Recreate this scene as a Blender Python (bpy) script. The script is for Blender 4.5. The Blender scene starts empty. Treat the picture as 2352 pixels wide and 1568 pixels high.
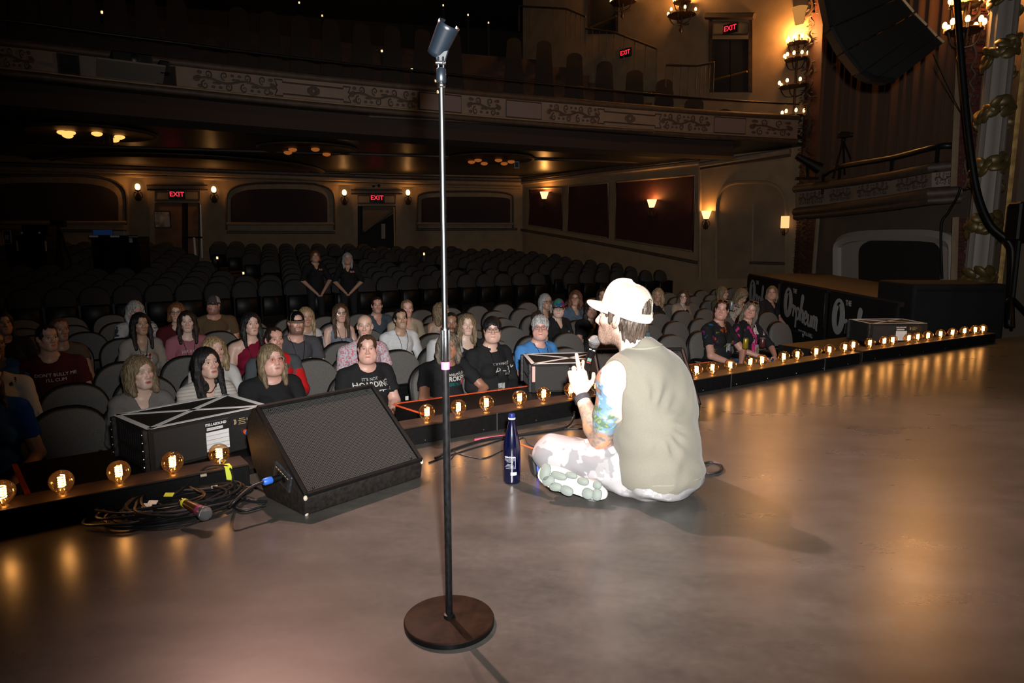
import bpy, bmesh, math, random
import numpy as np
from mathutils import Vector, Matrix, Euler
from mathutils.bvhtree import BVHTree
random.seed(7); np.random.seed(7)
SC = bpy.context.scene; COL = SC.collection

# ------------------------------------------------------------------ camera, world, light, exposure
FPX, PITCH, CAMH = 1568.0, math.atan(239 / 1568.0), 1.06
cd = bpy.data.cameras.new('camera'); cam = bpy.data.objects.new('camera', cd); COL.objects.link(cam)
cd.sensor_width = 36.0; cd.lens = 24.0; cd.clip_end = 200; cd.clip_start = 0.05
cam.location = (0, 0, CAMH); cam.rotation_euler = (math.pi / 2 - PITCH, 0, 0)
SC.camera = cam
w = bpy.data.worlds.new('dark_hall'); SC.world = w; w.use_nodes = True
w.node_tree.nodes['Background'].inputs[0].default_value = (1.0, 0.72, 0.5, 1)
w.node_tree.nodes['Background'].inputs[1].default_value = 0.0016
SC.view_settings.view_transform = 'Standard'; SC.view_settings.look = 'None'
SC.view_settings.exposure = 0.0; SC.view_settings.gamma = 1.0; SC.view_settings.use_curve_mapping = False

def lamp(name, kind, loc, energy, color, target=None, size=0.05, angle=None, blend=0.3, parent=None):
    d = bpy.data.lights.new(name, kind); o = bpy.data.objects.new(name, d); COL.objects.link(o)
    d.energy = energy; d.color = color
    if kind in ('POINT', 'SPOT'): d.shadow_soft_size = size
    if kind == 'SPOT': d.spot_size = math.radians(angle); d.spot_blend = blend
    o.location = loc
    if target is not None:
        o.rotation_euler = (Vector(target) - Vector(loc)).to_track_quat('-Z', 'Y').to_euler()
    return o
# the photographer's flash, a little above and beside the lens
lamp('camera_flash', 'SPOT', (0.07, -0.03, 1.21), 1820, (1.0, 0.97, 0.93), (0.95, 8.0, 1.5), 0.03, 93, 1.0)
# a warm pinkish front of house spot hung over the first rows, aimed at the stage
lamp('house_spotlight', 'SPOT', (-3.5, 7.2, 7.1), 7200, (1.0, 0.58, 0.46), (2.0, 1.8, 0.0), 0.09, 38, 0.85)
lamp('house_spotlight_side', 'SPOT', (-2.6, 7.9, 7.2), 900, (1.0, 0.58, 0.46), (1.4, 1.4, 0.0), 0.09, 38, 0.85)

# ------------------------------------------------------------------ pixel <-> place
_S, _C = math.sin(PITCH), math.cos(PITCH)
def ray(px, py):
    u = (px - 1176) / FPX; v = (py - 784) / FPX
    return Vector((u, _C - v * _S, -_S - v * _C))
def at(px, py, D): return Vector((0, 0, CAMH)) + ray(px, py) * D
def ground(px, py, z=0.0):
    r = ray(px, py); return Vector((0, 0, CAMH)) + r * ((z - CAMH) / r.z)
def on_line(px, py, A, B):                       # where that sight line meets the upright plane through A and B
    r = ray(px, py); ax, ay = A[0], A[1]; bx, by = B[0] - ax, B[1] - ay
    D = (ax * by - ay * bx) / (r.x * by - r.y * bx)
    return at(px, py, D)
def topx(P):
    y, z = P[1], P[2] - CAMH
    D = y * _C - z * _S; v = -(y * _S + z * _C)
    return 1176 + FPX * P[0] / D, 784 + FPX * v / D, D
EV = Vector((.814, .581, 0)); NV = Vector((-.581, .814, 0)); O0 = Vector((-.488, 3.419, 0))   # along the stage edge, into the house
def house(e, d, z=0.0): p = O0 + EV * e + NV * d; p.z = z; return p
def to_ed(P): q = Vector((P[0], P[1], 0)) - O0; return q.dot(EV), q.dot(NV)
def rake(d): return -1.05 + max(0.0, d - 8.2) * .085

# ------------------------------------------------------------------ objects
def tag(o, label=None, cat=None, group=None, kind=None):
    if label: o['label'] = label
    if cat: o['category'] = cat
    if group: o['group'] = group
    if kind: o['kind'] = kind
    return o
def thing(name, label, cat, loc=(0, 0, 0), rz=0.0, group=None):
    o = bpy.data.objects.new(name, None); COL.objects.link(o); o.empty_display_size = .1
    o.location = loc; o.rotation_euler = (0, 0, rz)
    return tag(o, label, cat, group)
def link(name, me, mat=None, parent=None, label=None):
    o = bpy.data.objects.new(name, me); COL.objects.link(o)
    if mat is not None and not len(me.materials):
        for m in (mat if isinstance(mat, (list, tuple)) else [mat]): me.materials.append(m)
    if parent is not None: o.parent = parent
    if label: o['label'] = label
    return o
def fast_mesh(name, V, Q, smooth=True):
    V = np.ascontiguousarray(V, dtype=np.float32); Q = np.ascontiguousarray(Q, dtype=np.int32)
    k = Q.shape[1]; me = bpy.data.meshes.new(name)
    me.vertices.add(len(V)); me.vertices.foreach_set('co', V.ravel())
    me.loops.add(Q.size); me.loops.foreach_set('vertex_index', Q.ravel())
    me.polygons.add(len(Q)); me.polygons.foreach_set('loop_start', np.arange(0, Q.size, k, dtype=np.int32))
    me.polygons.foreach_set('use_smooth', np.full(len(Q), smooth, dtype=bool))
    me.update(calc_edges=True); return me
def frame(o, x, y=None):
    """4x4 with origin o, local x along the given direction, z up."""
    x = Vector(x).normalized(); z = Vector((0, 0, 1)); y = z.cross(x).normalized()
    m = Matrix.Identity(4)
    for i in range(3): m[i][0] = x[i]; m[i][1] = y[i]; m[i][2] = z[i]; m[i][3] = o[i]
    return m
class MB:
    """collects shapes into one mesh"""
    def __init__(s, m=None): s.v = []; s.f = []; s.mi = []; s.m = m; s.cur = 0
    def add(s, vs, fs):
        b = len(s.v)
        for p in vs:
            p = Vector(p); s.v.append(tuple(s.m @ p) if s.m is not None else tuple(p))
        for f in fs: s.f.append(tuple(b + i for i in f)); s.mi.append(s.cur)
        return s
    def box(s, c, d, m=None):
        x, y, z = d[0] / 2, d[1] / 2, d[2] / 2; c = Vector(c); vs = []
        for sx, sy, sz in ((-1,-1,-1),(1,-1,-1),(1,1,-1),(-1,1,-1),(-1,-1,1),(1,-1,1),(1,1,1),(-1,1,1)):
            p = Vector((sx * x, sy * y, sz * z)); p = (m @ p) if m is not None else p
            vs.append(p + c)
        return s.add(vs, ((0,3,2,1),(4,5,6,7),(0,1,5,4),(1,2,6,5),(2,3,7,6),(3,0,4,7)))
    def prism(s, pts, vec):
        """closed polygon pts (3D) swept along vec"""
        pts = [Vector(p) for p in pts]; vec = Vector(vec); n = len(pts)
        nor = Vector((0, 0, 0))
        for i in range(n): nor += (pts[i] - pts[0]).cross(pts[(i + 1) % n] - pts[0])
        if nor.dot(vec) > 0: pts = pts[::-1]
        vs = pts + [p + vec for p in pts]
        fs = [tuple(range(n)), tuple(range(2 * n - 1, n - 1, -1))] + [(i, n + i, n + (i + 1) % n, (i + 1) % n)[::-1] for i in range(n)]
        fs = fs[:2] + [f[::-1] for f in fs[2:]]
        fs = [fs[0], fs[1]] + [f[::-1] for f in fs[2:]]
        return s.add(vs, fs)
    def tube(s, pts, r, seg=8, closed=False, flat=1.0, cap=True):
        pts = [Vector(p) for p in pts]; n = len(pts); rr = r if isinstance(r, (list, tuple)) else [r] * n
        up = None; vs = []; fs = []
        for i in range(n):
            a = pts[(i - 1) % n] if (closed or i > 0) else pts[i]; b = pts[(i + 1) % n] if (closed or i < n - 1) else pts[i]
            t = (b - a)
            if t.length < 1e-9: t = Vector((0, 0, 1))
            t.normalize()
            if up is None: up = Vector((0, 0, 1)) if abs(t.z) < .9 else Vector((1, 0, 0))
            u = (up - t * up.dot(t))
            if u.length < 1e-6: u = t.orthogonal()
            u.normalize(); w_ = t.cross(u); up = u
            for k in range(seg):
                an = 2 * math.pi * k / seg
                vs.append(pts[i] + (u * math.cos(an) * flat + w_ * math.sin(an)) * rr[i])
        m_ = n if closed else n - 1
        for i in range(m_):
            for k in range(seg):
                a = i * seg + k; b = i * seg + (k + 1) % seg; c = ((i + 1) % n) * seg + (k + 1) % seg; d = ((i + 1) % n) * seg + k
                fs.append((a, b, c, d))
        if cap and not closed:
            fs.append(tuple(range(seg - 1, -1, -1))); fs.append(tuple((n - 1) * seg + k for k in range(seg)))
        return s.add(vs, fs)
    def lathe(s, prof, seg=24, c=(0, 0, 0), m=None):
        vs = []; fs = []; c = Vector(c); n = len(prof)
        for r, z in prof:
            for k in range(seg):
                a = 2 * math.pi * k / seg; p = Vector((r * math.cos(a), r * math.sin(a), z))
                vs.append(((m @ p) if m is not None else p) + c)
        for i in range(n - 1):
            for k in range(seg):
                fs.append((i * seg + k, i * seg + (k + 1) % seg, (i + 1) * seg + (k + 1) % seg, (i + 1) * seg + k))
        if prof[0][0] > 1e-6: fs.append(tuple(range(seg - 1, -1, -1)))
        if prof[-1][0] > 1e-6: fs.append(tuple((n - 1) * seg + k for k in range(seg)))
        return s.add(vs, fs)
    def ball(s, c, r, seg=12, rings=8, m=None):
        r = r if isinstance(r, (tuple, list)) else (r, r, r); vs = []; fs = []; c = Vector(c)
        for i in range(rings + 1):
            t = math.pi * i / rings
            for k in range(seg):
                a = 2 * math.pi * k / seg
                p = Vector((r[0] * math.sin(t) * math.cos(a), r[1] * math.sin(t) * math.sin(a), -r[2] * math.cos(t)))
                vs.append(((m @ p) if m is not None else p) + c)
        for i in range(rings):
            for k in range(seg): fs.append((i * seg + k, i * seg + (k + 1) % seg, (i + 1) * seg + (k + 1) % seg, (i + 1) * seg + k))
        return s.add(vs, fs)
    def mesh(s, name, smooth=False, bevel=0, bseg=1, weld=True):
        me = bpy.data.meshes.new(name); me.from_pydata(s.v, [], s.f)
        me.polygons.foreach_set('material_index', s.mi)
        bm = bmesh.new(); bm.from_mesh(me)
        if weld: bmesh.ops.remove_doubles(bm, verts=bm.verts, dist=1e-5)
        bmesh.ops.recalc_face_normals(bm, faces=bm.faces)
        if bevel:
            ed = [e for e in bm.edges if len(e.link_faces) == 2 and e.calc_face_angle(0) > .5]
            bmesh.ops.bevel(bm, geom=ed, offset=bevel, segments=bseg, profile=.6, affect='EDGES', clamp_overlap=True)
        for f in bm.faces: f.smooth = bool(smooth)
        if smooth:
            for e in bm.edges:
                if len(e.link_faces) == 2 and e.calc_face_angle(0) > .9: e.smooth = False
        bm.to_mesh(me); bm.free(); me.update(); return me
    def build(s, name, mat, parent=None, label=None, **k): return link(name, s.mesh(name, **k), mat, parent, label)
def struct(o): o['kind'] = 'structure'; return o
def catmull(P, n=8, closed=False):
    P = [Vector(p) for p in P]; out = []; N = len(P); M_ = N if closed else N - 1
    for i in range(M_):
        p0 = P[(i - 1) % N] if (closed or i) else P[0]; p1 = P[i]; p2 = P[(i + 1) % N]; p3 = P[(i + 2) % N] if (closed or i + 2 < N) else P[-1]
        for k in range(n):
            t = k / n
            out.append(.5 * ((2 * p1) + (p2 - p0) * t + (2 * p0 - 5 * p1 + 4 * p2 - p3) * t * t + (3 * p1 - p0 - 3 * p2 + p3) * t ** 3))
    if not closed: out.append(P[-1])
    return out
_fonts = {}
def text_mesh(body, size, depth=0.0, align='CENTER', shear=0.0, bold=0.0, space=1.0):
    c = bpy.data.curves.new('letters', 'FONT'); c.body = body; c.size = size; c.extrude = depth; c.align_x = align; c.align_y = 'CENTER'
    c.shear = shear; c.offset = bold; c.resolution_u = 3; c.space_character = space
    o = bpy.data.objects.new('letters', c); COL.objects.link(o)
    me = bpy.data.meshes.new_from_object(o); bpy.data.objects.remove(o); bpy.data.curves.remove(c)
    me.materials.clear(); return me
def text_on(name, body, size, m, mat, parent=None, depth=.0008, **k):
    """flat lettering placed by the matrix m (x to the right, y up, z out of the surface)"""
    me = text_mesh(body, size, depth, **k); me.transform(m); return link(name, me, mat, parent)
def facing(o, right, up):
    r = Vector(right).normalized(); u = Vector(up); u = (u - r * u.dot(r)).normalized(); n = r.cross(u); m = Matrix.Identity(4)
    for i in range(3): m[i][0] = r[i]; m[i][1] = u[i]; m[i][2] = n[i]; m[i][3] = o[i]
    return m

# ------------------------------------------------------------------ materials
_mats = {}
def M(name, col=(.5, .5, .5), rough=.6, metal=0.0, noise=None, bump=None, spec=.5, emit=None, vc=False, coat=0.0, sheen=0.0, alpha=None, stretch=(1, 1, 1), trans=0.0):
    if name in _mats: return _mats[name]
    m = bpy.data.materials.new(name); m.use_nodes = True; nt = m.node_tree; N = nt.nodes; L = nt.links; b = N['Principled BSDF']
    b.inputs['Base Color'].default_value = (*col, 1); b.inputs['Roughness'].default_value = rough; b.inputs['Metallic'].default_value = metal
    b.inputs['Specular IOR Level'].default_value = spec; b.inputs['Coat Weight'].default_value = coat
    if sheen: b.inputs['Sheen Weight'].default_value = sheen
    if trans: b.inputs['Transmission Weight'].default_value = trans
    if emit: b.inputs['Emission Color'].default_value = (*emit[0], 1); b.inputs['Emission Strength'].default_value = emit[1]
    src = None
    if noise or bump:
        tc = N.new('ShaderNodeTexCoord'); mp = N.new('ShaderNodeMapping'); mp.inputs['Scale'].default_value = stretch
        L.new(tc.outputs['Object'], mp.inputs['Vector'])
    if vc:
        a = N.new('ShaderNodeVertexColor'); a.layer_name = 'Col'; src = a.outputs['Color']
    if noise:
        n = N.new('ShaderNodeTexNoise'); n.inputs['Scale'].default_value = noise[0]; n.inputs['Detail'].default_value = 5; L.new(mp.outputs[0], n.inputs['Vector'])
        r = N.new('ShaderNodeValToRGB'); a_ = noise[1]; c2 = noise[2] if len(noise) > 2 else None
        r.color_ramp.elements[0].position = .3; r.color_ramp.elements[1].position = .7
        r.color_ramp.elements[0].color = (1 - a_, 1 - a_, 1 - a_, 1); r.color_ramp.elements[1].color = (1 + a_, 1 + a_, 1 + a_, 1)
        L.new(n.outputs['Fac'], r.inputs[0])
        if c2 is not None:
            mx = N.new('ShaderNodeMix'); mx.data_type = 'RGBA'; L.new(n.outputs['Fac'], mx.inputs['Factor'])
            if src: L.new(src, mx.inputs['A'])
            else: mx.inputs['A'].default_value = (*col, 1)
            mx.inputs['B'].default_value = (*c2, 1); src = mx.outputs['Result']
        mu = N.new('ShaderNodeMix'); mu.data_type = 'RGBA'; mu.blend_type = 'MULTIPLY'; mu.inputs['Factor'].default_value = 1
        if src: L.new(src, mu.inputs['A'])
        else: mu.inputs['A'].default_value = (*col, 1)
        L.new(r.outputs[0], mu.inputs['B']); src = mu.outputs['Result']
    if src: L.new(src, b.inputs['Base Color'])
    if bump:
        n = N.new('ShaderNodeTexNoise'); n.inputs['Scale'].default_value = bump[0]; n.inputs['Detail'].default_value = 4; L.new(mp.outputs[0], n.inputs['Vector'])
        bp = N.new('ShaderNodeBump'); bp.inputs['Strength'].default_value = bump[1]; bp.inputs['Distance'].default_value = bump[2] if len(bump) > 2 else .01
        L.new(n.outputs['Fac'], bp.inputs['Height']); L.new(bp.outputs[0], b.inputs['Normal'])
    _mats[name] = m; return m
def glow(name, col, strength):
    if name in _mats: return _mats[name]
    m = bpy.data.materials.new(name); m.use_nodes = True; nt = m.node_tree; nt.nodes.clear()
    e = nt.nodes.new('ShaderNodeEmission'); o = nt.nodes.new('ShaderNodeOutputMaterial'); e.inputs[0].default_value = (*col, 1); e.inputs[1].default_value = strength
    nt.links.new(e.outputs[0], o.inputs[0]); _mats[name] = m; return m
def thin_glass(name, tint, gloss=1.0, haze=None):
    if name in _mats: return _mats[name]
    m = bpy.data.materials.new(name); m.use_nodes = True; nt = m.node_tree; nt.nodes.clear(); N = nt.nodes; L = nt.links
    t = N.new('ShaderNodeBsdfTransparent'); t.inputs[0].default_value = (*tint, 1); g = N.new('ShaderNodeBsdfGlossy'); g.inputs['Roughness'].default_value = .03
    lw = N.new('ShaderNodeLayerWeight'); lw.inputs['Blend'].default_value = .25; mt = N.new('ShaderNodeMath'); mt.operation = 'MULTIPLY_ADD'
    mt.inputs[1].default_value = .55 * gloss; mt.inputs[2].default_value = .05 * gloss; L.new(lw.outputs['Facing'], mt.inputs[0])
    mx = N.new('ShaderNodeMixShader'); o = N.new('ShaderNodeOutputMaterial')
    if haze:
        tl = N.new('ShaderNodeBsdfTranslucent'); tl.inputs[0].default_value = (*haze[0], 1); hm = N.new('ShaderNodeMixShader'); hm.inputs[0].default_value = haze[1]; L.new(t.outputs[0], hm.inputs[1]); L.new(tl.outputs[0], hm.inputs[2]); t = hm
    L.new(mt.outputs[0], mx.inputs[0]); L.new(t.outputs[0], mx.inputs[1]); L.new(g.outputs[0], mx.inputs[2]); L.new(mx.outputs[0], o.inputs[0])
    _mats[name] = m; return m
BLACK = M('black_paint', (.0026, .0026, .0028), .5, noise=(30, .3), bump=(60, .1, .003), spec=.2)
DARKMETAL = M('dark_metal', (.02, .02, .022), .4, .7)
CHROME = M('chrome', (.75, .76, .78), .18, 1.0, noise=(40, .12))
WHITE = M('white_print', (.75, .75, .74), .7)
# ================================================================== SETTING
def floor_mat():
    m = bpy.data.materials.new('stage_floor'); m.use_nodes = True; nt = m.node_tree; N = nt.nodes; L = nt.links; b = N['Principled BSDF']
    tc = N.new('ShaderNodeTexCoord')
    def noise(scale, det, st=(1, 1, 1), rot=0, rough=.55):
        mp = N.new('ShaderNodeMapping'); mp.inputs['Scale'].default_value = st; mp.inputs['Rotation'].default_value = (0, 0, rot)
        L.new(tc.outputs['Object'], mp.inputs['Vector']); n = N.new('ShaderNodeTexNoise'); n.inputs['Scale'].default_value = scale; n.inputs['Detail'].default_value = det
        n.inputs['Roughness'].default_value = rough; L.new(mp.outputs[0], n.inputs['Vector']); return n.outputs['Fac']
    def ramp(f, stops):
        r = N.new('ShaderNodeValToRGB'); e = r.color_ramp.elements
        while len(e) < len(stops): e.new(.5)
        for el, (p, c) in zip(e, stops): el.position = p; el.color = (*c, 1) if len(c) == 3 else c
        L.new(f, r.inputs[0]); return r.outputs[0]
    def mix(a, b_, f, mode='MIX'):
        x = N.new('ShaderNodeMix'); x.data_type = 'RGBA'; x.blend_type = mode
        for k, v in (('A', a), ('B', b_)):
            if isinstance(v, tuple): x.inputs[k].default_value = v
            else: L.new(v, x.inputs[k])
        if isinstance(f, float): x.inputs['Factor'].default_value = f
        else: L.new(f, x.inputs['Factor'])
        return x.outputs['Result']
    base = ramp(noise(1.1, 9, (1, 1, 1)), [(.3, (.037, .0355, .033)), (.5, (.050, .048, .045)), (.7, (.064, .0615, .0575))])
    streak = ramp(noise(2.2, 7, (1.0, 3.5, 1), .6), [(.3, (.88, .88, .88)), (.7, (1.12, 1.11, 1.10))])
    c = mix(base, streak, 1.0, 'MULTIPLY')
    cl = ramp(noise(4.5, 9, (1, 1.6, 1), .4, .68), [(.32, (.80, .80, .80)), (.68, (1.22, 1.20, 1.18))]); c = mix(c, cl, 1.0, 'MULTIPLY')
    fine = ramp(noise(38, 6), [(.3, (.9, .9, .9)), (.7, (1.08, 1.08, 1.08))]); c = mix(c, fine, 1.0, 'MULTIPLY')
    scr = ramp(noise(3.0, 3, (1.2, 60, 1), -.45, .4), [(.735, (0, 0, 0)), (.76, (1, 1, 1))]); c = mix(c, (.20, .19, .18, 1), mix((0, 0, 0, 1), scr, .12))
    dk = ramp(noise(14, 2, (1, 1, 1)), [(.76, (0, 0, 0)), (.79, (1, 1, 1))]); c = mix(c, (.03, .027, .024, 1), mix((0, 0, 0, 1), dk, .6))
    L.new(c, b.inputs['Base Color'])
    rr = ramp(noise(1.7, 7, (1, 3, 1), .6), [(.2, (.26, .26, .26)), (.8, (.31, .31, .31))]); L.new(rr, b.inputs['Roughness'])
    b.inputs['Specular IOR Level'].default_value = .5
    bp = N.new('ShaderNodeBump'); bp.inputs['Strength'].default_value = .02; bp.inputs['Distance'].default_value = .01; L.new(noise(9, 6), bp.inputs['Height']); L.new(bp.outputs[0], b.inputs['Normal'])
    return m
FLOOR = floor_mat()
LEFT_EDGE = [Vector((-3.05, 1.41, 0)), Vector((-1.83, 2.307, 0)), Vector((-1.13, 2.822, 0))]
MID_EDGE = [Vector((-.60, 3.34, 0)), Vector((.388, 3.996, 0)), Vector((2.95, 5.70, 0))]
RIGHT_EDGE = [Vector((3.0, 5.76, 0)), Vector((4.92, 6.87, 0))]
edge = LEFT_EDGE + MID_EDGE + RIGHT_EDGE
def out(p, d): return p + NV * d
fl_pts = [Vector((-9, -3.0, 0)), Vector((-9.0, -3.0, 0)) + Vector((0.5, .35, 0))] + [out(p, .14) for p in edge] + [Vector((9.5, 9.4, 0)), Vector((12, 6, 0)), Vector((4, -6, 0)), Vector((-6, -6, 0))]
b = MB(); b.prism(fl_pts[1:], (0, 0, -.22)); struct(b.build('floor_stage', FLOOR))
b = MB()
fr = [out(p, .14) for p in edge]; fr = [fr[0] + (fr[0] - fr[1]).normalized() * 6] + fr + [Vector((9.5, 9.4, 0))]
for i in range(len(fr) - 1):
    a, c = fr[i], fr[i + 1]; t = NV * .06
    b.prism([a + Vector((0, 0, -.02)), c + Vector((0, 0, -.02)), c + Vector((0, 0, -1.25)), a + Vector((0, 0, -1.25))], t)
struct(b.build('stage_front_wall', BLACK))
# house floor: level in front, raked further back
HF = M('house_floor', (.035, .03, .028), .8, noise=(3, .3))
b = MB(); vs = []; fs = []
ds = [0, 8.2] + [8.2 + k for k in range(1, 26)]; es = [-22, 20]
for d in ds:
    for e in es: vs.append(house(e, d, rake(d)))
for i in range(len(ds) - 1): fs.append((2 * i, 2 * i + 1, 2 * i + 3, 2 * i + 2))
b.add(vs, fs); struct(b.build('floor_house', HF))

# --- walls (all upright planes, in plan metres)
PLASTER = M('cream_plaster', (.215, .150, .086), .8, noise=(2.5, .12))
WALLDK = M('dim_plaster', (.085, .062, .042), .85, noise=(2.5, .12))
TRIMC = M('cream_trim', (.185, .135, .085), .7, noise=(5, .15))
DKTRIM = M('dark_trim', (.05, .032, .022), .6, noise=(8, .3))
MAROON = M('maroon_panel', (.034, .004, .0045), .85, noise=(6, .3))
BLACKIN = M('black_recess', (.006, .005, .005), .9)
BACK = [at(px, 500, D).to_2d().to_3d() for px, D in ((-120, 18.3), (100, 20), (300, 21.8), (470, 22.8), (640, 23.8), (860, 24.8), (1060, 25.5), (1200, 26.0))]
BPX = [topx(Vector((p.x, p.y, 1.3)))[0] for p in BACK]
CA, CB, CW = BACK[-1], Vector((5.75, 20.2, 0)), Vector((7.55, 18.2, 0)); PW = Vector((7.75, 10.7, 0))
def on_back(px, py):
    for i in range(len(BACK) - 1):
        if px <= BPX[i + 1] or i == len(BACK) - 2: return on_line(px, py, BACK[i], BACK[i + 1])
def on_side(px, py): return on_line(px, py, CA, CW)
def on_box(px, py): return on_line(px, py, CW, PW)
def toward(P, k):           # a step from the wall towards the stage
    q = Vector((-P.x, -P.y, 0)); return P + q.normalized() * k
def wall(name, line, z0, z1, mat, th=.25):
    b = MB()
    for i in range(len(line) - 1):
        a, c = Vector(line[i]), Vector(line[i + 1]); n = Vector((c.y - a.y, a.x - c.x, 0)).normalized()
        if n.dot(a) < 0: n = -n
        b.prism([a + Vector((0, 0, z0)), c + Vector((0, 0, z0)), c + Vector((0, 0, z1)), a + Vector((0, 0, z1))], n * th)
    return struct(b.build(name, mat))
wall_back = wall('wall_back', BACK, -.9, 3.75, PLASTER)
wall_right = wall('wall_right', [CA, CW], -1.3, 10.5, PLASTER)
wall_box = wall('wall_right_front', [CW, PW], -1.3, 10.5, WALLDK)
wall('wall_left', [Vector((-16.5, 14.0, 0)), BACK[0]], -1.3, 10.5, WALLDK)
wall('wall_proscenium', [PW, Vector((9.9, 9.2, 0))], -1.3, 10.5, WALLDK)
b = MB(); b.prism([(-18, 12, 11), (-18, 40, 11), (20, 40, 11), (20, 12, 11)], (0, 0, .3)); struct(b.build('ceiling', M('dark_ceiling', (.02, .015, .012), .9)))
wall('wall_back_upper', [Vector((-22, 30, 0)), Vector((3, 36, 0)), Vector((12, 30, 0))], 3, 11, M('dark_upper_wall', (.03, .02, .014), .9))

def poly_on(f, pts, lift, th):                 # polygon outlined on a wall, proud of it by lift, th thick
    P = [toward(f(x, y), lift) for x, y in pts]; c = sum(P, Vector()) / len(P)
    return P, Vector((c.x, c.y, 0)).normalized() * th
def panel(name, f, pts, mat, parent, lift=.03, th=.03, label=None):
    b = MB(); P, v = poly_on(f, pts, lift, th); b.prism(P, v); return b.build(name, mat, parent, label)
def rail(name, f, pts, r, mat, parent, lift=.03, closed=False, seg=6, label=None):
    b = MB(); b.tube([toward(f(x, y), lift) for x, y in pts], r, seg, closed); return b.build(name, mat, parent, label, smooth=True)
def arch(x0, x1, yt, yb, rise, n=14, corner=None):
    """outline of a flat segmental arch with rounded shoulders: from lower left over the top to lower right"""
    pts = [(x0, yb)]
    for k in range(n + 1):
        t = k / n; a = math.pi * (1 - t)
        cx = (x0 + x1) / 2; rx = (x1 - x0) / 2
        pts.append((cx + rx * math.copysign(abs(math.cos(a)) ** .55, math.cos(a)), yt + rise - rise * math.sin(a) ** .8))
    pts.append((x1, yb)); return pts
# back wall: three arched dark windows with deep cream surrounds
for x0, x1, yt, yb, ri, fx0, fx1, fyt, fyb in ((-60, 272, 420, 510, 45, -80, 290, 403, 516), (530, 752, 434, 513, 30, 520, 768, 421, 528), (968, 1172, 452, 513, 8, 958, 1178, 440, 524)):
    fa = (lambda A_, B_: lambda x, y: on_line(x, y, A_, B_))(toward(on_back(fx0, 480), .06), toward(on_back(fx1, 480), .06))
    panel('arch_surround', fa, arch(fx0, fx1, fyt, fyb, ri + 6), TRIMC, wall_back, .10, .10)
    panel('arch_panel', fa, arch(x0, x1, yt, yb, ri), M('dark_maroon_infill', (.016, .005, .005), .8), wall_back, .115, .03)
    rail('arch_molding', fa, arch(fx0, fx1, fyt, fyb, ri + 6), .04, DKTRIM, wall_back, .12)
    rail('sill', fa, [(fx0, yb + 1), (fx1, yb + 1)], .05, TRIMC, wall_back, .14)
rail('chair_rail', on_back, [(-80, 527), (290, 531)], .045, DKTRIM, wall_back, .05)
rail('chair_rail', on_back, [(520, 533), (770, 534)], .045, DKTRIM, wall_back, .05)
rail('chair_rail', on_back, [(955, 527), (1188, 526)], .045, DKTRIM, wall_back, .05)
for yo, r, m in ((0, .09, TRIMC), (-9, .07, DKTRIM), (9, .05, TRIMC)):
    rail('cornice', on_back, [(-100, 384 + yo), (300, 395 + yo), (640, 407 + yo), (900, 416 + yo), (1196, 423 + yo)], r, m, wall_back, .10)
# side wall: three maroon panels in cream frames, rail, cornice
for q in ([(1217, 434), (1291, 431), (1291, 529), (1215, 517)], [(1307, 428), (1397, 420), (1397, 546), (1305, 532)], [(1416, 418), (1597, 402), (1592, 577), (1413, 549)]):
    panel('maroon_panel', on_side, q, MAROON, wall_right, .02, .03)
    rail('panel_molding', on_side, q, .035, TRIMC, wall_right, .03, True)
rail('chair_rail', on_side, [(1192, 527), (1300, 545), (1420, 567), (1607, 604)], .05, DKTRIM, wall_right, .04)
rail('cornice', on_side, [(1200, 421), (1400, 397), (1606, 374)], .07, TRIMC, wall_right, .08)
rail('cornice', on_side, [(1200, 413), (1400, 388), (1606, 364)], .09, DKTRIM, wall_right, .08)
rail('cornice', on_side, [(1609, 380), (1700, 366), (1815, 348)], .09, TRIMC, wall_right, .12)
rail('cornice', on_side, [(1609, 389), (1700, 376), (1815, 358)], .035, DKTRIM, wall_right, .14)
rail('corner_post', on_side, [(1609, 375), (1607, 640)], .06, TRIMC, wall_right, .05)
niche = arch(1644, 1806, 418, 640, 75, corner=1)
panel('niche_back', on_side, niche, M('niche_plaster', (.155, .11, .068), .85, noise=(2, .12)), wall_right, .015, .02)
rail('niche_edge', on_side, niche, .05, PLASTER, wall_right, .03)
rail('niche_rail', on_side, [(1722, 603), (1804, 605)], .04, DKTRIM, wall_right, .05)
rail('niche_molding', on_side, [(1730, 470), (1727, 603)], .03, TRIMC, wall_right, .03)

# --- balcony: slab underside, front, steps
def lerp_list(T, x):
    for (a, p), (c, q) in zip(T, T[1:]):
        if x <= c: return p + (q - p) * (x - a) / (c - a)
    return T[-1][1]
FRONT = [(-90, 10.1), (100, 10.6), (440, 11.75), (700, 12.75), (1000, 13.9), (1300, 15.2), (1600, 16.6), (1832, 17.5)]
NB = 40; fpx = [-90 + (1832 + 90) * i / NB for i in range(NB + 1)]
FL = [at(px, 300, lerp_list(FRONT, px)).to_2d().to_3d() for px in fpx]
def fh(i): return .40 + .14 * i / NB
ZB = 3.52
TALL = M('balcony_face', (.165, .122, .095), .75, noise=(3, .12))
b = MB()
for i in range(NB):
    a, c = FL[i], FL[i + 1]; n = Vector((a.x + c.x, a.y + c.y, 0)).normalized()
    b.prism([a + Vector((0, 0, ZB)), c + Vector((0, 0, ZB)), c + Vector((0, 0, ZB + fh(i + 1))), a + Vector((0, 0, ZB + fh(i)))], n * .15)
fascia = struct(b.build('balcony_fascia', TALL))
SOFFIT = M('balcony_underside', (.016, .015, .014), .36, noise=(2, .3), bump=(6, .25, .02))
b = MB(); SB = [q + (q - Vector()).normalized() * .3 for q in BACK] + [Vector((CW.x + .2, CW.y, 0))]
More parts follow.
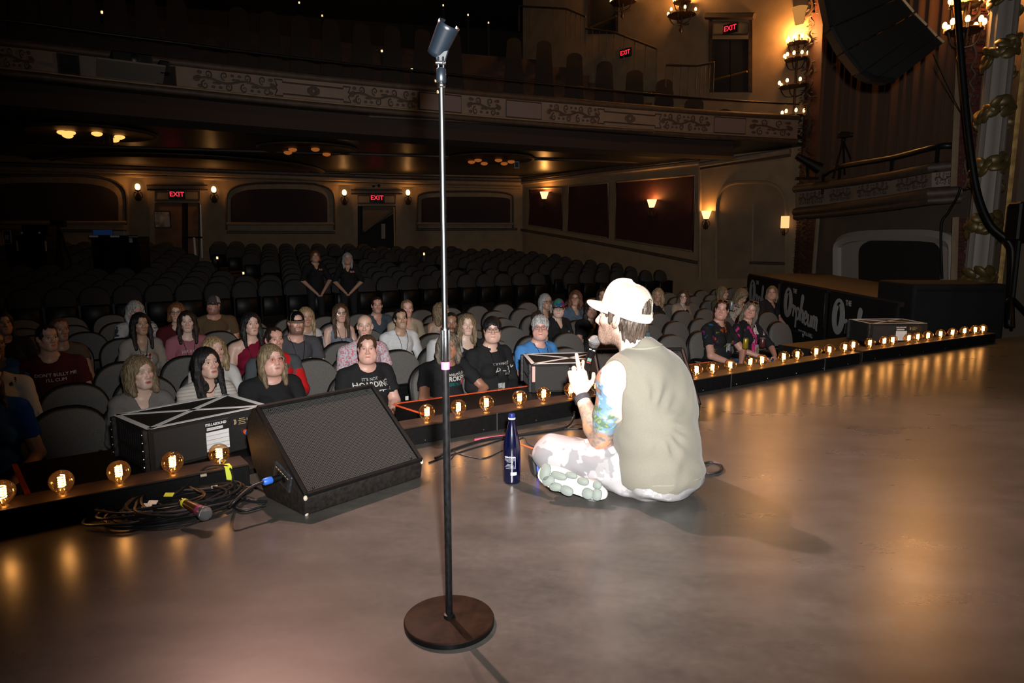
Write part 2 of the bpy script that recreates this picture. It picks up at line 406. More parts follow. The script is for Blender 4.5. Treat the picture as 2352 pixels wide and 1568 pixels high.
def along(L_, t):
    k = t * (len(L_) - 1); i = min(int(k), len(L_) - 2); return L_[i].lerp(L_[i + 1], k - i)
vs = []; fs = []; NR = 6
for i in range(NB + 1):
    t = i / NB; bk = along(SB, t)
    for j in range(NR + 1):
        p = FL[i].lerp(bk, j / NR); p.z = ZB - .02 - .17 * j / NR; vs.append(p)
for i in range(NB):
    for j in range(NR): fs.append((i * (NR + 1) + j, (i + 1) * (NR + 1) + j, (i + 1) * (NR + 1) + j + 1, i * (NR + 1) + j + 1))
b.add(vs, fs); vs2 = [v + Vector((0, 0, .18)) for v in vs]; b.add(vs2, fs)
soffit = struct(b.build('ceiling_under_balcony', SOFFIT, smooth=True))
for nm, off, r, z, m in (('balcony_rail', .02, .07, lambda i: ZB + fh(i) + .02, DKTRIM), ('balcony_edge', -.02, .06, lambda i: ZB - .02, DKTRIM), ('balcony_ledge', .0, .025, lambda i: ZB + .05, TRIMC), ('balcony_handrail', .1, .022, lambda i: ZB + fh(i) + .36, DARKMETAL)):
    b = MB(); b.tube([FL[i] + Vector((FL[i].x, FL[i].y, 0)).normalized() * off + Vector((0, 0, z(i))) for i in range(NB + 1)], r, 8); o = b.build(nm, m, fascia, smooth=True)
def spiral(cx, cy, r, turns, a0, sgn):
    return [(cx + r * (1 - .82 * k / 22) * math.cos(a0 + sgn * turns * 2 * math.pi * k / 22), cy + r * (1 - .82 * k / 22) * math.sin(a0 + sgn * turns * 2 * math.pi * k / 22)) for k in range(23)]
def scroll_mesh(name, L_, H, n, r=.016):
    """a vine of scrolls in the local x-z plane, flat relief"""
    b = MB(); st = []
    for k in range(25): t = k / 24; st.append((L_ * (t - .5), 0, H * .10 * math.sin(t * n * math.pi)))
    b.tube(st, r * 1.2, 5, flat=1)
    for i in range(n):
        cx = L_ * ((i + .5) / n - .5); s = 1 if i % 2 == 0 else -1
        for q in (1, -1):
            sp = spiral(cx + .1 * H * q, s * q * H * .27, H * .22, 1.25, -math.pi / 2 * s * q, s)
            b.tube([(x, 0, y) for x, y in sp], [r * (1 - .5 * k / 22) for k in range(23)], 5)
            b.ball((cx - .35 * H * q, 0, s * q * H * .32), (r * 2.4, r * .7, r * 1.6), 6, 4)
            b.ball((cx + .45 * H * q, 0, -s * q * H * .12), (r * 3, r * .7, r * 1.4), 6, 4)
    for s in (1, -1):
        b.ball((L_ * .5 * s, 0, 0), (r * 4, r * .8, r * 3), 8, 5)
        for q in (1, -1): b.ball((L_ * .46 * s, 0, q * H * .33), (r * 3, r * .7, r * 2), 6, 4)
    return b.mesh(name)
SCROLL = scroll_mesh('scroll', 1.5, .34, 4); SCROLLS = scroll_mesh('scroll_short', .8, .34, 2)
ORN = M('ornament_brown', (.055, .032, .021), .7)
def on_front(px):
    for i in range(NB):
        if px <= fpx[i + 1]: break
    t = (px - fpx[i]) / (fpx[i + 1] - fpx[i]); return FL[i].lerp(FL[i + 1], t), (FL[i + 1] - FL[i]).normalized(), fh(i)
def ornament(px0, px1, mesh, parent, L_):
    p0, t, h = on_front(px0); p1, _, _ = on_front(px1); c = (p0 + p1) / 2; c.z = ZB + h * .52
    o = link('scroll_ornament', mesh, ORN, parent); m = frame(toward(c, .02), p1 - p0)
    o.matrix_world = m @ Matrix.Diagonal((((p1 - p0).length / L_), 1, h / .44, 1)); return o
def cartouche(px0, px1, parent):
    p0, t, h = on_front(px0); p1, _, _ = on_front(px1); p0 = toward(p0, .02); p1 = toward(p1, .02); T = (p1 - p0); z0, z1 = ZB + h * .2, ZB + h * .82; zm = (z0 + z1) / 2
    def q(u, z): v = p0 + T * u; v.z = z; return v
    i = (z1 - z0) * .14; b = MB()
    b.tube([q(.0, z0), q(.03, zm - i), q(0, zm), q(.03, zm + i), q(0, z1), q(.1, z1), q(.1, z1 - i), q(.9, z1 - i), q(.9, z1), q(1, z1), q(.97, zm + i), q(1, zm), q(.97, zm - i), q(1, z0), q(.9, z0), q(.9, z0 + i), q(.1, z0 + i), q(.1, z0)], .014, 4, True)
    for k in range(5):
        for s in (1, -1): b.ball(q(.5 + (k - 2) * .03, zm + s * .1 * (z1 - z0) * (2.4 - abs(k - 2))), (.035, .01, .045), 6, 4)
    b.build('cartouche', ORN, parent)
for a_, c_ in ((-60, 95), (452, 640), (805, 962), (1256, 1375), (1518, 1630)): ornament(a_, c_, SCROLL, fascia, 1.62)
for a_, c_ in ((1074, 1150), (1722, 1820)): ornament(a_, c_, SCROLLS, fascia, .9)
cartouche(636, 808, fascia); cartouche(1372, 1518, fascia)
for px0, px1 in ((965, 1060), (1163, 1243), (1640, 1712), (368, 412), (148, 195)):
    p0, t, h = on_front(px0); p1, _, _ = on_front(px1); b = MB()
    P = [toward(p0, .03) + Vector((0, 0, ZB + h * .16)), toward(p1, .03) + Vector((0, 0, ZB + h * .16)), toward(p1, .03) + Vector((0, 0, ZB + h * .86)), toward(p0, .03) + Vector((0, 0, ZB + h * .86))]
    dk = px0 in (368, 148); b.prism(P, NV * .02); b.build('fascia_panel', BLACKIN if dk else M('fascia_mauve', (.15, .11, .105), .8), fascia)
    b = MB(); b.tube(P, .014, 4, True); b.build('fascia_panel_edge', ORN, fascia)
# oval recessed light wells in the underside, with lit glass bowls
def soff_z(px, py):
    P = ground(px, py, 3.42)
    for _ in range(3):
        e_ = P; i = min(range(NB + 1), key=lambda k: abs(math.atan2(FL[k].x, FL[k].y) - math.atan2(e_.x, e_.y)))
        dF = FL[i].to_2d().length; dB = along(SB, i / NB).to_2d().length; t = max(0, min(1, (e_.to_2d().length - dF) / (dB - dF)))
        P = ground(px, py, ZB - .02 - .17 * t)
    return P
BOWL = {0: glow('lit_bowl_bright', (1, .42, .10), 1.7), 1: glow('lit_bowl_dim', (1, .28, .06), .26)}
def light_well(cx, cy, rx, lamps, kind, label):
    P = soff_z(cx, cy); R = (soff_z(cx + rx, cy) - P).length
    t = thing('ceiling_light', label, 'ceiling light', (P.x, P.y, P.z - .005), 0, 'oval ceiling lights under the balcony')
    b = MB(); b.lathe([(R * .96, -.02), (R * 1.0, -.05), (R * 1.05, -.03), (R * 1.06, .0), (R * .96, .0)], 40); b.build('rim', DKTRIM, t, smooth=True)
    b = MB(); b.lathe([(R * .97, -.012), (0.001, -.016)], 40); b.build('well_panel', BLACKIN, t, smooth=True)
    for x, y in lamps:
        q = soff_z(x, y) - P; b = MB(); b.lathe([(.05, -.03), (.10, -.04), (.115, -.07), (.09, -.10), (.04, -.12), (.001, -.122)], 14, (q.x, q.y, 0)); b.build('bowl', BOWL[kind], t, smooth=True)
    return t
light_well(210, 303, 132, [(143, 296), (155, 305), (160, 297), (222, 299), (262, 315), (274, 307)], 0, 'oval ceiling light with bright orange bowls beside the projector end')
light_well(707, 340, 106, [(661, 345), (672, 337), (724, 336), (750, 349)], 1, 'oval ceiling light with dim orange bowls near the middle of the balcony underside')
light_well(1127, 363, 96, [(1083, 367), (1098, 362), (1112, 371), (1145, 362), (1158, 371), (1174, 366)], 1, 'oval ceiling light with dim orange bowls beside the white square fixture')
b = MB(); P = soff_z(430, 387); R = 4.2
b.lathe([(R, -.03), (R * 1.03, -.08), (R * 1.06, -.02), (R * 1.06, .0)], 60, P); b.lathe([(R * .9, -.02), (R * .92, -.06), (R * .94, -.02)], 60, P); b.build('oval_molding', DKTRIM, soffit, smooth=True)
for (x, y, lb) in ((1187, 370, 'small white square fixture hanging beside the third oval light'), (248, 309, 'dark square fixture hanging in front of the bright oval light')):
    P = soff_z(x, y); t = thing('hanging_speaker', lb, 'speaker', P)
    b = MB(); b.box((0, 0, -.12), (.16, .14, .22)); b.build('housing', M('pale_grey_plastic', (.22, .24, .27), .5) if x > 1000 else DARKMETAL, t, bevel=.02, bseg=2)
    b = MB(); b.box((0, -.075, -.12), (.11, .01, .16)); b.build('grille', BLACK, t); b = MB(); b.tube([(0, 0, 0), (0, 0, -.02)], .03, 8); b.build('bracket', DARKMETAL, t)
for y0, y1 in ((222, 300), (330, 372)):            # plaster ribs across the underside
    b = MB(); b.tube([soff_z(x, y0 + (y1 - y0) * (x / 1500)) + Vector((0, 0, -.01)) for x in range(-60, 1560, 60)], .035, 6); b.build('ceiling_rib', DKTRIM, soffit, smooth=True)

# --- balcony steps and the mass of dark seats on them
def seat_back_simple(b, P, yaw, wd=.50, h=.46):
    m = Matrix.Translation(P) @ Matrix.Rotation(yaw, 4, 'Z'); prof = [(-wd / 2, 0), (wd / 2, 0)] + [(wd / 2 * math.cos(a), h * .62 + h * .38 * math.sin(a)) for a in [math.pi * k / 8 for k in range(9)]]
    fr = [m @ Vector((x, 0, z)) for x, z in prof]; v = (m.to_3x3() @ Vector((0, .07, -.02)))
    b.prism(fr, v)
def cross_wall(p): n = (CW - CA).normalized(); r = p - CA; return n.x * r.y - n.y * r.x
bs = MB(); st = MB()
for r in range(9):
    off = .9 + r * 1.0; z = ZB + .05 + r * .42
    for i in range(NB):
        a, c = FL[i], FL[i + 1]; ra, rc = a.normalized(), c.normalized()
        if max(cross_wall(a + ra * (off + .65)), cross_wall(c + rc * (off + .65))) > -.15: continue
        P = [a + ra * (off - .35), c + rc * (off - .35), c + rc * (off + .65), a + ra * (off + .65)]
        st.prism([Vector((p.x, p.y, z - .45)) for p in P], (0, 0, .45))
    tot = sum((FL[i + 1] - FL[i]).length for i in range(NB)); n = int(tot / .6)
    for k in range(n):
        if k in (int(n * .30), int(n * .31), int(n * .62), int(n * .63)): continue
        p = along(FL, (k + .5) / n); q = p + p.normalized() * (off + .3); q.z = z + .35
        if cross_wall(q) > -.5: continue
        seat_back_simple(bs, q, math.atan2(p.y, p.x) - math.pi / 2)
struct(st.build('balcony_steps', M('balcony_carpet', (.03, .016, .012), .9)))
o = bs.build('balcony_chair', M('balcony_chair_cloth', (.011, .007, .0055), .9)); tag(o, 'dark brown rows of empty balcony chairs above the ornate balcony front', 'chair', None, 'stuff')
SL_ = []
for px, py in ((687, 6), (740, 36), (770, 52), (822, 81), (877, 117), (156, 106), (234, 28), (1018, 12), (1075, 34), (1122, 52), (1249, 98), (1271, 107), (1403, 176), (1538, 233), (274, 106), (946, 160)):
    d0 = lerp_list(FRONT, px); P = None
    for k in range(220):
        Q = at(px, py, d0 + .5 + k * .05); i = min(range(NB + 1), key=lambda q: abs(math.atan2(FL[q].x, FL[q].y) - math.atan2(Q.x, Q.y))); row = int(math.floor((Q.to_2d().length - FL[i].to_2d().length - .55) / 1.0)); zs_ = ZB + .05 + max(0, min(8, row)) * .42
        if Q.z - zs_ <= .42 or k == 219: P = Q; break
    SL_.append((px, P, max(.06, P.z - zs_)))
for k, (px, P, h) in enumerate(sorted(SL_, key=lambda q: q[0])):
    t = thing('step_light', 'tiny warm step light among the dark balcony seats, %s from the left' % 'first second third fourth fifth sixth seventh eighth ninth tenth eleventh twelfth thirteenth fourteenth fifteenth sixteenth'.split()[k], 'light', P, 0, 'step lights in the balcony')
    b = MB(); b.box((0, 0, 0), (.05, .03, .06)); b.build('lens', glow('step_glow', (1, .62, .30), 1.8), t, bevel=.008); b = MB(); b.box((0, .05, .03 - h / 2), (.09, .06, h + .06)); b.build('housing', DARKMETAL, t)

# --- doors and signs
EXITRED = glow('exit_red', (1.0, .03, .05), 1.6)
def exit_sign(P, right, label, size=.30, parent=None):
    t = thing('exit_sign', label, 'sign', P); m = facing((0, 0, 0), right, (0, 0, 1))
    b = MB(); b.box((0, 0, 0), (size * 1.5, size * .85, .06), None); me = b.mesh('sign_box', bevel=.01); me.transform(m); link('sign_box', me, BLACK, t)
    text_on('lettering', 'EXIT', size * .62, m @ Matrix.Translation((0, 0, .035)), EXITRED, t, bold=.002); return t
def doorway(name, f, x0, x1, yt, yb, yh, parent=None):
    """door case: posts, lintel with transom panel and cornice; yh is the head of the opening"""
    o = bpy.data.objects.new(name, None); COL.objects.link(o); struct(o)
    w_ = (x1 - x0) * .09
    panel('door_post', f, [(x0, yt), (x0 + w_, yt), (x0 + w_, yb), (x0, yb)], TRIMC if 'upper' not in name else DKTRIM, o, .10, .10)
    panel('door_post', f, [(x1 - w_, yt), (x1, yt), (x1, yb), (x1 - w_, yb)], TRIMC if 'upper' not in name else DKTRIM, o, .10, .10)
    panel('transom', f, [(x0, yt), (x1, yt), (x1, yh), (x0, yh)], M('transom_panel', (.17, .13, .085), .7), o, .10, .09)
    rail('door_cornice', f, [(x0 - w_ * .6, yt), (x1 + w_ * .6, yt)], .09, DKTRIM, o, .12)
    rail('transom_molding', f, [(x0 + w_, yt + (yh - yt) * .25), (x1 - w_, yt + (yh - yt) * .25), (x1 - w_, yh - (yh - yt) * .2), (x0 + w_, yh - (yh - yt) * .2)], .025, DKTRIM, o, .11, True)
    panel('opening', f, [(x0 + w_, yh), (x1 - w_, yh), (x1 - w_, yb), (x0 + w_, yb)], BLACKIN, o, .02, .02)
    return o
d1 = doorway('door_1', on_back, 344, 470, 431, 596, 466); d2 = doorway('door_2', on_back, 812, 918, 441, 570, 473)
panel('lobby_wall', on_back, [(355, 467), (418, 467), (418, 592), (355, 592)], M('lobby_wall', (.16, .075, .035), .8, noise=(4, .25)), d1, .05, .02)
panel('lobby_wall', on_back, [(432, 467), (456, 467), (456, 590), (432, 590)], M('lobby_wall', (.16, .075, .035), .8), d1, .05, .02)
panel('glass_door_edge', on_back, [(459, 470), (462, 470), (466, 592), (463, 592)], M('pale_metal', (.5, .47, .42), .4), d1, .14, .03)
panel('stair_wall', on_back, [(833, 474), (905, 474), (905, 490), (838, 530), (833, 530)], M('stair_wall', (.10, .07, .045), .85), d2, .05, .02)
rail('stair_handrail', on_back, [(836, 532), (903, 482)], .04, DKTRIM, d2, .08)
rail('brass_edge', on_back, [(905, 476), (907, 566)], .03, M('dull_brass', (.30, .20, .06), .4, .8), d2, .12)
panel('notice', on_back, [(876, 514), (885, 514), (885, 548), (876, 548)], M('dim_paper', (.2, .19, .17), .8), d2, .07, .01)
t = thing('framed_picture', 'framed black and white picture on the lobby wall inside the left doorway', 'picture', on_back(373, 504))
o_ = toward(on_back(373, 504), .08) - on_back(373, 504); rt = (BACK[4] - BACK[2])
m = facing(o_, rt, (0, 0, 1)); b = MB(m); b.box((0, 0, 0), (.5, .56, .05)); b.build('frame', BLACK, t); b = MB(m); b.box((0, 0, .03), (.42, .48, .01)); b.build('print', M('grey_print', (.28, .25, .22), .7, noise=(5, .8)), t)
exit_sign(toward(on_back(406, 447), .16), rt, 'red EXIT sign over the left doorway with the framed picture', .34)
exit_sign(toward(on_back(866, 455), .16), BACK[6] - BACK[5], 'red EXIT sign over the middle back doorway with the stairs', .36)
t = thing('emergency_light', 'small twin-headed emergency light above the middle back doorway', 'light', toward(on_back(865, 429), .06))
b = MB(); b.box((0, 0, 0), (.3, .08, .14)); b.build('housing', TRIMC, t); 
for s in (-1, 1): b = MB(); b.ball((s * .1, -.08, .03), .06, 10, 6); b.build('lamp_head', BLACK, t, smooth=True)
SR = (CW - CA).normalized()
d3 = doorway('door_upper_right', on_side, 1627, 1728, 40, 212, 92)
panel('door_leaf', on_side, [(1637, 93), (1675, 85), (1675, 212), (1637, 212)], M('dark_door', (.02, .02, .022), .4), d3, .06, .04)
panel('door_leaf', on_side, [(1678, 85), (1719, 78), (1719, 212), (1678, 212)], M('dark_door', (.02, .02, .022), .4), d3, .06, .04)
rail('push_bar', on_side, [(1640, 186), (1676, 177)], .03, M('dull_brass', (.3, .2, .06), .4, .8), d3, .14)
rail('push_bar', on_side, [(1680, 176), (1716, 167)], .03, M('dull_brass', (.3, .2, .06), .4, .8), d3, .14)
exit_sign(toward(on_side(1678, 70), .2), SR, 'red EXIT sign over the upper right balcony door', .30)
d4 = doorway('door_upper_centre', on_side, 1350, 1420, -30, 78, -14)
rail('push_bar', on_side, [(1357, 66), (1416, 40)], .03, M('dull_brass', (.3, .2, .06), .4, .8), d4, .14)
panel('stair_block', on_side, [(1384, 122), (1510, 120), (1510, 215), (1384, 215)], PLASTER, wall_right, .35, .35)
exit_sign(toward(on_side(1437, 129), .40), SR, 'red EXIT sign low on the balcony stair wall behind the railing', .30)
for pts, lb in (([(1345, 86), (1410, 95), (1508, 132)], 'dark iron railing with thin balusters along the balcony stairs'), ([(1530, 168), (1600, 170), (1640, 163)], 'dark iron railing in front of the upper right balcony door'), ([(1192, 35), (1300, 42), (1345, 60)], 'dark iron railing beside the upper centre balcony door')):
    P = [toward(on_side(x, y), 1.0) for x, y in pts]; t = thing('railing', lb, 'railing', P[0]); Q = [p - P[0] for p in P]
    b = MB(); b.tube(Q, .03, 6); b.build('handrail', DKTRIM, t)
    for k in range(9):
        q = along(Q, k / 8); b = MB(); b.tube([q, q + Vector((0, 0, -.85))], .014, 5); b.build('baluster', DKTRIM, t)
# --- wall sconces
BRONZE = M('dark_bronze', (.07, .04, .018), .45, .6); LAMPW = glow('sconce_glow', (1, .50, .16), 7.0)
def sconce(P, label, energy, s=1.0, shape='flame', group='wall sconces'):
    n = Vector((-P.x, -P.y, 0)).normalized(); t = thing('wall_sconce', label, 'lamp', P, math.atan2(n.y, n.x) - math.pi / 2 + math.pi, group)
    b = MB(); b.lathe([(.05 * s, -.30 * s), (.07 * s, -.26 * s), (.05 * s, -.18 * s), (.03 * s, -.14 * s)], 10, (0, -.03, 0)); b.build('backplate', BRONZE, t, smooth=True)
    b = MB(); b.tube(catmull([(0, -.02, -.28 * s), (0, -.13 * s, -.30 * s), (0, -.17 * s, -.2 * s), (0, -.15 * s, -.09 * s)], 5), .018 * s, 6)
    for q in (1, -1): b.tube(catmull([(0, -.1 * s, -.26 * s), (q * .08 * s, -.12 * s, -.22 * s), (q * .07 * s, -.14 * s, -.12 * s), (q * .03 * s, -.15 * s, -.14 * s)], 4), .010 * s, 5)
    b.build('bracket', BRONZE, t, smooth=True)
    b = MB(); b.lathe([(.03 * s, -.1 * s), (.06 * s, -.085 * s), (.06 * s, -.07 * s), (.02 * s, -.07 * s)], 10, (0, -.15 * s, 0)); b.build('cup', BRONZE, t, smooth=True)
    if shape == 'flame': b = MB(); b.ball((0, -.15 * s, 0), (.055 * s, .055 * s, .075 * s), 12, 8); b.build('bulb', LAMPW, t, smooth=True)
    elif shape == 'square': b = MB(); b.box((0, -.15 * s, .03 * s), (.2 * s, .16 * s, .30 * s)); b.build('shade', glow('square_shade', (1, .52, .2), 1.3), t, bevel=.01)
    else: b = MB(); b.lathe([(.06 * s, -.06 * s), (.10 * s, .06 * s), (.12 * s, .13 * s), (.10 * s, .125 * s), (.05 * s, -.05 * s)], 14, (0, -.15 * s, 0)); b.build('shade', glow('tulip_shade', (1, .50, .17), 3.2), t, smooth=True)
    l = lamp('sconce_light', 'POINT', P + n * .19 * s + Vector((0, 0, .12 * s if shape != 'flame' else .02)), energy, (1, .42, .10), size=.05)
    return t
sconce(on_back(316, 430), 'glowing wall sconce left of the left back doorway', 30, 1.4)
sconce(on_back(491, 436), 'glowing wall sconce right of the left back doorway', 30, 1.4)
sconce(on_back(791, 443), 'glowing wall sconce left of the middle back doorway', 30, 1.4)
sconce(on_back(937, 443), 'glowing wall sconce right of the middle back doorway', 30, 1.4)
sconce(on_side(1250, 452), 'tulip wall sconce on the smallest maroon panel', 40, 1.3, 'tulip')
sconce(on_side(1497, 471), 'tulip wall sconce in the middle of the largest maroon panel', 40, 1.25, 'tulip')
sconce(on_side(1622, 497), 'tulip wall sconce on the cream wall left of the arched niche', 26, 1.2, 'tulip')
sconce(on_side(1803, 513), 'square paper-shaded wall sconce right of the arched niche', 4.0, 1.05, 'square')
def candelabra(P, label, tiers, energy, n, top=False):
    """tiers: (z, radius, candles)"""
    t = thing('candelabra_sconce', label, 'lamp', P, math.atan2(n.y, n.x) + math.pi / 2, 'candelabra wall lamps'); zs = [q[0] for q in tiers]
    b = MB(); b.tube([(0, -.25, min(zs) - .45), (0, -.25, max(zs) + .1)], .03, 8); b.lathe([(.01, min(zs) - .6), (.07, min(zs) - .5), (.03, min(zs) - .4)], 10, (0, -.25, 0)); b.tube([(0, 0, zs[0] - .2), (0, -.25, zs[0] - .2)], .03, 6); b.build('stem', BRONZE, t, smooth=True)
    for z, r, k in tiers:
        b = MB(); b.lathe([(r * .85, z - .14), (r * 1.02, z - .11), (r * 1.0, z - .09), (r * .8, z - .12)], 20, (0, -.25, 0))
        for i in range(5):
            a = i * 2 * math.pi / 5; b.tube(catmull([(0, -.25, z - .35), (r * .6 * math.cos(a), -.25 + r * .6 * math.sin(a), z - .32), (r * .9 * math.cos(a), -.25 + r * .9 * math.sin(a), z - .13)], 4), .015, 5)
        b.build('candle_ring', BRONZE, t, smooth=True)
        for i in range(k):
            a = 2 * math.pi * (i + .3) / k; c = (r * math.cos(a), -.25 + r * math.sin(a), z)
            b = MB(); b.tube([(c[0], c[1], z - .12), (c[0], c[1], z - .03)], .02, 6); cn = b.build('candle', M('ivory', (.5, .38, .2), .6), t)
            b = MB(); b.ball(c, (.036, .036, .055), 8, 6); b.build('candle_bulb', LAMPW, cn, smooth=True)
    if top:
        z = max(zs) + .35; b = MB(); b.lathe([(.10, z), (.13, z + .15), (.16, z + .34), (.20, z + .40), (.19, z + .40), (.13, z + .2), (.08, z)], 16, (0, -.25, 0)); b.build('glass_shade', glow('lit_glass', (1, .42, .10), .5), t, smooth=True)
    lamp('candelabra_light', 'POINT', P + n * .45 + Vector((0, 0, zs[0])), energy, (1, .42, .10), size=.15).data.specular_factor = .25; return t
ns = Vector((SR.y, -SR.x, 0)); ns = ns if ns.dot(Vector((-1, -1, 0))) > 0 else -ns
candelabra(on_side(1578, 24), 'candelabra wall lamp on the cream wall above the balcony', [(.28, .25, 6), (-.08, .40, 6)], 150, ns)
candelabra(on_side(1443, 0), 'candelabra wall lamp cut by the top edge of the photo beside the upper centre door', [(.28, .25, 6), (-.02, .40, 6)], 110, ns)

# --- box beside the stage, pilasters, drapes, proscenium
REDP = M('oxblood_panel', (.075, .013, .009), .75, noise=(5, .3)); GOLD = M('gilded_relief', (.50, .31, .11), .5, .1, noise=(9, .4)); GREYREL = M('grey_relief', (.27, .22, .19), .75)
def pilaster(f, x0, x1, xb0, xb1, yt, yb, parent, orn):
    panel('pilaster_panel', f, [(x0, yt), (x1, yt), (xb1, yb), (xb0, yb)], REDP, parent, .12, .12)
    for q in ([(x0, yt), (xb0, yb)], [(x1, yt), (xb1, yb)]): rail('pilaster_edge', f, q, .05, TRIMC, parent, .13)
    n = 7
    for k in range(n):
        t = (k + .5) / n; xa = x0 + (xb0 - x0) * t; xb = x1 + (xb1 - x1) * t; y = yt + (yb - yt) * t
        A_, B_ = toward(f(xa, y), .14), toward(f(xb, y), .14); w_ = (B_ - A_).length; h = (f(xa, yt) - f(xa, yb)).length / n
        o = link('relief', SCROLL if k % 2 else SCROLLS, orn, parent); o['kind'] = 'structure'
        m = Matrix.Identity(4); z = (B_ - A_).normalized(); xax = Vector((0, 0, 1)); yax = z.cross(xax)
        for i in range(3): m[i][0] = xax[i]; m[i][1] = yax[i]; m[i][2] = z[i]; m[i][3] = ((A_ + B_) / 2)[i]
        o.matrix_world = m @ Matrix.Diagonal((h / (1.5 if k % 2 else .82), 1.6, w_ * .82 / .34, 1))
pilaster(on_box, 1838, 1897, 1826, 1882, -30, 436, wall_box, GOLD); pilaster(on_box, 1822, 1880, 1814, 1868, 488, 640, wall_box, GREYREL)
candelabra(on_box(1846, 150), 'tall candelabra wall lamp with a glass crown on the gilded pilaster', [(.62, .26, 9), (.22, .30, 10), (-.45, .40, 8), (-1.18, .28, 7)], 330, Vector((-.9, -.42, 0)), True)
b = MB(); vs = []; fs = []; W_ = 120
D0, D1 = at(1892, 200, 16.2), at(2205, 200, 11.3)
for k in range(W_ + 1):
    t = k / W_; p = D0.lerp(D1, t); n_ = Vector((-.9, -.42, 0)); p = p + n_ * (.10 * math.sin(t * 15 * 2 * math.pi) + .05 * math.sin(t * 41 + 1)); vs += [Vector((p.x, p.y, 1.9)), Vector((p.x, p.y, 9.5))]
for k in range(W_): fs.append((2 * k, 2 * k + 2, 2 * k + 3, 2 * k + 1))
b.add(vs, fs); o = b.build('curtain', M('rust_velvet', (.060, .026, .012), .9, sheen=.1), smooth=True); tag(o, 'tall rust brown pleated curtain hanging behind the box balcony', 'curtain')
sm = o.modifiers.new('thick', 'SOLIDIFY'); sm.thickness = .02
bx = thing('box_balcony', 'cream box balcony with brown scroll front and curved iron rail beside the stage', 'balcony', at(1960, 440, 14))
BF = [(1828, 435, 482, 16.5), (1900, 427, 474, 15.2), (1960, 419, 466, 14.1), (2050, 405, 453, 12.7), (2140, 388, 437, 11.5), (2210, 381, 432, 11.3)]
Pt = [(at(x, y0, D), at(x, y1, D)) for x, y0, y1, D in BF]; inv = Vector(bx.location)
for i in range(5):
    a0, a1 = Pt[i]; c0, c1 = Pt[i + 1]; b = MB(); b.prism([a0 - inv, c0 - inv, c1 - inv, a1 - inv], Vector((.9, .42, 0)) * .12); b.build('front_panel', TALL, bx)
    L_ = (c0 - a0).length; o = link('front_scroll', SCROLL, ORN, bx); A_ = (a0 + a1) / 2 - inv; C_ = (c0 + c1) / 2 - inv
    o.matrix_local = frame((A_ + C_) / 2 + Vector((-.02, -.04, 0)), C_ - A_) @ Matrix.Diagonal((L_ * .8 / 1.6, 1, (a0 - a1).length * .8 / .44, 1)) 
for nm, idx, dz, r, m in (('top_ledge', 0, .02, .09, DKTRIM), ('bottom_ledge', 1, -.05, .10, DKTRIM), ('underside_molding', 1, -.17, .07, DKTRIM)):
    b = MB(); b.tube([p[idx] - inv + Vector((0, 0, dz)) for p in Pt], r, 8); b.build(nm, m, bx, smooth=True)
rl = [at(x, y, D) - inv for x, y, D in ((1892, 402, 15.3), (1930, 383, 14.6), (2050, 362, 12.7), (2155, 336, 11.4), (2208, 337, 11.3))]
b = MB(); b.tube(catmull(rl, 5), .05, 8); b.build('iron_rail', DARKMETAL, bx, smooth=True)
for k in range(5): b = MB(); b.tube([rl[k], rl[k] + Vector((0, 0, -.42))], .035, 6); b.build('rail_post', DARKMETAL, bx)
b = MB(); b.prism([p[1] - inv + Vector((0, 0, -.06)) for p in Pt] + [Vector((7.6, 11.3, Pt[-1][1].z)) - inv, Vector((7.5, 17.0, Pt[0][1].z)) - inv], (0, 0, -.12)); b.build('box_floor', DKTRIM, bx)
# arched dark opening under the box
op = arch(1972, 2160, 548, 720, 34); fo = arch(1925, 2195, 540, 720, 30)
panel('arch_surround', on_box, fo, M('pale_arch_frame', (.30, .27, .235), .8), wall_box, .5, .45)
panel('arch_void', on_box, op, BLACKIN, wall_box, .52, .03); rail('arch_molding', on_box, fo, .12, M('pale_arch_frame', (.30, .27, .235), .8), wall_box, .55)
pilaster(lambda x, y: on_line(x, y, PW, Vector((7.2, 10.35, 0))) if False else at(x, y, 11.0), 2212, 2286, 2190, 2240, -60, 430, wall_box, GOLD)
pilaster(lambda x, y: at(x, y, 11.0), 2195, 2250, 2188, 2232, 500, 740, wall_box, GREYREL)
candelabra(at(2222, 20, 10.7), 'candelabra wall lamp high on the gilded pilaster at the right, crossed by a cable', [(.10, .22, 7), (-.28, .26, 8)], 330, Vector((-.6, -.8, 0)))
# garlanded proscenium column
cP = at(2280, 300, 10.2); t = struct(bpy.data.objects.new('column_proscenium', None)); COL.objects.link(t); t.location = (cP.x, cP.y, 0)
b = MB(); R = .17; vs = []; fs = []; nz, nk = 120, 24
for i in range(nz + 1):
    z = -1.0 + 9.5 * i / nz
    for k in range(nk):
        a = 2 * math.pi * k / nk; rr = R * (1 + .06 * math.cos(a * 12)); vs.append((rr * math.cos(a), rr * math.sin(a), z))
for i in range(nz):
    for k in range(nk): fs.append((i * nk + k, i * nk + (k + 1) % nk, (i + 1) * nk + (k + 1) % nk, (i + 1) * nk + k))
b.add(vs, fs); b.build('fluted_shaft', M('ivory_column', (.20, .175, .15), .6), t, smooth=True)
LEAF = M('dark_gilt_leaf', (.12, .085, .03), .45, .4)
b = MB(); b.ball((0, 0, 0), (.115, .045, .085), 8, 5); LM = b.mesh('leaf', smooth=True)
k = 0
for i in range(11):
    for j in range(22):
        a = j * .285 + random.uniform(-.1, .1); z = -.6 + i * .82 + a * .055 + random.uniform(-.11, .11)
        o = link('leaf', LM, LEAF, t); o.location = (math.cos(a) * (R + .02), math.sin(a) * (R + .02), z); o.rotation_euler = (random.uniform(-.8, .8), random.uniform(-.8, .8), a + math.pi / 2 + random.uniform(-.6, .6)); o['kind'] = 'structure'
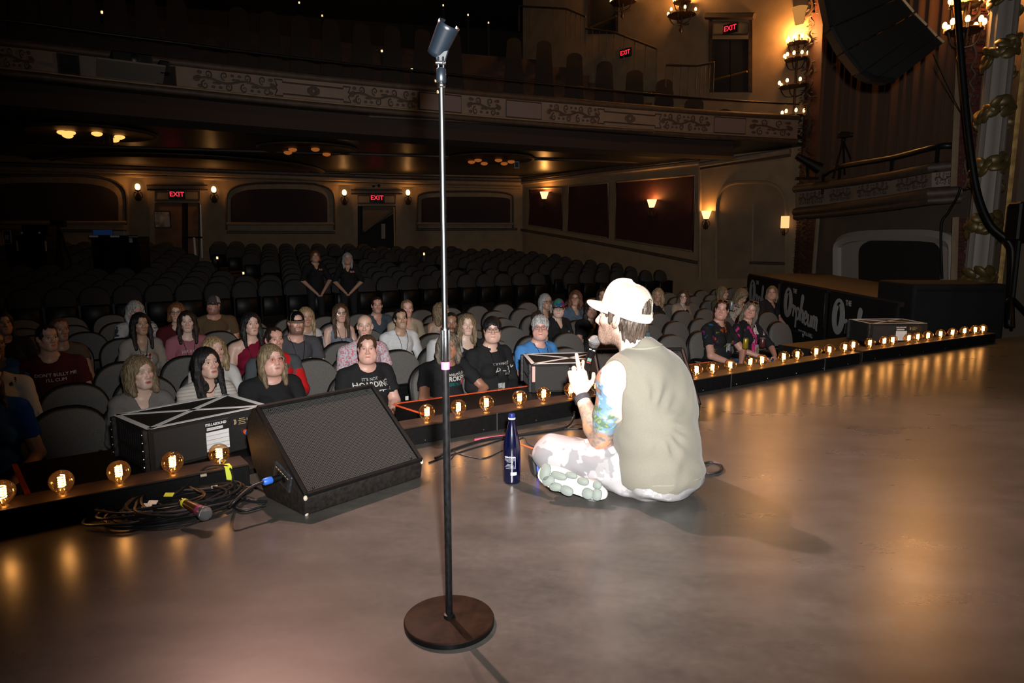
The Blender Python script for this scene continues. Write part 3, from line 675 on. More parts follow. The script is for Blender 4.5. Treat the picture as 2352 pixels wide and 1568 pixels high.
b = MB(); b.tube([(.28, -.1, -1), (.28, -.1, 8.5)], .035, 6); b.build('gilt_bead', GOLD, t)

P = at(300, 168, 11.0); t = thing('projector', 'black projector on a tilted pale shelf fixed to the balcony front at the left', 'projector', P)
m = frame((0, 0, 0), (FL[9] - FL[7])); b = MB(m @ Matrix.Rotation(-.35, 4, 'X')); b.box((0, -.1, -.02), (.95, .5, .03)); b.build('shelf', M('pale_shelf', (.16, .14, .12), .7), t)
b = MB(m); b.box((.02, .0, .16), (.58, .5, .22)); b.build('housing', BLACK, t, bevel=.02); b = MB(m); b.lathe([(.06, 0), (.07, .05), (.05, .06)], 16, (.05, -.25, .17), Matrix.Rotation(math.pi / 2, 3, 'X')); b.build('lens', DARKMETAL, t, smooth=True); b = MB(m); b.box((.48, -.1, .12), (.16, .2, .2)); b.build('clamp', BLACK, t, bevel=.02)
# ================================================================== WHO SITS WHERE (row, head centre in the photo, head height there)
ROWD = [2.32 + .9 * k for k in range(8)]
SEATED = {}
def seat_at(key, row, px, py, dd=0.0):
    d = ROWD[row] + dd; P = on_line(px, py, house(0, d), house(1, d)); SEATED[key] = dict(row=row, d=d, head=P, e=to_ed(P)[0]); return SEATED[key]
for key, row, px, py in (
    ('royal', 0, -42, 862), ('polo', 0, 322, 857), ('black_hair', 0, 475, 835), ('rose_glasses', 0, 624, 826), ('hoarding', 0, 844, 801), ('broken', 0, 1030, 795),
    ('hoodie', 0, 1131, 757), ('sky_tee', 0, 1241, 752), ('tie_dye', 0, 1658, 711), ('pink_jacket', 0, 1725, 712),
    ('white_sleeve', 1, -30, 815), ('white_top', 1, 492, 804), ('red_jacket', 1, 631, 780), ('floral_shirt', 1, 838, 749), ('beard_white', 1, 1036, 743), ('eyes_shut', 1, 1073, 746), ('grey_big', 1, 1415, 722), ('plaid', 1, 1462, 716),
    ('blue_sleeve', 2, -14, 790), ('maroon', 2, 110, 776), ('one_shoulder', 2, 577, 744), ('cap_back', 2, 680, 741), ('white_long', 2, 921, 732), ('bright_cap', 2, 1283, 708), ('black_tee_hidden', 2, 1360, 712), ('lace_top', 2, 1704, 680), ('black_polo', 2, 1773, 672),
    ('can_woman', 3, 138, 757), ('cardigan', 3, 323, 744), ('pink_tee', 3, 430, 739), ('vest', 3, 703, 728), ('overalls', 3, 782, 719), ('beige', 3, 935, 709), ('curly_back', 3, 1016, 716), ('long_grey', 3, 1253, 693), ('denim', 3, 1322, 685), ('dark_behind_cap', 3, 1384, 678), ('halter', 3, 1511, 678), ('beige_cardigan', 3, 1570, 682), ('long_hair_side', 3, 1660, 673),
    ('phone_black', 4, 6, 742), ('maroon_glasses', 4, 406, 718), ('blue_polo', 4, 866, 701),
    ('floral_blouse', 5, 311, 713), ('olive_cap', 5, 490, 700)):
    seat_at(key, row, px, py)

# ================================================================== CHAIRS
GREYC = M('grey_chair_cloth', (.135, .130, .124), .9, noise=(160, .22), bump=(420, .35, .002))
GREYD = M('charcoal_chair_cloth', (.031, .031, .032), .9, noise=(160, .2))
PAN = M('black_seat_pan', (.0045, .0045, .005), .45, noise=(20, .2), spec=.3); SHELL = M('black_seat_shell', (.005, .005, .005), .5, spec=.3)
def back_outline(w, z0, z1, zt, n=16):
    return [(-w * .96, z0), (w * .96, z0)] + [(w * math.copysign(abs(math.cos(a)) ** .85, math.cos(a)), z1 + (zt - z1) * math.sin(a)) for a in [math.pi * k / n for k in range(n + 1)]]
def lean(p): return Vector((p.x, p.y + (p.z - .45) * .20, p.z))
def slab(out_, y0, y1, bev, seg=2):
    b = MB(); b.prism([(x, y0, z) for x, z in out_], (0, y1 - y0, 0)); me = b.mesh('backrest', smooth=True, bevel=bev, bseg=seg); return me
def leaned(me):
    for v in me.vertices: v.co = lean(v.co)
    return me
ME_BACK = leaned(slab(back_outline(.245, .43, .70, .905), .165, .225, .022)); ME_SHELL = leaned(slab(back_outline(.256, .42, .705, .918), .226, .262, .01, 1))
b = MB(); b.box((0, .09, .385), (.46, .10, .40)); ME_PANUP = b.mesh('seat_pan', smooth=True, bevel=.035, bseg=3)
b = MB(); b.box((0, .155, .39), (.44, .05, .36)); ME_CUSHUP = b.mesh('seat', smooth=True, bevel=.02, bseg=2)
b = MB(); b.box((0, -.06, .415), (.46, .44, .07)); ME_CUSHDN = b.mesh('seat', smooth=True, bevel=.03, bseg=2)
b = MB(); b.box((0, -.06, .365), (.46, .44, .04)); ME_PANDN = b.mesh('seat_pan', smooth=True, bevel=.015)
b = MB(); b.tube(catmull([(0, .22, .0), (0, .20, .35), (0, .18, .56), (0, .08, .60), (0, -.13, .60), (0, -.19, .585), (0, -.20, .53)], 4), .018, 6); b.box((0, .14, .02), (.06, .3, .03)); ME_ARM = b.mesh('armrest', smooth=True)
ME_ARMS = []
for s in (-1, 1):
    me = ME_ARM.copy()
    for v in me.vertices: v.co.x += s * .272
    ME_ARMS.append(me)
for me, m in ((ME_BACK, GREYC), (ME_SHELL, SHELL), (ME_PANUP, PAN), (ME_CUSHUP, GREYC), (ME_CUSHDN, GREYC), (ME_PANDN, PAN), (ME_ARMS[0], DARKMETAL), (ME_ARMS[1], DARKMETAL)): me.materials.append(m)
b = MB()
def merge(b, me, mi):
    b.cur = mi; b.add([v.co.copy() for v in me.vertices], [tuple(p.vertices) for p in me.polygons])
for me, mi in ((ME_SHELL, 1), (ME_PANUP, 1)): merge(b, me, mi)
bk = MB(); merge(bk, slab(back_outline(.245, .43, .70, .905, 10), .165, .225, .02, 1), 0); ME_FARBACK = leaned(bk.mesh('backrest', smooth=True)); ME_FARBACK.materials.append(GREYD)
fr_ = MB(); fr_.cur = 0; merge(fr_, leaned(slab(back_outline(.256, .42, .705, .918, 10), .226, .262, .0 or .008, 1)), 0)
q_ = MB(); q_.box((0, .11, .385), (.46, .12, .40)); merge(fr_, q_.mesh('x', bevel=.03), 0); q_ = MB(); q_.box((.272, .12, .3), (.03, .2, .6)); merge(fr_, q_.mesh('x'), 0)
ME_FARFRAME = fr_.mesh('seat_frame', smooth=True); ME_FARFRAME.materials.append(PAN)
ORD = 'front second third fourth fifth sixth seventh eighth ninth tenth eleventh twelfth thirteenth fourteenth fifteenth sixteenth seventeenth eighteenth nineteenth twentieth'.split()
def nth(k):
    if k < 20: return ORD[k] if k else 'first'
    return 'twenty-' + (ORD[k - 20] if k > 20 else 'first') if k < 29 else '%dth' % (k + 1)
CHZ = math.atan2(.581, .814)
def chair(P, label, group, near=True, occupied=False, yaw=0.0):
    t = thing('theatre_chair', label, 'chair', P, CHZ + yaw, group)
    if near:
        link('backrest', ME_BACK, None, t); link('back_shell', ME_SHELL, None, t)
        link('seat', ME_CUSHDN if occupied else ME_CUSHUP, None, t); link('seat_pan', ME_PANDN if occupied else ME_PANUP, None, t)
        for a in ME_ARMS: link('armrest', a, None, t)
    else:
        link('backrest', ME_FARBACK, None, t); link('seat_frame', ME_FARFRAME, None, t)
    return t
PITWALL = (Vector((5.05, 14.6, 0)), Vector((4.62, 8.1, 0)))
def clear_of_walls(P):
    y = P.y
    lim = 4.30 + (y - 8.1) * (.40 / 6.5) if y < 15.2 else 6.7
    n = (CW - CA).normalized(); rel = P - CA; side = n.x * rel.y - n.y * rel.x      # negative on the house side of the right wall
    back = min((P - Vector((q.x, q.y, P.z))).length for q in BACK)
    return P.x < lim and side < -.45
def bodge_back(P):          # in front of the back wall
    for a, c in zip(BACK, BACK[1:]):
        d = (c - a).normalized(); r = P - a
        if 0 <= r.dot(d) <= (c - a).length: return (d.x * r.y - d.y * r.x) < -.75
    return True
WHO = {}
NCH = 0
SP = .555
for row in range(8):
    ppl = sorted([(v['e'], k) for k, v in SEATED.items() if v['row'] == row]); d = ROWD[row]
    # lattice pulled onto the people: keep each person's place, fill the gaps evenly
    es = []; lo, hi = -4.6, 14.0
    anchors = [e for e, _ in ppl] or [0.0]
    k = anchors[0] - SP
    while k > lo: es.append((k, None)); k -= SP
    for i, (e, who) in enumerate(ppl):
        es.append((e, who))
        nx = ppl[i + 1][0] if i + 1 < len(ppl) else hi; n = int(round((nx - e) / SP)) if i + 1 < len(ppl) else int((nx - e) / SP) + 1
        for j in range(1, max(1, n)): es.append((e + (nx - e) * j / n if i + 1 < len(ppl) else e + SP * j, None))
    es.sort(); seen = []
    for e, who in es:
        P = house(e, d + .02, rake(d)); x, y, D = topx(P + Vector((0, 0, .8)))
        if D < .5 or x < -70 or not clear_of_walls(P): continue
        if who is None and any(abs(e - q) < .42 for q, w_ in ppl): continue
        seen.append((e, who, P))
    for i, (e, who, P) in enumerate(seen):
        n = len(seen) - 1 - i
        ordrow = 'front row' if row == 0 else ORD[row] + ' row'
        if who: WHO[who] = chair(P, None, 'theatre chairs on the level floor', True, True); WHO[who]['row_name'] = ordrow; WHO[who]['nth'] = nth(n)
        else: chair(P, 'empty grey theatre chair, %s from the right end of the %s' % (nth(n), ordrow), 'theatre chairs on the level floor', True, False)
        NCH += 1
# raked block behind the cross aisle
def floor_px(px, py):
    P = ground(px, py, -.6)
    for _ in range(12): P = ground(px, py, rake(to_ed(P)[1]))
    D = topx(P)[2]; P = at(px, py, min(D, 20.5) if 0 < D else 20.5); P.z = rake(to_ed(P)[1]); return P
AISLES = [(floor_px(470, 596), floor_px(600, 705)), (floor_px(905, 592), floor_px(1215, 690))]
def in_aisle(P, wd=.62):
    for a, c in AISLES:
        a2, c2, p = a.to_2d(), c.to_2d(), P.to_2d(); u = (c2 - a2).normalized(); r = p - a2; t = r.dot(u)
        if -3 < t < (c2 - a2).length + 1 and abs(u.x * r.y - u.y * r.x) < wd: return True
    return False
far = []
for row in range(13):
    d0 = 11.6 + row * .92
    for k in range(-34, 44):
        e = k * .54 + (row % 2) * .27; d = d0 - .006 * (e - 3) ** 2 * (1 if e > 3 else .4); P = house(e, d, rake(d)); x, y, D = topx(P + Vector((0, 0, .85)))
        if D < 3 or x < -60 or x > 1900 or not clear_of_walls(P) or in_aisle(P) or not bodge_back(P): continue
        if P.y < 15.4 and P.x > 4.2: continue
        far.append((row, k, P, D))
far.sort(key=lambda q: q[3]); room = 296 - NCH
rows_ = {}
for q in far[:room]: rows_.setdefault(q[0], []).append(q)
for row in sorted(rows_):
    L_ = sorted(rows_[row], key=lambda q: -q[1])
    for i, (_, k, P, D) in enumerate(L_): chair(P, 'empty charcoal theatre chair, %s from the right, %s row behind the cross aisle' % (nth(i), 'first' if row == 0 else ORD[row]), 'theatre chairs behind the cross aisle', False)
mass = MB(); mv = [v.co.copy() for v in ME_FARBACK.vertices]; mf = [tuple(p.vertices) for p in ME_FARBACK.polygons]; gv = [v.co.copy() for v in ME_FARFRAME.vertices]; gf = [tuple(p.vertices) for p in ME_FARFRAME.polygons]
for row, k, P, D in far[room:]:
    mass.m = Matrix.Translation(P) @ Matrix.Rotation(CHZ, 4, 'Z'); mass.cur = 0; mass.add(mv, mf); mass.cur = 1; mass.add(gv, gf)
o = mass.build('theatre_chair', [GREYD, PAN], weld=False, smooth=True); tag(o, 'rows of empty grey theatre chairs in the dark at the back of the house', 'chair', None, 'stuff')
print('chairs', NCH, len(far))
a, c = AISLES[0]; u = (c - a).normalized(); n = Vector((-u.y, u.x, 0)).normalized() * .5; b = MB(); pts = []
b.prism([a + u * .4 - n, c + u * .5 - n, c + u * .5 + n, a + u * .4 + n], (0, 0, .012)); o = b.build('aisle_carpet', M('red_carpet', (.16, .022, .008), .95, noise=(60, .5))); tag(o, 'strip of red carpet running up the aisle to the left back doorway', 'carpet')
for k, (px, py) in enumerate(((499, 592), (559, 627), (974, 583), (1077, 614), (1208, 651))):
    P = at(px, py, topx(floor_px(px, py + 25))[2]); h = P.z - rake(to_ed(P)[1]); t = thing('aisle_light', ('tiny warm aisle light at the far end of the red carpet', 'tiny warm aisle light nearer along the red carpet', 'tiny warm aisle light highest up the middle aisle', 'tiny warm aisle light halfway down the middle aisle', 'tiny warm aisle light lowest in the middle aisle')[k], 'light', P, 0, 'aisle lights at the row ends')
    b = MB(); b.box((0, 0, 0), (.045, .03, .07)); b.build('lens', glow('step_glow', (1, .62, .30), 1.8), t); b = MB(); b.box((0, .05, -h / 2), (.06, .06, h)); b.build('housing', DARKMETAL, t)
# ================================================================== BODIES: smooth fields turned into one skin
F32 = np.float32
class Field:
    def __init__(s, xs, ys, zs, far=.09, pad=.03):
        s.ax = [np.asarray(a, F32) for a in (xs, ys, zs)]; s.v = np.full([len(a) for a in s.ax], far, F32); s.pad = pad
    def put(s, prim, k=.015, op='u', fr=None):
        f, lo, hi = prim; lo = np.asarray(lo, float); hi = np.asarray(hi, float); pad = k + s.pad
        if fr is None: a, b = lo - pad, hi + pad
        else:
            R, t = fr; c = np.array([[x, y, z] for x in (lo[0], hi[0]) for y in (lo[1], hi[1]) for z in (lo[2], hi[2])]) @ R.T + t
            a, b = c.min(0) - pad, c.max(0) + pad
        sl = []
        for i in range(3):
            i0 = int(np.searchsorted(s.ax[i], a[i])); i1 = int(np.searchsorted(s.ax[i], b[i], 'right'))
            if i1 <= i0: return s
            sl.append(slice(i0, i1))
        X = s.ax[0][sl[0]][:, None, None]; Y = s.ax[1][sl[1]][None, :, None]; Z = s.ax[2][sl[2]][None, None, :]
        if fr is not None:
            R, t = fr; X, Y, Z = X - F32(t[0]), Y - F32(t[1]), Z - F32(t[2])
            q2 = float((R[:, 0] ** 2).sum()); X, Y, Z = (F32(R[0, i] / q2) * X + F32(R[1, i] / q2) * Y + F32(R[2, i] / q2) * Z for i in range(3))
        d = f(X, Y, Z); cur = s.v[tuple(sl)]
        if fr is not None: d = d * F32(math.sqrt(q2))
        if op == 'u':
            h = np.maximum(k - np.abs(cur - d), 0) / k; r = np.minimum(cur, d) - h * h * (k * .25)
        else:
            d = -d; h = np.maximum(k - np.abs(cur - d), 0) / k; r = np.maximum(cur, d) + h * h * (k * .25)
        s.v[tuple(sl)] = r; return s
    def warp(s, f):          # small surface relief: folds, strands
        s.v += f(s.ax[0][:, None, None], s.ax[1][None, :, None], s.ax[2][None, None, :]).astype(F32); return s
    def clip(s, f):
        np.maximum(s.v, f(s.ax[0][:, None, None], s.ax[1][None, :, None], s.ax[2][None, None, :]).astype(F32), out=s.v); return s
    def mesh(s, name):
        v = s.v; v[0], v[-1] = .05, .05; v[:, 0] = .05; v[:, -1] = .05; v[:, :, 0] = .05; v[:, :, -1] = .05
        S_ = v < 0; n = S_.shape
        c = np.zeros([q - 1 for q in n], np.int8)
        for i in (0, 1):
            for j in (0, 1):
                for k in (0, 1): c += S_[i:n[0] - 1 + i, j:n[1] - 1 + j, k:n[2] - 1 + k]
        I, J, K = np.nonzero((c > 0) & (c < 8)); m = len(I); acc = np.zeros((m, 3)); cnt = np.zeros(m)
        idx = np.full(c.shape, -1, np.int32); idx[I, J, K] = np.arange(m); ax = s.ax
        co = [(i, j, k) for i in (0, 1) for j in (0, 1) for k in (0, 1)]
        for p in co:
            for a in range(3):
                if p[a]: continue
                q = list(p); q[a] = 1
                va = v[I + p[0], J + p[1], K + p[2]]; vb = v[I + q[0], J + q[1], K + q[2]]; hit = (va < 0) != (vb < 0)
                t = np.where(hit, va / np.where(hit, va - vb, 1), 0)
                for d, G in ((0, I), (1, J), (2, K)):
                    pa = ax[d][G + p[d]]; pb = ax[d][G + q[d]]; acc[:, d] += np.where(hit, pa + t * (pb - pa), 0)
                cnt += hit
        V = acc / cnt[:, None]; Q = []
        for a in range(3):
            A = S_[tuple(slice(0, n[d] - 1) if d == a else slice(1, n[d] - 1) for d in range(3))]; B = S_[tuple(slice(1, n[d]) if d == a else slice(1, n[d] - 1) for d in range(3))]
            g = np.array(np.nonzero(A != B)); inside = A[tuple(g)]; g = [g[d] + (0 if d == a else 1) for d in range(3)]
            u, w_ = (a + 1) % 3, (a + 2) % 3
            def cell(du, dw):
                h = [x.copy() for x in g]; h[u] = h[u] - du; h[w_] = h[w_] - dw; return idx[h[0], h[1], h[2]]
            q = np.stack([cell(1, 1), cell(0, 1), cell(0, 0), cell(1, 0)], 1); q[~inside] = q[~inside][:, ::-1]; Q.append(q)
        return V, np.concatenate(Q)
def axis(lo, hi, h, fine=()):
    pts = []; x = lo
    while x < hi:
        pts.append(x); st = h
        for a, b, g in fine:
            if a <= x < b: st = min(st, g)
            elif x < a < x + st: st = max(a - x, g * .6)
        x += st
    pts.append(hi); return np.array(pts)
def caps(a, b, r1, r2=None):
    a = np.asarray(a, float); b = np.asarray(b, float); r2 = r1 if r2 is None else r2; ba = b - a; L2 = max(float(ba @ ba), 1e-12); r = max(r1, r2)
    def f(X, Y, Z):
        x, y, z = X - F32(a[0]), Y - F32(a[1]), Z - F32(a[2]); t = np.clip((x * F32(ba[0]) + y * F32(ba[1]) + z * F32(ba[2])) / F32(L2), 0, 1)
        return np.sqrt((x - t * F32(ba[0])) ** 2 + (y - t * F32(ba[1])) ** 2 + (z - t * F32(ba[2])) ** 2) - (F32(r1) + t * F32(r2 - r1))
    return f, np.minimum(a, b) - r, np.maximum(a, b) + r
def ell(c, r, R=None):
    c = np.asarray(c, float); r = np.asarray(r, float) * np.ones(3)
    def f(X, Y, Z):
        x, y, z = X - F32(c[0]), Y - F32(c[1]), Z - F32(c[2])
        if R is not None: x, y, z = (F32(R[0, i]) * x + F32(R[1, i]) * y + F32(R[2, i]) * z for i in range(3))
        k0 = np.sqrt((x / F32(r[0])) ** 2 + (y / F32(r[1])) ** 2 + (z / F32(r[2])) ** 2); k1 = np.sqrt((x / F32(r[0] ** 2)) ** 2 + (y / F32(r[1] ** 2)) ** 2 + (z / F32(r[2] ** 2)) ** 2)
        return np.where(k1 > 1e-6, k0 * (k0 - 1) / np.maximum(k1, F32(1e-6)), -F32(r.min()))
    e = r if R is None else np.ones(3) * r.max(); return f, c - e, c + e
def rotz(a): c, s_ = math.cos(a), math.sin(a); return np.array([[c, -s_, 0], [s_, c, 0], [0, 0, 1.]])
def rotx(a): c, s_ = math.cos(a), math.sin(a); return np.array([[1, 0, 0], [0, c, -s_], [0, s_, c]])
def roty(a): c, s_ = math.cos(a), math.sin(a); return np.array([[c, 0, s_], [0, 1, 0], [-s_, 0, c]])
def basis(x, y, z): return np.stack([np.asarray(q, float) for q in (x, y, z)], 1)
def put_head(F, fr, fat=0.0, nose=1.0, ears=True, male=True, smile=False):
    P = lambda p, k=.015, op='u': F.put(p, k, op, fr)
    P(ell((0, .015, .035), (.074, .094, .082))); P(ell((0, -.020, .05), (.062, .068, .05)), .02)
    P(ell((0, -.022, -.032), ((.058 if male else .055) + fat, .066, .083)), .025)
    jw = (.048 if male else .041) + fat
    for s_ in (1, -1):
        P(caps((s_ * jw, .004, -.052), (s_ * .020, -.058, -.095), .018 + fat * .8, .016 + fat), .03)
        P(ell((s_ * .038, -.054, -.018), (.026, .024, .022)), .02)
        if fat > .004: P(ell((s_ * .042, -.040, -.058), (.026 + fat, .03, .028 + fat)), .02)
    P(caps((-.012, -.066, -.096), (.012, -.066, -.096), .019 if male else .017), .025)
    if fat > .006: P(ell((0, -.022, -.105), (.052 + fat, .045, .028)), .03)
    P(caps((-.032, -.077, .026), (.032, -.077, .026), .0115 if male else .010), .018)
    for s_ in (1, -1): P(ell((s_ * .031, -.098, .003), (.019, .0165, .0095)), .012, 's')
    P(caps((0, -.083, .014), (0, -.105 * (1 if nose <= 1 else 1.02), -.029), .0072, .0115 * nose), .013)
    for s_ in (1, -1): P(ell((s_ * .0125, -.094, -.034), (.008, .012, .0075)), .008)
    P(ell((0, -.070, -.066), (.036, .0215, .027)), .025)
    P(caps((-.019, -.0835, -.0625), (0, -.0875, -.0615), .0050, .0062), .006); P(caps((.019, -.0835, -.0625), (0, -.0875, -.0615), .0050, .0062), .006); P(caps((-.014, -.0850, -.0735), (.014, -.0850, -.0735), .0068), .006)
    P(caps((-.025, -.0905, -.0665), (0, -.0945, -.0680), .0026), .004, 's'); P(caps((.025, -.0905, -.0665), (0, -.0945, -.0680), .0026), .004, 's')
    if ears:
        for s_ in (1, -1):
            P(ell((s_ * .077, .014, -.006), (.009, .019, .031), rotx(-.2) @ rotz(s_ * -.35)), .008); P(ell((s_ * .083, .008, .0), (.006, .010, .017)), .006, 's')
def paint_head(V, fr, skin, lips, brow, hairc=None, beard=0.0, beardc=None, closed=False, blush=.25, shade=None, brow_w=1.0):
    """own colours of the face: lips, brows, lashes, stubble"""
    R, t = fr; q = (V - t) @ R / (R[:, 0] ** 2).sum(); x, y, z = q[:, 0], q[:, 1], q[:, 2]; ax = np.abs(x)
    C = np.tile(np.array([*skin, 1.0]), (len(V), 1))
    def mix(m, c): m = np.clip(m, 0, 1)[:, None]; C[:, :3] = C[:, :3] * (1 - m) + np.array(c) * m
    head = (np.abs(z) < .16) & (ax < .11) & (np.abs(y) < .16); fr_ = head & (y < -.03)
    sm = lambda v, a, b: np.clip((v - a) / (b - a), 0, 1)
    mix(np.where(fr_, blush * np.exp(-(((ax - .042) / .022) ** 2 + ((z + .022) / .022) ** 2)), 0), np.array(skin) * np.array([1.15, .55, .5]))
    mix(np.where(fr_, .3 * np.exp(-((x / .013) ** 2 + ((z + .03) / .012) ** 2)), 0), np.array(skin) * np.array([1.1, .6, .55]))
    if beard > 0:
        m = sm(-z, .028, .055) * np.where(head & (y < .03), 1, 0); m = np.maximum(m * np.where(ax > .026, 1, sm(-z, .076, .09)), np.where(fr_ & (ax < .03) & (z < -.043) & (z > -.060), .9, 0))
        m = np.maximum(m, np.where(head & (y < .03) & (ax > .048), sm(-z, .0, .03), 0)) * np.where(z < -.125, np.exp(-(-.125 - z) * 90), 1)
        mix(m * beard, beardc or brow)
    mix(np.where(fr_ & (y < -.070), np.exp(-((x / .0245) ** 4 + ((z + .068) / .0105) ** 4)), 0), lips)
    mix(np.where(fr_ & (y < -.08), .6 * np.exp(-((x / .025) ** 4 + ((z + .0680 - .06 * ax) / .0026) ** 2)), 0), np.array(lips) * .35)
    bz = .0275 + .004 * (1 - ((ax - .03) / .02) ** 2) - .002
    mix(np.where(fr_, .85 * np.exp(-(((ax - .030) / .018) ** 4 + ((z - bz) / (.0042 * brow_w)) ** 2)), 0), brow)
    ez = .002 if closed else .0105 - 22 * (ax - .031) ** 2
    mix(np.where(fr_, .75 * np.exp(-(((ax - .031) / .0155) ** 4 + ((z - ez) / .0026) ** 2)), 0), (.03, .02, .018))
    if shade is not None: mix(np.where(fr_, .55 * np.exp(-(((ax - .032) / .017) ** 4 + ((z - .013) / .007) ** 2)), 0), shade)
    return C
def skin_mesh(name, F, fr=None, C=None, **paint):
    V, Q = F.mesh(name); me = fast_mesh(name, V, Q)
    if fr is not None: C = paint_head(V, fr, **paint)
    if callable(C): C = C(V)
    if C is not None:
        a = me.color_attributes.new('Col', 'FLOAT_COLOR', 'POINT'); a.data.foreach_set('color', np.ascontiguousarray(C, F32).ravel())
    return me
SKIN = M('skin', (.5, .35, .28), .42, vc=True, noise=(60, .07), bump=(260, .12, .002))
EYEW = M('eye_white', (.62, .60, .57), .25); IRIS = {k: M('iris_' + k, c, .15) for k, c in dict(brown=(.03, .014, .008), blue=(.10, .16, .22), green=(.08, .10, .06), dark=(.012, .008, .006)).items()}
def eye_mesh(iris):
    b = MB(); vs = []; fs = []; seg, rings = 14, 10; r = (.0148, .0125, .0062)
    for i in range(rings + 1):
        th = math.pi * i / rings
        for k in range(seg):
            a = 2 * math.pi * k / seg; vs.append((r[0] * math.sin(th) * math.cos(a), -r[1] * math.cos(th), r[2] * math.sin(th) * math.sin(a)))
    for i in range(rings):
        b.cur = 0
        for k in range(seg): fs.append((i * seg + k, i * seg + (k + 1) % seg, (i + 1) * seg + (k + 1) % seg, (i + 1) * seg + k))
    b.add(vs, fs); me = b.mesh('eye', smooth=True); me.materials.append(EYEW); me.materials.append(IRIS[iris])
    for p in me.polygons:
        c = p.center
        if c.y < 0 and (c.x ** 2 + c.z ** 2) < .0060 ** 2: p.material_index = 1
    return me
EYES = {k: eye_mesh(k) for k in IRIS}
def mat4(fr): m = Matrix.Identity(4); R, t = fr; [m.__setitem__(i, (*R[i], t[i])) for i in range(3)]; return m
def add_eyes(root, fr, iris):
    for s_ in (1, -1):
        o = link('eye', EYES[iris], None, root); o.matrix_local = mat4((fr[0], fr[0] @ np.array([s_ * .031, -.0735, .003]) + fr[1]))
def hair_mat(col):
    n = 'hair_%d_%d_%d' % tuple(int(c * 1000) for c in col)
    return M(n, col, .42, spec=.35, noise=(95, .75), stretch=(1, 1, .10), bump=(260, .9, .005))
def hair_mesh(style, fr, L=.0, h=.0068, vol=1.0, seed=0):
    """the hair as one shell around the cranium with hanging locks; L is how far it falls below the chin"""
    R, t = fr; low = -.13 - L if style in ('long', 'wavy', 'curly', 'bob', 'bushy') else -.10
    ext = .16 if style in ('curly', 'bushy') else .135
    c = np.array([[x, y, z] for x in (-ext, ext) for y in (-ext, ext) for z in (low - .03, .15)]) @ R.T + t; a, b = c.min(0), c.max(0)
    F = Field(*[np.arange(a[i], b[i] + h, h) for i in range(3)], pad=.02); P = lambda p, k=.02, op='u': F.put(p, k, op, fr)
    th = dict(short=.008, crop=.008, pixie=.016, tied=.009, cap=.007, long=.013, wavy=.016, bob=.016, curly=.026, bushy=.03).get(style, .01) * vol
    P(ell((0, .018, .037), (.075 + th, .095 + th, .084 + th)))
    if style in ('short', 'crop', 'pixie', 'cap'):
        P(caps((0, .062, -.03), (0, .066, -.07 if style != 'pixie' else -.075), .05, .036 + th * .5), .03)
        for s_ in (1, -1): P(ell((s_ * (.071 + th * .3), -.012, -.004), (.004, .012, .024 if style != 'crop' else .018)), .008)
    elif style == 'tied':
        P(caps((0, .062, -.02), (0, .064, -.06), .05, .04), .03); P(ell((0, .118, .03), (.03, .03, .035)), .01)
    else:
        wv = 1.25 if style in ('wavy', 'curly', 'bushy') else 1.0
        P(caps((0, .06, .0), (0, .07, low + .05), .062 * wv, .05 * wv), .03); P(caps((-.05, .06, 0), (-.06, .05, low + .05), .045 * wv, .036 * wv), .03); P(caps((.05, .06, 0), (.06, .05, low + .05), .045 * wv, .036 * wv), .03)
        for s_ in (1, -1):
            P(caps((s_ * .070, .0, .035), (s_ * (.080 + .01 * wv), -.004, -.09), .026 * wv, .028 * wv), .04)
            if L > .015: P(caps((s_ * (.080 + .01 * wv), -.002, -.08), (s_ * (.082 + .01 * (wv - 1)), -.03 - .12 * L, low + .02), .028 * wv, .018 * wv), .02)
    # open face
    if style not in ('short', 'crop', 'pixie', 'tied', 'cap'):
        P(ell((0, -.112, -.028), (.060, .082, .098)), .014, 's'); P(caps((0, -.10, -.06), (0, -.10, -.2 - L), .052, .045), .014, 's')
    else:
        P(ell((0, -.112, -.03), (.070 if style != 'tied' else .078, .080, .084 if style != 'pixie' else .078)), .012, 's'); P(caps((-.1, -.075, -.06), (.1, -.075, -.06), .06), .01, 's')
        for s_ in (1, -1): P(ell((s_ * .085, .016, -.012), (.022, .024, .034)), .008, 's')
    def strands(X, Y, Z):
        x, y, z = X - t[0], Y - t[1], Z - t[2]; q2 = (R[:, 0] ** 2).sum(); qx, qy, qz = ((R[0, i] * x + R[1, i] * y + R[2, i] * z) / q2 for i in range(3))
        an = np.arctan2(qx, -qy + .03)
        if style in ('curly', 'bushy'): return .0065 * (np.sin(qx * 190 + seed + 2 * np.sin(qz * 60)) * np.sin(qy * 170 + 1) * np.sin(qz * 160 + 2 * np.sin(qx * 90))) + .003 * np.sin(an * 18 + qz * 60)
        wob = (.9 * np.sin(qz * 38 + seed)) if style == 'wavy' else .25 * np.sin(qz * 22 + seed)
        return (.35 if style == 'tied' else 1.0) * .0026 * np.sin(an * 36 + wob * 3 + 5 * np.sin(qz * 9 + an * 3)) + .0014 * np.sin(an * 13 + wob * 2 + seed)
    F.warp(strands); V, Q = F.mesh('hair'); return fast_mesh('hair', V, Q)
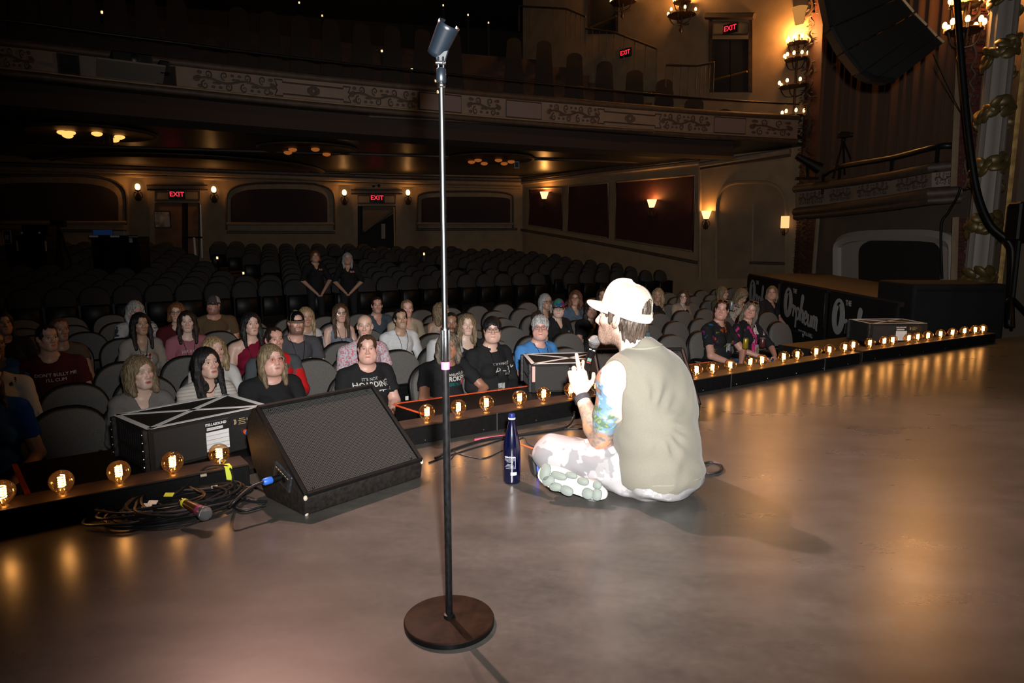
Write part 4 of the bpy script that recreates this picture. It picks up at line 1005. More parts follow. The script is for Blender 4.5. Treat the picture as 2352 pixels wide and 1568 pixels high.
def add_glasses(root, fr, col, round_=False, big=1.0, lens=None):
    b = MB(mat4(fr)); W_, H_ = .0265 * big, .0205 * big
    for s_ in (1, -1):
        pts = []
        for k in range(20):
            a = 2 * math.pi * k / 20; n_ = 2.0 if round_ else 3.6
            cx = math.copysign(abs(math.cos(a)) ** (2 / n_), math.cos(a)); cz = math.copysign(abs(math.sin(a)) ** (2 / n_), math.sin(a))
            pts.append((s_ * .0325 + W_ * cx, -.100 + .010 * abs(s_ * .0325 + W_ * cx) / .06, .001 + H_ * cz))
        b.tube(pts, .0022, 5, True); b.tube([(s_ * .059, -.090, .008), (s_ * .078, -.05, .010), (s_ * .083, .01, .008)], .002, 5)
    b.tube([(-.008, -.101, .005), (0, -.103, .007), (.008, -.101, .005)], .002, 5); o = b.build('glasses', col, root, smooth=True)
    b = MB(mat4(fr))
    for s_ in (1, -1): b.prism([(s_ * .0325 + W_ * .93 * math.cos(2 * math.pi * k / 14), -.0975, .001 + H_ * .93 * math.sin(2 * math.pi * k / 14)) for k in range(14)], (0, .0008, 0))
    b.build('lens', lens or thin_glass('spectacle_lens', (.93, .93, .93), .8), o); return o
def cap_mesh(fr, grow=0.0, hi=.0, thick=.004, opening=True, nseg=56, nr=18):
    """trucker cap crown in head space: returns crown mesh with panels (0 cloth, 1 mesh panel)"""
    b = MB(mat4(fr)); vs = []; fs = []
    a_, b_ = .0815 + grow, .1025 + grow
    def pt(th, u):       # th 0 = front (-y), u 0 rim .. 1 top
        cy = math.cos(th); front = max(0.0, cy); z0 = .036 - .026 * (1 - cy) / 2 - .012; top = .128 + hi + .016 * front
        e_ = u ** 1.0; an = e_ * math.pi / 2; rr = math.cos(an) ** (.62 + .0 * front); zz = math.sin(an) ** (.95 - .22 * front)
        return (a_ * math.sin(th) * rr, .018 - b_ * cy * rr * (1.0 + .03 * front * (1 - u)), z0 + (top - z0) * zz)
    for i in range(nr + 1):
        for k in range(nseg): vs.append(pt(2 * math.pi * k / nseg, i / nr * .985))
    top = len(vs); vs.append((0, .018, .128 + hi + .004))
    for i in range(nr):
        for k in range(nseg):
            th = 2 * math.pi * (k + .5) / nseg; bk = abs(((th + math.pi) % (2 * math.pi)) - math.pi); back = math.pi - bk
            u = (i + .5) / nr
            if opening and back < .62 and .16 < u < .16 + .34 * math.sqrt(max(0, 1 - (back / .62) ** 2)): continue
            q = (i * nseg + k, i * nseg + (k + 1) % nseg, (i + 1) * nseg + (k + 1) % nseg, (i + 1) * nseg + k)
            seam = min(abs(back - x) for x in (.0, 1.05)) < .055; edge = u < .13 or u > .93
            b.cur = 1 if (bk > 1.0 and not seam and not edge) else 0; b.add([vs[j] for j in q], ((0, 1, 2, 3),))
    b.cur = 0
    for k in range(nseg): b.add([vs[nr * nseg + k], vs[nr * nseg + (k + 1) % nseg], vs[top]], ((0, 1, 2),))
    return b.mesh('cap', smooth=True), pt
def add_cap(root, fr, m_front, m_mesh, m_brim, grow=0.0, backwards=False, opening=True, hi=0.0, fine=1):
    if backwards: fr = (fr[0] @ rotz(math.pi), fr[1])
    me, pt = cap_mesh(fr, grow, hi, opening=opening, nseg=56 * fine, nr=18 * fine); o = link('cap', me, [m_front, m_mesh], root); sm = o.modifiers.new('thick', 'SOLIDIFY'); sm.thickness = .003; sm.offset = 1
    b = MB(mat4(fr)); vs = []; fs = []; n = 16; rows = 7
    for j in range(rows + 1):
        r = j / rows
        for k in range(n + 1):
            s_ = (k / n - .5) * 2; th = s_ * 1.12; p = Vector(pt(th, .0)); ln = .074 * math.sqrt(max(0, 1 - (abs(s_) ** 2.6))) * r
            vs.append((p.x * (1 + .02 * r), p.y - ln, p.z + .004 - ln * .12 - .0 * r - .016 * (abs(s_) ** 2) * r))
    for j in range(rows):
        for k in range(n): fs.append((j * (n + 1) + k, j * (n + 1) + k + 1, (j + 1) * (n + 1) + k + 1, (j + 1) * (n + 1) + k))
    b.add(vs, fs); br = b.build('brim', m_brim, o, smooth=True); sm = br.modifiers.new('thick', 'SOLIDIFY'); sm.thickness = .004; sm.offset = 0
    b = MB(mat4(fr)); b.ball((0, .018, .133 + hi), (.008, .008, .004), 8, 5); b.build('button', m_front, o, smooth=True)
    return o
def put_hand(F, wrist, d, n, curl=.6, left=True, s=1.0, pointing=None, fr=None):
    """palm, four unequal bent fingers and a thumb from the side; d along the hand, n out of the back of the hand"""
    d = np.asarray(d, float); d = d / np.linalg.norm(d); n = np.asarray(n, float); n = n - d * (n @ d); n = n / np.linalg.norm(n); sd = np.cross(d, n) * (1 if left else -1); w_ = np.asarray(wrist, float)
    R = basis(sd, d, n); c = w_ + d * .048 * s
    F.put(ell(c, (.040 * s, .050 * s, .015 * s), R), .012)
    for i, (off, ln) in enumerate(((.030, .070), (.010, .080), (-.011, .074), (-.030, .058))):
        q = curl if not (pointing and i in pointing) else pointing[i]; a = w_ + d * (.088 - .006 * abs(i - 1.2)) * s + sd * off * s
        v1 = d * math.cos(q * .7) - n * math.sin(q * .7) + sd * off * 1.2; v1 /= np.linalg.norm(v1); b_ = a + v1 * ln * .52 * s; v2 = d * math.cos(q * 1.9) - n * math.sin(q * 1.9); e_ = b_ + v2 * ln * .50 * s
        F.put(caps(a - v1 * .02, b_, .0102 * s, .0094 * s), .006); F.put(caps(b_, e_, .0094 * s, .0078 * s), .004)
    t0 = w_ + d * .025 * s + sd * .026 * s; t1 = t0 + (d * .6 + sd * .8 - n * .25) * .042 * s; t2 = t1 + (d * .85 + sd * .15 - n * .5) * .034 * s
    F.put(caps(t0, t1, .014 * s, .0105 * s), .012); F.put(caps(t1, t2, .0105 * s, .008 * s), .004)
CLOTH = {}
def cloth(col, rough=.88, name='cloth', noise=None, **k):
    n = '%s_%d_%d_%d' % (name, *[int(c * 1000) for c in col]); return M(n, col, rough, noise=noise or (120, .10), bump=(34, .28, .006), spec=.25, **k)
DENIM = cloth((.05, .085, .16), name='denim', noise=(200, .25)); DARKPANT = cloth((.02, .02, .024), name='trousers')
TONE = dict(fair=(.70, .45, .36), pink=(.72, .42, .345), tan=(.52, .31, .22), olive=(.50, .31, .21), brown=(.28, .15, .092), pale=(.74, .52, .43), ruddy=(.62, .335, .26), dusk=(.36, .20, .14))
HAIRC = dict(blonde=(.33, .235, .13), dirty=(.20, .145, .085), brown=(.075, .043, .025), dark=(.022, .014, .011), black=(.010, .009, .010), grey=(.33, .33, .33), silver=(.45, .45, .45), red=(.18, .075, .03), auburn=(.12, .05, .025), sandy=(.22, .15, .09), mixed=(.15, .12, .09))
def person(key, label, seat=None, P=None, zh=1.2, yaw=None, look=None, male=True, skin='fair', hair=('short', 'brown'), L=.05, shirt=(.1, .1, .1), sleeve='short', neck='crew', fat=0.0, wide=1.0, iris='brown', beard=0.0, beardc=None, closed=False, pants=None, shirt_name='t_shirt', standing=False, tilt=0.0, nod=0.0, hands=False, arms=None, lips=None, shade=None, shirt_mat=None, vol=1.0, lean_x=0.0, coarse=1.0, brow=None, hs=1.0):
    if seat: P = seat['head']; fl = rake(seat['d']); zh = P.z - fl
    else: fl = P.z - zh
    yaw = CHZ if yaw is None else yaw
    root = thing('person', label, 'person', (P.x, P.y, fl), yaw, None)
    look = Vector(look) if look is not None else Vector((.42, 2.9, .75)); v = look - P; hy = math.atan2(v.x, -v.y) - yaw; hy = (hy + math.pi) % (2 * math.pi) - math.pi; hy = max(-1.0, min(1.0, hy)); pitch = math.atan2(v.z, math.hypot(v.x, v.y)) * .6 + nod
    R = rotz(hy) @ roty(tilt) @ rotx(-pitch) * .955; fr = (R, np.array([0, 0, zh])); T = (zh - .45) / .73 if not standing else 1.0
    tone = TONE[skin] if isinstance(skin, str) else skin; hc = HAIRC[hair[1]] if isinstance(hair[1], str) else hair[1]
    lc = lips or tuple(np.array(tone) * np.array([.92, .50, .48])); bc = brow or tuple(np.array(hc) * .6 + np.array(tone) * .12)
    wide = .90 * (1 + (wide - 1) * .62); w_ = (.192 if male else .168) * wide; nr = (.056 if male else .047) + fat
    if not standing: Z = lambda h: .45 + (h - .45) * T
    else: Z = lambda h: zh - (1.18 - h)
    yh = .06; sx = lean_x
    tor = [(ell((sx * .5, yh - .005, Z(.86)), (.152 * wide, .108 + fat * 1.5, .17 * T)), .03), (ell((sx * .2, yh - .02 - fat, Z(.66)), (.140 * wide + fat * 1.5, .112 + fat * 4, .17 * T)), .05), (ell((0, yh, Z(.53)), (.172 * wide + fat, .125 + fat * 2, .11)), .05),
           (caps((sx - w_ * .88, yh, Z(.955)), (sx + w_ * .88, yh, Z(.955)), .052), .04), (caps((sx * .8, yh - .01, Z(1.03)), (sx - w_ * .75, yh, Z(.972)), .044, .040), .035), (caps((sx * .8, yh - .01, Z(1.03)), (sx + w_ * .75, yh, Z(.972)), .044, .040), .035)]
    if not male:
        for s_ in (1, -1): tor.append((ell((s_ * .075 * wide + sx * .5, yh - .095 - fat, Z(.815)), (.066 * wide, .058 + fat, .064)), .03))
    else: tor.append((ell((sx * .5, yh - .05, Z(.88)), (.13 * wide, .07, .09)), .04))
    am = {}
    for s_ in (1, -1):
        sh = np.array([sx + s_ * w_, yh + .005, Z(.950)]); el = np.array([s_ * (w_ + .055), yh - .06, Z(.69)]); wr = np.array([s_ * .075, yh - .30, Z(.60)])
        if arms and s_ in arms: el, wr = (np.array(q, float) if q is not None else r for q, r in zip(arms[s_], (el, wr)))
        am[s_] = (sh, el, wr)
    ar = (.050 if male else .046) * (.6 + .4 * wide) + fat * .8
    hip = .45 if not standing else zh - .70
    legs = []
    for s_ in (1, -1):
        if not standing: a, k_, b_ = (s_ * .09, yh - .03, .50), (s_ * .13, yh - .46, .49), (s_ * .13, yh - .44, .09)
        else: a, k_, b_ = (s_ * .09, yh, hip), (s_ * .10, yh - .02, .48), (s_ * .11, yh + .01, .09)
        legs.append((a, k_, b_))
    rad = .125; h = .0052 * coarse; hb = .016
    fz = [(zh - .15, zh + .135, h)]; fx = [(-rad, rad, h)]; fy = [(-.135, .14, h)]
    if hands:
        for s_ in (1, -1):
            w3 = am[s_][2]; fx.append((w3[0] - .1, w3[0] + .1, .0065)); fy.append((w3[1] - .12, w3[1] + .06, .0065)); fz.append((w3[2] - .1, w3[2] + .1, .0065))
    xm = max(abs(am[s_][i][0]) for s_ in (1, -1) for i in range(3)) + .12; ym = min(-.62, min(am[s_][i][1] for s_ in (1, -1) for i in range(3)) - .16)
    F = Field(axis(-xm, xm, hb, fx), axis(ym, .24, hb, fy), axis(-.02, zh + .145, hb, fz), pad=.035)
    for p, k in tor: F.put(p, k)
    F.put(caps((sx * .9, yh - .005, Z(.985)), (R @ np.array([0, .022, -.065]))+ fr[1], nr + .006, nr), .03)
    for s_ in (1, -1):
        sh, el, wr = am[s_]; F.put(caps(sh, el, ar, ar * .82), .03); F.put(caps(el, wr, ar * .84, .026), .015)
        dv = wr - el; dv /= np.linalg.norm(dv)
        F.put(ell(wr + dv * .05, (.036, .045, .022)), .015) if not hands else put_hand(F, wr, dv * np.array([.6, 1, 1]) + np.array([-s_ * .35, 0, -.1]), np.array([s_ * .35, -.25, .9]), .55, s_ > 0)
    for a, k_, b_ in legs: F.put(caps(a, k_, .08, .056), .03); F.put(caps(k_, b_, .055, .038), .02); F.put(caps((b_[0], b_[1], .045), (b_[0], b_[1] - .15, .035), .038, .034), .02)
    put_head(F, fr, fat, 1.0 + (.1 if male else -.05), True, male)
    me = skin_mesh('body', F, fr, skin=tone, lips=lc, brow=bc, beard=beard, beardc=beardc, closed=closed, shade=shade, brow_w=1.25 if male else .9)
    body = link('body', me, SKIN, root)
    if not closed: add_eyes(root, fr, iris)
    # shirt
    hc_ = .0125 * coarse; top = Z(1.03) + .03; low = hip if not standing else hip - .10
    G = Field(np.arange(-xm, xm, hc_), np.arange(ym, .25, hc_), np.arange(low - .02, top + .06, hc_), pad=.03); o_ = .011
    def infl(p): f, lo, hi = p; return (lambda X, Y, Z_: f(X, Y, Z_) - F32(o_)), lo - o_, hi + o_
    for p, k in tor: G.put(infl(p), k)
    if sleeve != 'none':
        fr_s = dict(short=.62, elbow=.95, long=1.0, cap=.28)[sleeve]
        for s_ in (1, -1):
            sh, el, wr = am[s_]; e2 = sh + (el - sh) * fr_s
            G.put(caps(sh, e2, ar + .013, ar * (.86 if fr_s > .8 else .98) + .014), .03)
            if sleeve == 'long': G.put(caps(el, wr - (wr - el) * .06, ar * .84 + .013, .038), .015)
            elif fr_s < .9: dv = (el - sh) / np.linalg.norm(el - sh); c = e2 + dv * .075; G.put(ell(c, .068 + ar * .3), .006, 's')
    else:
        for s_ in (1, -1):
            sh, el, wr = am[s_]; G.put(caps(sh + np.array([s_ * .012, 0, .02]), el + np.array([s_ * .02, 0, 0]), .062, .05), .008, 's')
    nk = np.array([sx * .9, yh - .01, Z(1.0)]); up = fr[1] + R @ np.array([0, .03, -.05])
    G.put(caps(nk, up, nr + .022, nr + .02), .006, 's')
    if neck == 'v': G.put(caps(nk + np.array([0, -.06, .02]), nk + np.array([0, -.15 - fat, -.13]), .05, .012), .01, 's')
    elif neck == 'scoop': G.put(ell(nk + np.array([0, -.10 - fat, -.02]), (.085, .09, .075)), .012, 's')
    elif neck == 'crew': G.put(ell(nk + np.array([0, -.045, .012]), (.062, .07, .04)), .01, 's')
    elif neck == 'one': G.put(caps(nk + np.array([-.02, 0, .05]), nk + np.array([-.30, -.02, -.09]), .085, .10), .01, 's')
    elif neck == 'halter': [G.put(caps(nk + np.array([s_ * .11, 0, .05]), nk + np.array([s_ * .26, -.02, -.11]), .05, .11), .01, 's') for s_ in (1, -1)]; G.put(caps(nk + np.array([0, .07, .06]), nk + np.array([0, .12, -.15]), .09, .12), .01, 's')
    elif neck == 'strap': G.put(ell(nk + np.array([0, -.09, .0]), (.10, .12, .13)), .012, 's'); [G.put(ell(nk + np.array([s_ * .19, -.0, .0]), (.08, .2, .075)), .01, 's') for s_ in (1, -1)]
    sd = (hash_(key) % 100) * .3
    G.warp(lambda X, Y, Z_: .0030 * np.sin(X * 34 + Z_ * 46 + sd + 2.2 * np.sin(Z_ * 21 + X * 9)) * np.sin(Z_ * 30 - X * 18 + Y * 20) + .0018 * np.sin(Z_ * 80 + 3 * np.sin(X * 26 + sd)))
    G.clip(lambda X, Y, Z_: (F32(low) - Z_) + 0 * X + 0 * Y)
    V, Q = G.mesh('shirt'); sme = fast_mesh(shirt_name, V, Q); shirt_o = link(shirt_name, sme, shirt_mat or cloth(shirt), root)
    # trousers
    Hh = .02; G = Field(np.arange(-.30, .31, Hh), np.arange(-.62, .25, Hh), np.arange(.05, hip + .22, Hh), pad=.04)
    G.put(infl(tor[2][0]), .05) if not standing else G.put(ell((0, yh, hip + .03), (.165 * wide + fat, .12 + fat * 2, .12)), .05)
    for a, k_, b_ in legs: G.put(caps(a, k_, .094, .072), .04); G.put(caps(k_, (b_[0], b_[1], .10), .070, .056), .02)
    V, Q = G.mesh('trousers'); link('trousers', fast_mesh('trousers', V, Q), pants or DARKPANT, root)
    for s_ in (0, 1):
        b_ = legs[s_][2]; b = MB(); b.tube([(b_[0], b_[1] + .06, .045), (b_[0], b_[1] - .06, .05), (b_[0], b_[1] - .16, .038), (b_[0], b_[1] - .21, .03)], [.045, .05, .045, .022], 8); b.build('shoe', BLACK, root, smooth=True)
    if hair[0] != 'bald': link('hair', hair_mesh(hair[0], fr, L, .0072 * coarse, vol, hash_(key) % 7), hair_mat(hc), root)
    root['hs'] = 1; del root['hs']
    return dict(root=root, fr=fr, Z=Z, shirt=shirt_o, body=body, yh=yh, nk=nk, am=am, w=w_, zh=zh, R=R)
def hash_(s): return sum((i + 3) * ord(c) for i, c in enumerate(s))
def bvh(o): me = o.data; return BVHTree.FromPolygons([v.co for v in me.vertices], [tuple(p.vertices) for p in me.polygons])
def front_hit(trees, x, z, lift=.004):
    best = None
    for t in trees:
        h = t.ray_cast(Vector((x, -.9, z)), Vector((0, 1, 0)))
        if h[0] is not None and (best is None or h[0].y < best.y): best = h[0]
    return None if best is None else best + Vector((0, -lift, 0))
def lanyard(p, drop=.30, half=.075, card=None, col=None):
    tr = [bvh(p['shirt']), bvh(p['body'])]; nk = p['nk']; top = nk[2] + .035; pts = []
    for s_ in (-1, 1):
        seq = [(nk[0] + s_ * half * (1 - t) ** .9, top - drop * t) for t in [k / 12 for k in range(13)]]; q = [front_hit(tr, x, z) for x, z in seq]; q = [v for v in q if v is not None]; pts = pts + (q if s_ < 0 else q[::-1][1:])
    if len(pts) < 4: return
    b = MB(); b.tube(pts, .0032, 5); o = b.build('lanyard', col or BLACK, p['root'], smooth=True)
    if card:
        v = front_hit(tr, nk[0], top - drop - .05, .010)
        if v is not None: b = MB(); b.box(v, (.075, .004, .11)); b.build('badge', card, o)
def chest_text(p, lines, mat, x0=0.0, name='chest_print', grow=1.0):
    """printed lettering laid on the cloth; lines: (text, size, x, z below the neck[, shear, mat])"""
    tr = bvh(p['shirt']); nk = p['nk']
    for ln in lines:
        tx, size, x, dz = ln[:4]; me = text_mesh(tx, size, 0, shear=ln[4] if len(ln) > 4 else 0.0, bold=ln[6] if len(ln) > 6 else .0)
        bm = bmesh.new(); bm.from_mesh(me); bmesh.ops.triangulate(bm, faces=bm.faces)
        for _ in range(2):
            lg = [e for e in bm.edges if e.calc_length() > size * .5]
            if not lg: break
            bmesh.ops.subdivide_edges(bm, edges=lg, cuts=1, use_grid_fill=True); bmesh.ops.triangulate(bm, faces=bm.faces)
        bm.to_mesh(me); bm.free()
        for v in me.vertices:
            q = front_hit([tr], nk[0] + x + v.co.x, nk[2] - dz + v.co.y, .0045); v.co = q if q is not None else Vector((nk[0] + x + v.co.x, -.15, nk[2] - dz + v.co.y))
        link(name, me, ln[5] if len(ln) > 5 and ln[5] else mat, p['shirt'])
def chest_patch(p, name, x, dz, w_, h, mat, n=6):
    tr = bvh(p['shirt']); nk = p['nk']; b = MB(); vs = []; fs = []
    for i in range(n + 1):
        for j in range(n + 1):
            X, Z_ = nk[0] + x + w_ * (i / n - .5), nk[2] - dz + h * (j / n - .5); q = front_hit([tr], X, Z_, .005); vs.append(q if q is not None else Vector((X, -.12, Z_)))
    for i in range(n):
        for j in range(n): fs.append((i * (n + 1) + j, (i + 1) * (n + 1) + j, (i + 1) * (n + 1) + j + 1, i * (n + 1) + j + 1))
    b.add(vs, fs); return b.build(name, mat, p['shirt'], smooth=True)
def pat(name, base, spots, rough=.88):
    """printed cloth: patches of colour over a base; spots = (colour, scale, threshold, width)"""
    m = bpy.data.materials.new(name); m.use_nodes = True; nt = m.node_tree; N = nt.nodes; L = nt.links; b = N['Principled BSDF']; b.inputs['Roughness'].default_value = rough; b.inputs['Specular IOR Level'].default_value = .25
    tc = N.new('ShaderNodeTexCoord'); cur = None
    for i, (c, sc, th, wd) in enumerate(spots):
        mp = N.new('ShaderNodeMapping'); mp.inputs['Location'].default_value = (i * 3.7, i * 1.3, i * 5.1); L.new(tc.outputs['Object'], mp.inputs[0])
        n = N.new('ShaderNodeTexNoise'); n.inputs['Scale'].default_value = sc; n.inputs['Detail'].default_value = 3; L.new(mp.outputs[0], n.inputs['Vector'])
        r = N.new('ShaderNodeValToRGB'); r.color_ramp.elements[0].position = th; r.color_ramp.elements[0].color = (0, 0, 0, 1); r.color_ramp.elements[1].position = th + wd; r.color_ramp.elements[1].color = (1, 1, 1, 1); L.new(n.outputs['Fac'], r.inputs[0])
        x = N.new('ShaderNodeMix'); x.data_type = 'RGBA'; L.new(r.outputs[0], x.inputs['Factor']); x.inputs['B'].default_value = (*c, 1)
        if cur: L.new(cur, x.inputs['A'])
        else: x.inputs['A'].default_value = (*base, 1)
        cur = x.outputs['Result']
    L.new(cur, b.inputs['Base Color']); return m
def stripes(name, base, bands, rough=.88):
    """woven stripes: bands = (colour, axis vector, scale, threshold, strength)"""
    m = bpy.data.materials.new(name); m.use_nodes = True; nt = m.node_tree; N = nt.nodes; L = nt.links; b = N['Principled BSDF']; b.inputs['Roughness'].default_value = rough; b.inputs['Specular IOR Level'].default_value = .25
    tc = N.new('ShaderNodeTexCoord'); cur = None
    for c, axv, sc, th, st in bands:
        d = N.new('ShaderNodeVectorMath'); d.operation = 'DOT_PRODUCT'; d.inputs[1].default_value = axv; L.new(tc.outputs['Object'], d.inputs[0])
        a = N.new('ShaderNodeMath'); a.operation = 'MULTIPLY'; a.inputs[1].default_value = sc; L.new(d.outputs['Value'], a.inputs[0]); f = N.new('ShaderNodeMath'); f.operation = 'FRACT'; L.new(a.outputs[0], f.inputs[0])
        g = N.new('ShaderNodeMath'); g.operation = 'LESS_THAN'; g.inputs[1].default_value = th; L.new(f.outputs[0], g.inputs[0]); k = N.new('ShaderNodeMath'); k.operation = 'MULTIPLY'; k.inputs[1].default_value = st; L.new(g.outputs[0], k.inputs[0])
        x = N.new('ShaderNodeMix'); x.data_type = 'RGBA'; L.new(k.outputs[0], x.inputs['Factor']); x.inputs['B'].default_value = (*c, 1)
        if cur: L.new(cur, x.inputs['A'])
        else: x.inputs['A'].default_value = (*base, 1)
        cur = x.outputs['Result']
    L.new(cur, b.inputs['Base Color']); return m
# ================================================================== THE AUDIENCE
S = SEATED; BK = (.016, .016, .018); INK = M('shirt_ink', (.62, .62, .60), .8)
FR_BLACK = M('black_frames', (.012, .010, .010), .3); FR_BROWN = M('tortoise_frames', (.06, .025, .012), .3); FR_CLEAR = M('clear_frames', (.55, .42, .38), .25); FR_RED = M('dark_red_frames', (.16, .012, .02), .3); FR_WIRE = M('wire_frames', (.5, .42, .36), .25, .9)
BADGE = pat('badge_print', (.42, .50, .55), [((.34, .26, .12), 26, .5, .05), ((.10, .07, .03), 40, .56, .05)], .5)
C1 = 1.18
# ---- front row
p = person('royal', 'person at the left edge in a royal blue tee holding a dark cup', S['royal'], male=False, skin='tan', hair=('long', 'dark'), L=.14, shirt=(.008, .075, .40), wide=1.2, fat=.01, pants=DENIM, hands=True, neck='v', arms={1: ((.245, -.02, .70), (.10, -.20, .585)), -1: (None, None)})
w3 = p['root'].matrix_basis @ Vector((.03, -.36, .60)); t = thing('cup', 'dark cup held in the lap of the person in royal blue', 'cup', w3, .3)
b = MB(); b.lathe([(.030, -.05), (.036, .07), (.034, .07), (.028, -.045)], 18); b.build('cup_body', M('dark_cup', (.02, .018, .016), .35), t, smooth=True); b = MB(); b.lathe([(.0365, .068), (.0385, .074), (.036, .08), (.001, .082)], 18); b.build('lid', BLACK, t, smooth=True)
person('polo', 'woman with wavy blonde hair and closed eyelids in a grey polo', S['polo'], male=False, skin='pale', hair=('wavy', 'dirty'), L=.035, shirt=(.19, .18, .175), sleeve='elbow', neck='v', closed=True, lips=(.42, .10, .12), shade=(.22, .27, .25), shirt_name='polo_shirt', vol=1.15)
p = person('black_hair', 'woman with long straight black hair and a cream ribbed cardigan over a black top', S['black_hair'], male=False, skin='fair', hair=('long', 'black'), L=.20, shirt=(.52, .48, .44), sleeve='long', neck='v', shirt_name='cardigan', shirt_mat=stripes('ribbed_knit', (.58, .54, .50), [((.40, .37, .34), (0, .25, 1), 38, .35, .8)]), vol=1.25, iris='brown', lips=(.48, .14, .14), nod=.06)
chest_patch(p, 'black_top', 0, .17, .15, .22, cloth(BK)); b = MB(); q = front_hit([bvh(p['body'])], 0, p['nk'][2] + .0, .004)
tr = bvh(p['body']); pts = [front_hit([tr], x, p['nk'][2] + .01 - .045 * (1 - (x / .05) ** 2), .004) for x in [(-.05 + .01 * k) for k in range(11)]]; b.tube([q for q in pts if q], .004, 5); b.build('choker', M('dark_chain', (.12, .09, .06), .3, .8), p['root'])
p = person('rose_glasses', 'woman with long blonde hair and clear pink glasses in a plain black tee', S['rose_glasses'], male=False, skin='pink', hair=('long', 'dirty'), L=.10, shirt=BK, fat=.013, wide=1.28, iris='blue', vol=1.2, lips=(.46, .20, .18))
add_glasses(p['root'], p['fr'], FR_CLEAR, True, 1.12, thin_glass('rose_lens', (.98, .90, .88), .5))
p = person('hoarding', 'person with tied back dark hair in a black tee with white block lettering', S['hoarding'], male=False, skin='pink', hair=('tied', 'brown'), shirt=BK, fat=.012, wide=1.40, iris='green', look=(-.2, 1.2, .9))
chest_text(p, [("IT'S NOT", .036, -.015, .072), ('HOARDING', .060, 0, .118, 0, None, .0012)], INK)
for k in range(5):       # a row of small rifle silhouettes under the words
    tr = bvh(p['shirt']); x0 = -.15 + .075 * k; q = [front_hit([tr], x0 + dx, p['nk'][2] - .165 + dz, .005) for dx, dz in ((-.03, .002), (.03, .004), (.03, .0), (.008, -.002), (.004, -.014), (-.002, -.014), (-.004, -.003), (-.018, -.003), (-.03, -.011))]
    if all(q): b = MB(); b.add(q, (tuple(range(9)),)); b.build('chest_print', INK, p['shirt'])
chest_patch(p, 'sleeve_flag', .30, .27, .03, .035, INK, 2)
p = person('broken', 'person with curly blonde hair and clasped hands in a black tee with a rose print', S['broken'], male=True, skin=(.40, .19, .12), hair=('curly', 'mixed'), L=.04, shirt=BK, wide=1.22, fat=.006, hands=True, vol=.9, look=(.2, 1.0, .8), arms={1: ((.32, -.10, .70), (.045, -.33, .58)), -1: ((-.31, -.08, .68), (-.05, -.34, .575))})
chest_text(p, [('beautifully', .046, .035, .085, .35), ('BROKEN', .060, .035, .130, 0, None, .002)], INK)
chest_patch(p, 'rose_print', .115, .165, .055, .055, pat('rose', (.55, .06, .09), [((.75, .35, .38), 45, .52, .1)]), 4); chest_patch(p, 'leaf_print', .02, .180, .12, .035, pat('teal_leaves', (.01, .10, .10), [(BK, 40, .5, .03)]), 4)
b = MB(); c = p['am'][-1][2]; b.lathe([(.034, -.01), (.036, 0), (.034, .01)], 16, c, Matrix(((0.2, 0, -.98), (0, 1, 0), (.98, 0, .2)))); b.build('wristband', M('lime_band', (.25, .75, .05), .5), p['root'])
p = person('hoodie', 'person with short black hair and bold black glasses in a black hoodie', S['hoodie'], male=False, skin='fair', hair=('pixie', 'black'), shirt=BK, sleeve='long', fat=.012, wide=1.38, shirt_name='hoodie', iris='dark', look=(.3, 1.0, .9), vol=1.1)
add_glasses(p['root'], p['fr'], FR_BLACK, False, 1.08); chest_text(p, [('IT IS WHATEVER', .030, .06, .13), ('IT IS', .030, .09, .225)], INK)
tr = bvh(p['shirt'])
for sg in ([(-.09, -.02), (-.05, .015), (-.075, -.012), (-.03, -.008), (-.035, .012)], [(-.01, -.012), (.02, -.014)], [(.055, .028), (.06, -.03)], [(.045, .0), (.11, .004), (.14, .02), (.145, -.006), (.17, .012)]):
    q = [front_hit([tr], .05 + x, p['nk'][2] - .18 + z, .004) for x, z in sg]; q = [v for v in q if v]; b = MB(); b.tube(catmull(q, 4), .0045, 5); b.build('chest_print', INK, p['shirt'])
lanyard(p, .34, .06, BADGE)
b = MB(); b.tube([(p['nk'][0] + .098 * math.sin(a), p['nk'][1] + .012 - .085 * math.cos(a), p['nk'][2] + .035 - .030 * math.cos(a)) for a in [.35 + (2 * math.pi - .7) * k / 20 for k in range(21)]], [.012 + .022 * math.sin(math.pi * k / 20) for k in range(21)], 8); b.build('hood', cloth(BK), p['shirt'], smooth=True)
for s_ in (1, -1): b = MB(mat4(p['fr'])); b.tube([(s_ * .084 + .0 * k, .006 + .016 * math.cos(a), -.055 + .018 * math.sin(a)) for k, a in enumerate([2 * math.pi * j / 14 for j in range(14)])], .0018, 5, True); b.build('hoop_earring', CHROME, p['root'])
p = person('sky_tee', 'older woman with short silver hair and dark red glasses in a sky blue tee', S['sky_tee'], male=False, skin='pink', hair=('pixie', 'silver'), shirt=(.07, .25, .60), wide=1.35, fat=.012, iris='blue', vol=1.2, look=(.25, 1.2, .9))
add_glasses(p['root'], p['fr'], FR_RED, False, 1.05); lanyard(p, .40, .07)
p = person('tie_dye', 'woman with sunglasses on her head in a black tee with rainbow tie dye', S['tie_dye'], male=False, skin='ruddy', hair=('tied', 'dark'), wide=1.35, fat=.010, shirt_mat=pat('rainbow_splash', BK, [((.20, .02, .18), 7, .64, .04), ((.02, .12, .25), 8, .65, .03), ((.24, .18, .01), 9, .66, .03), ((.40, .07, .01), 10, .66, .03)]), shirt=(.03, .03, .03), pants=DENIM, hands=True, tilt=.12, look=(-.3, 1.0, 1.0), arms={1: ((.30, -.12, .68), (.02, -.30, .56)), -1: ((-.30, -.10, .68), (.02, -.33, .53))})
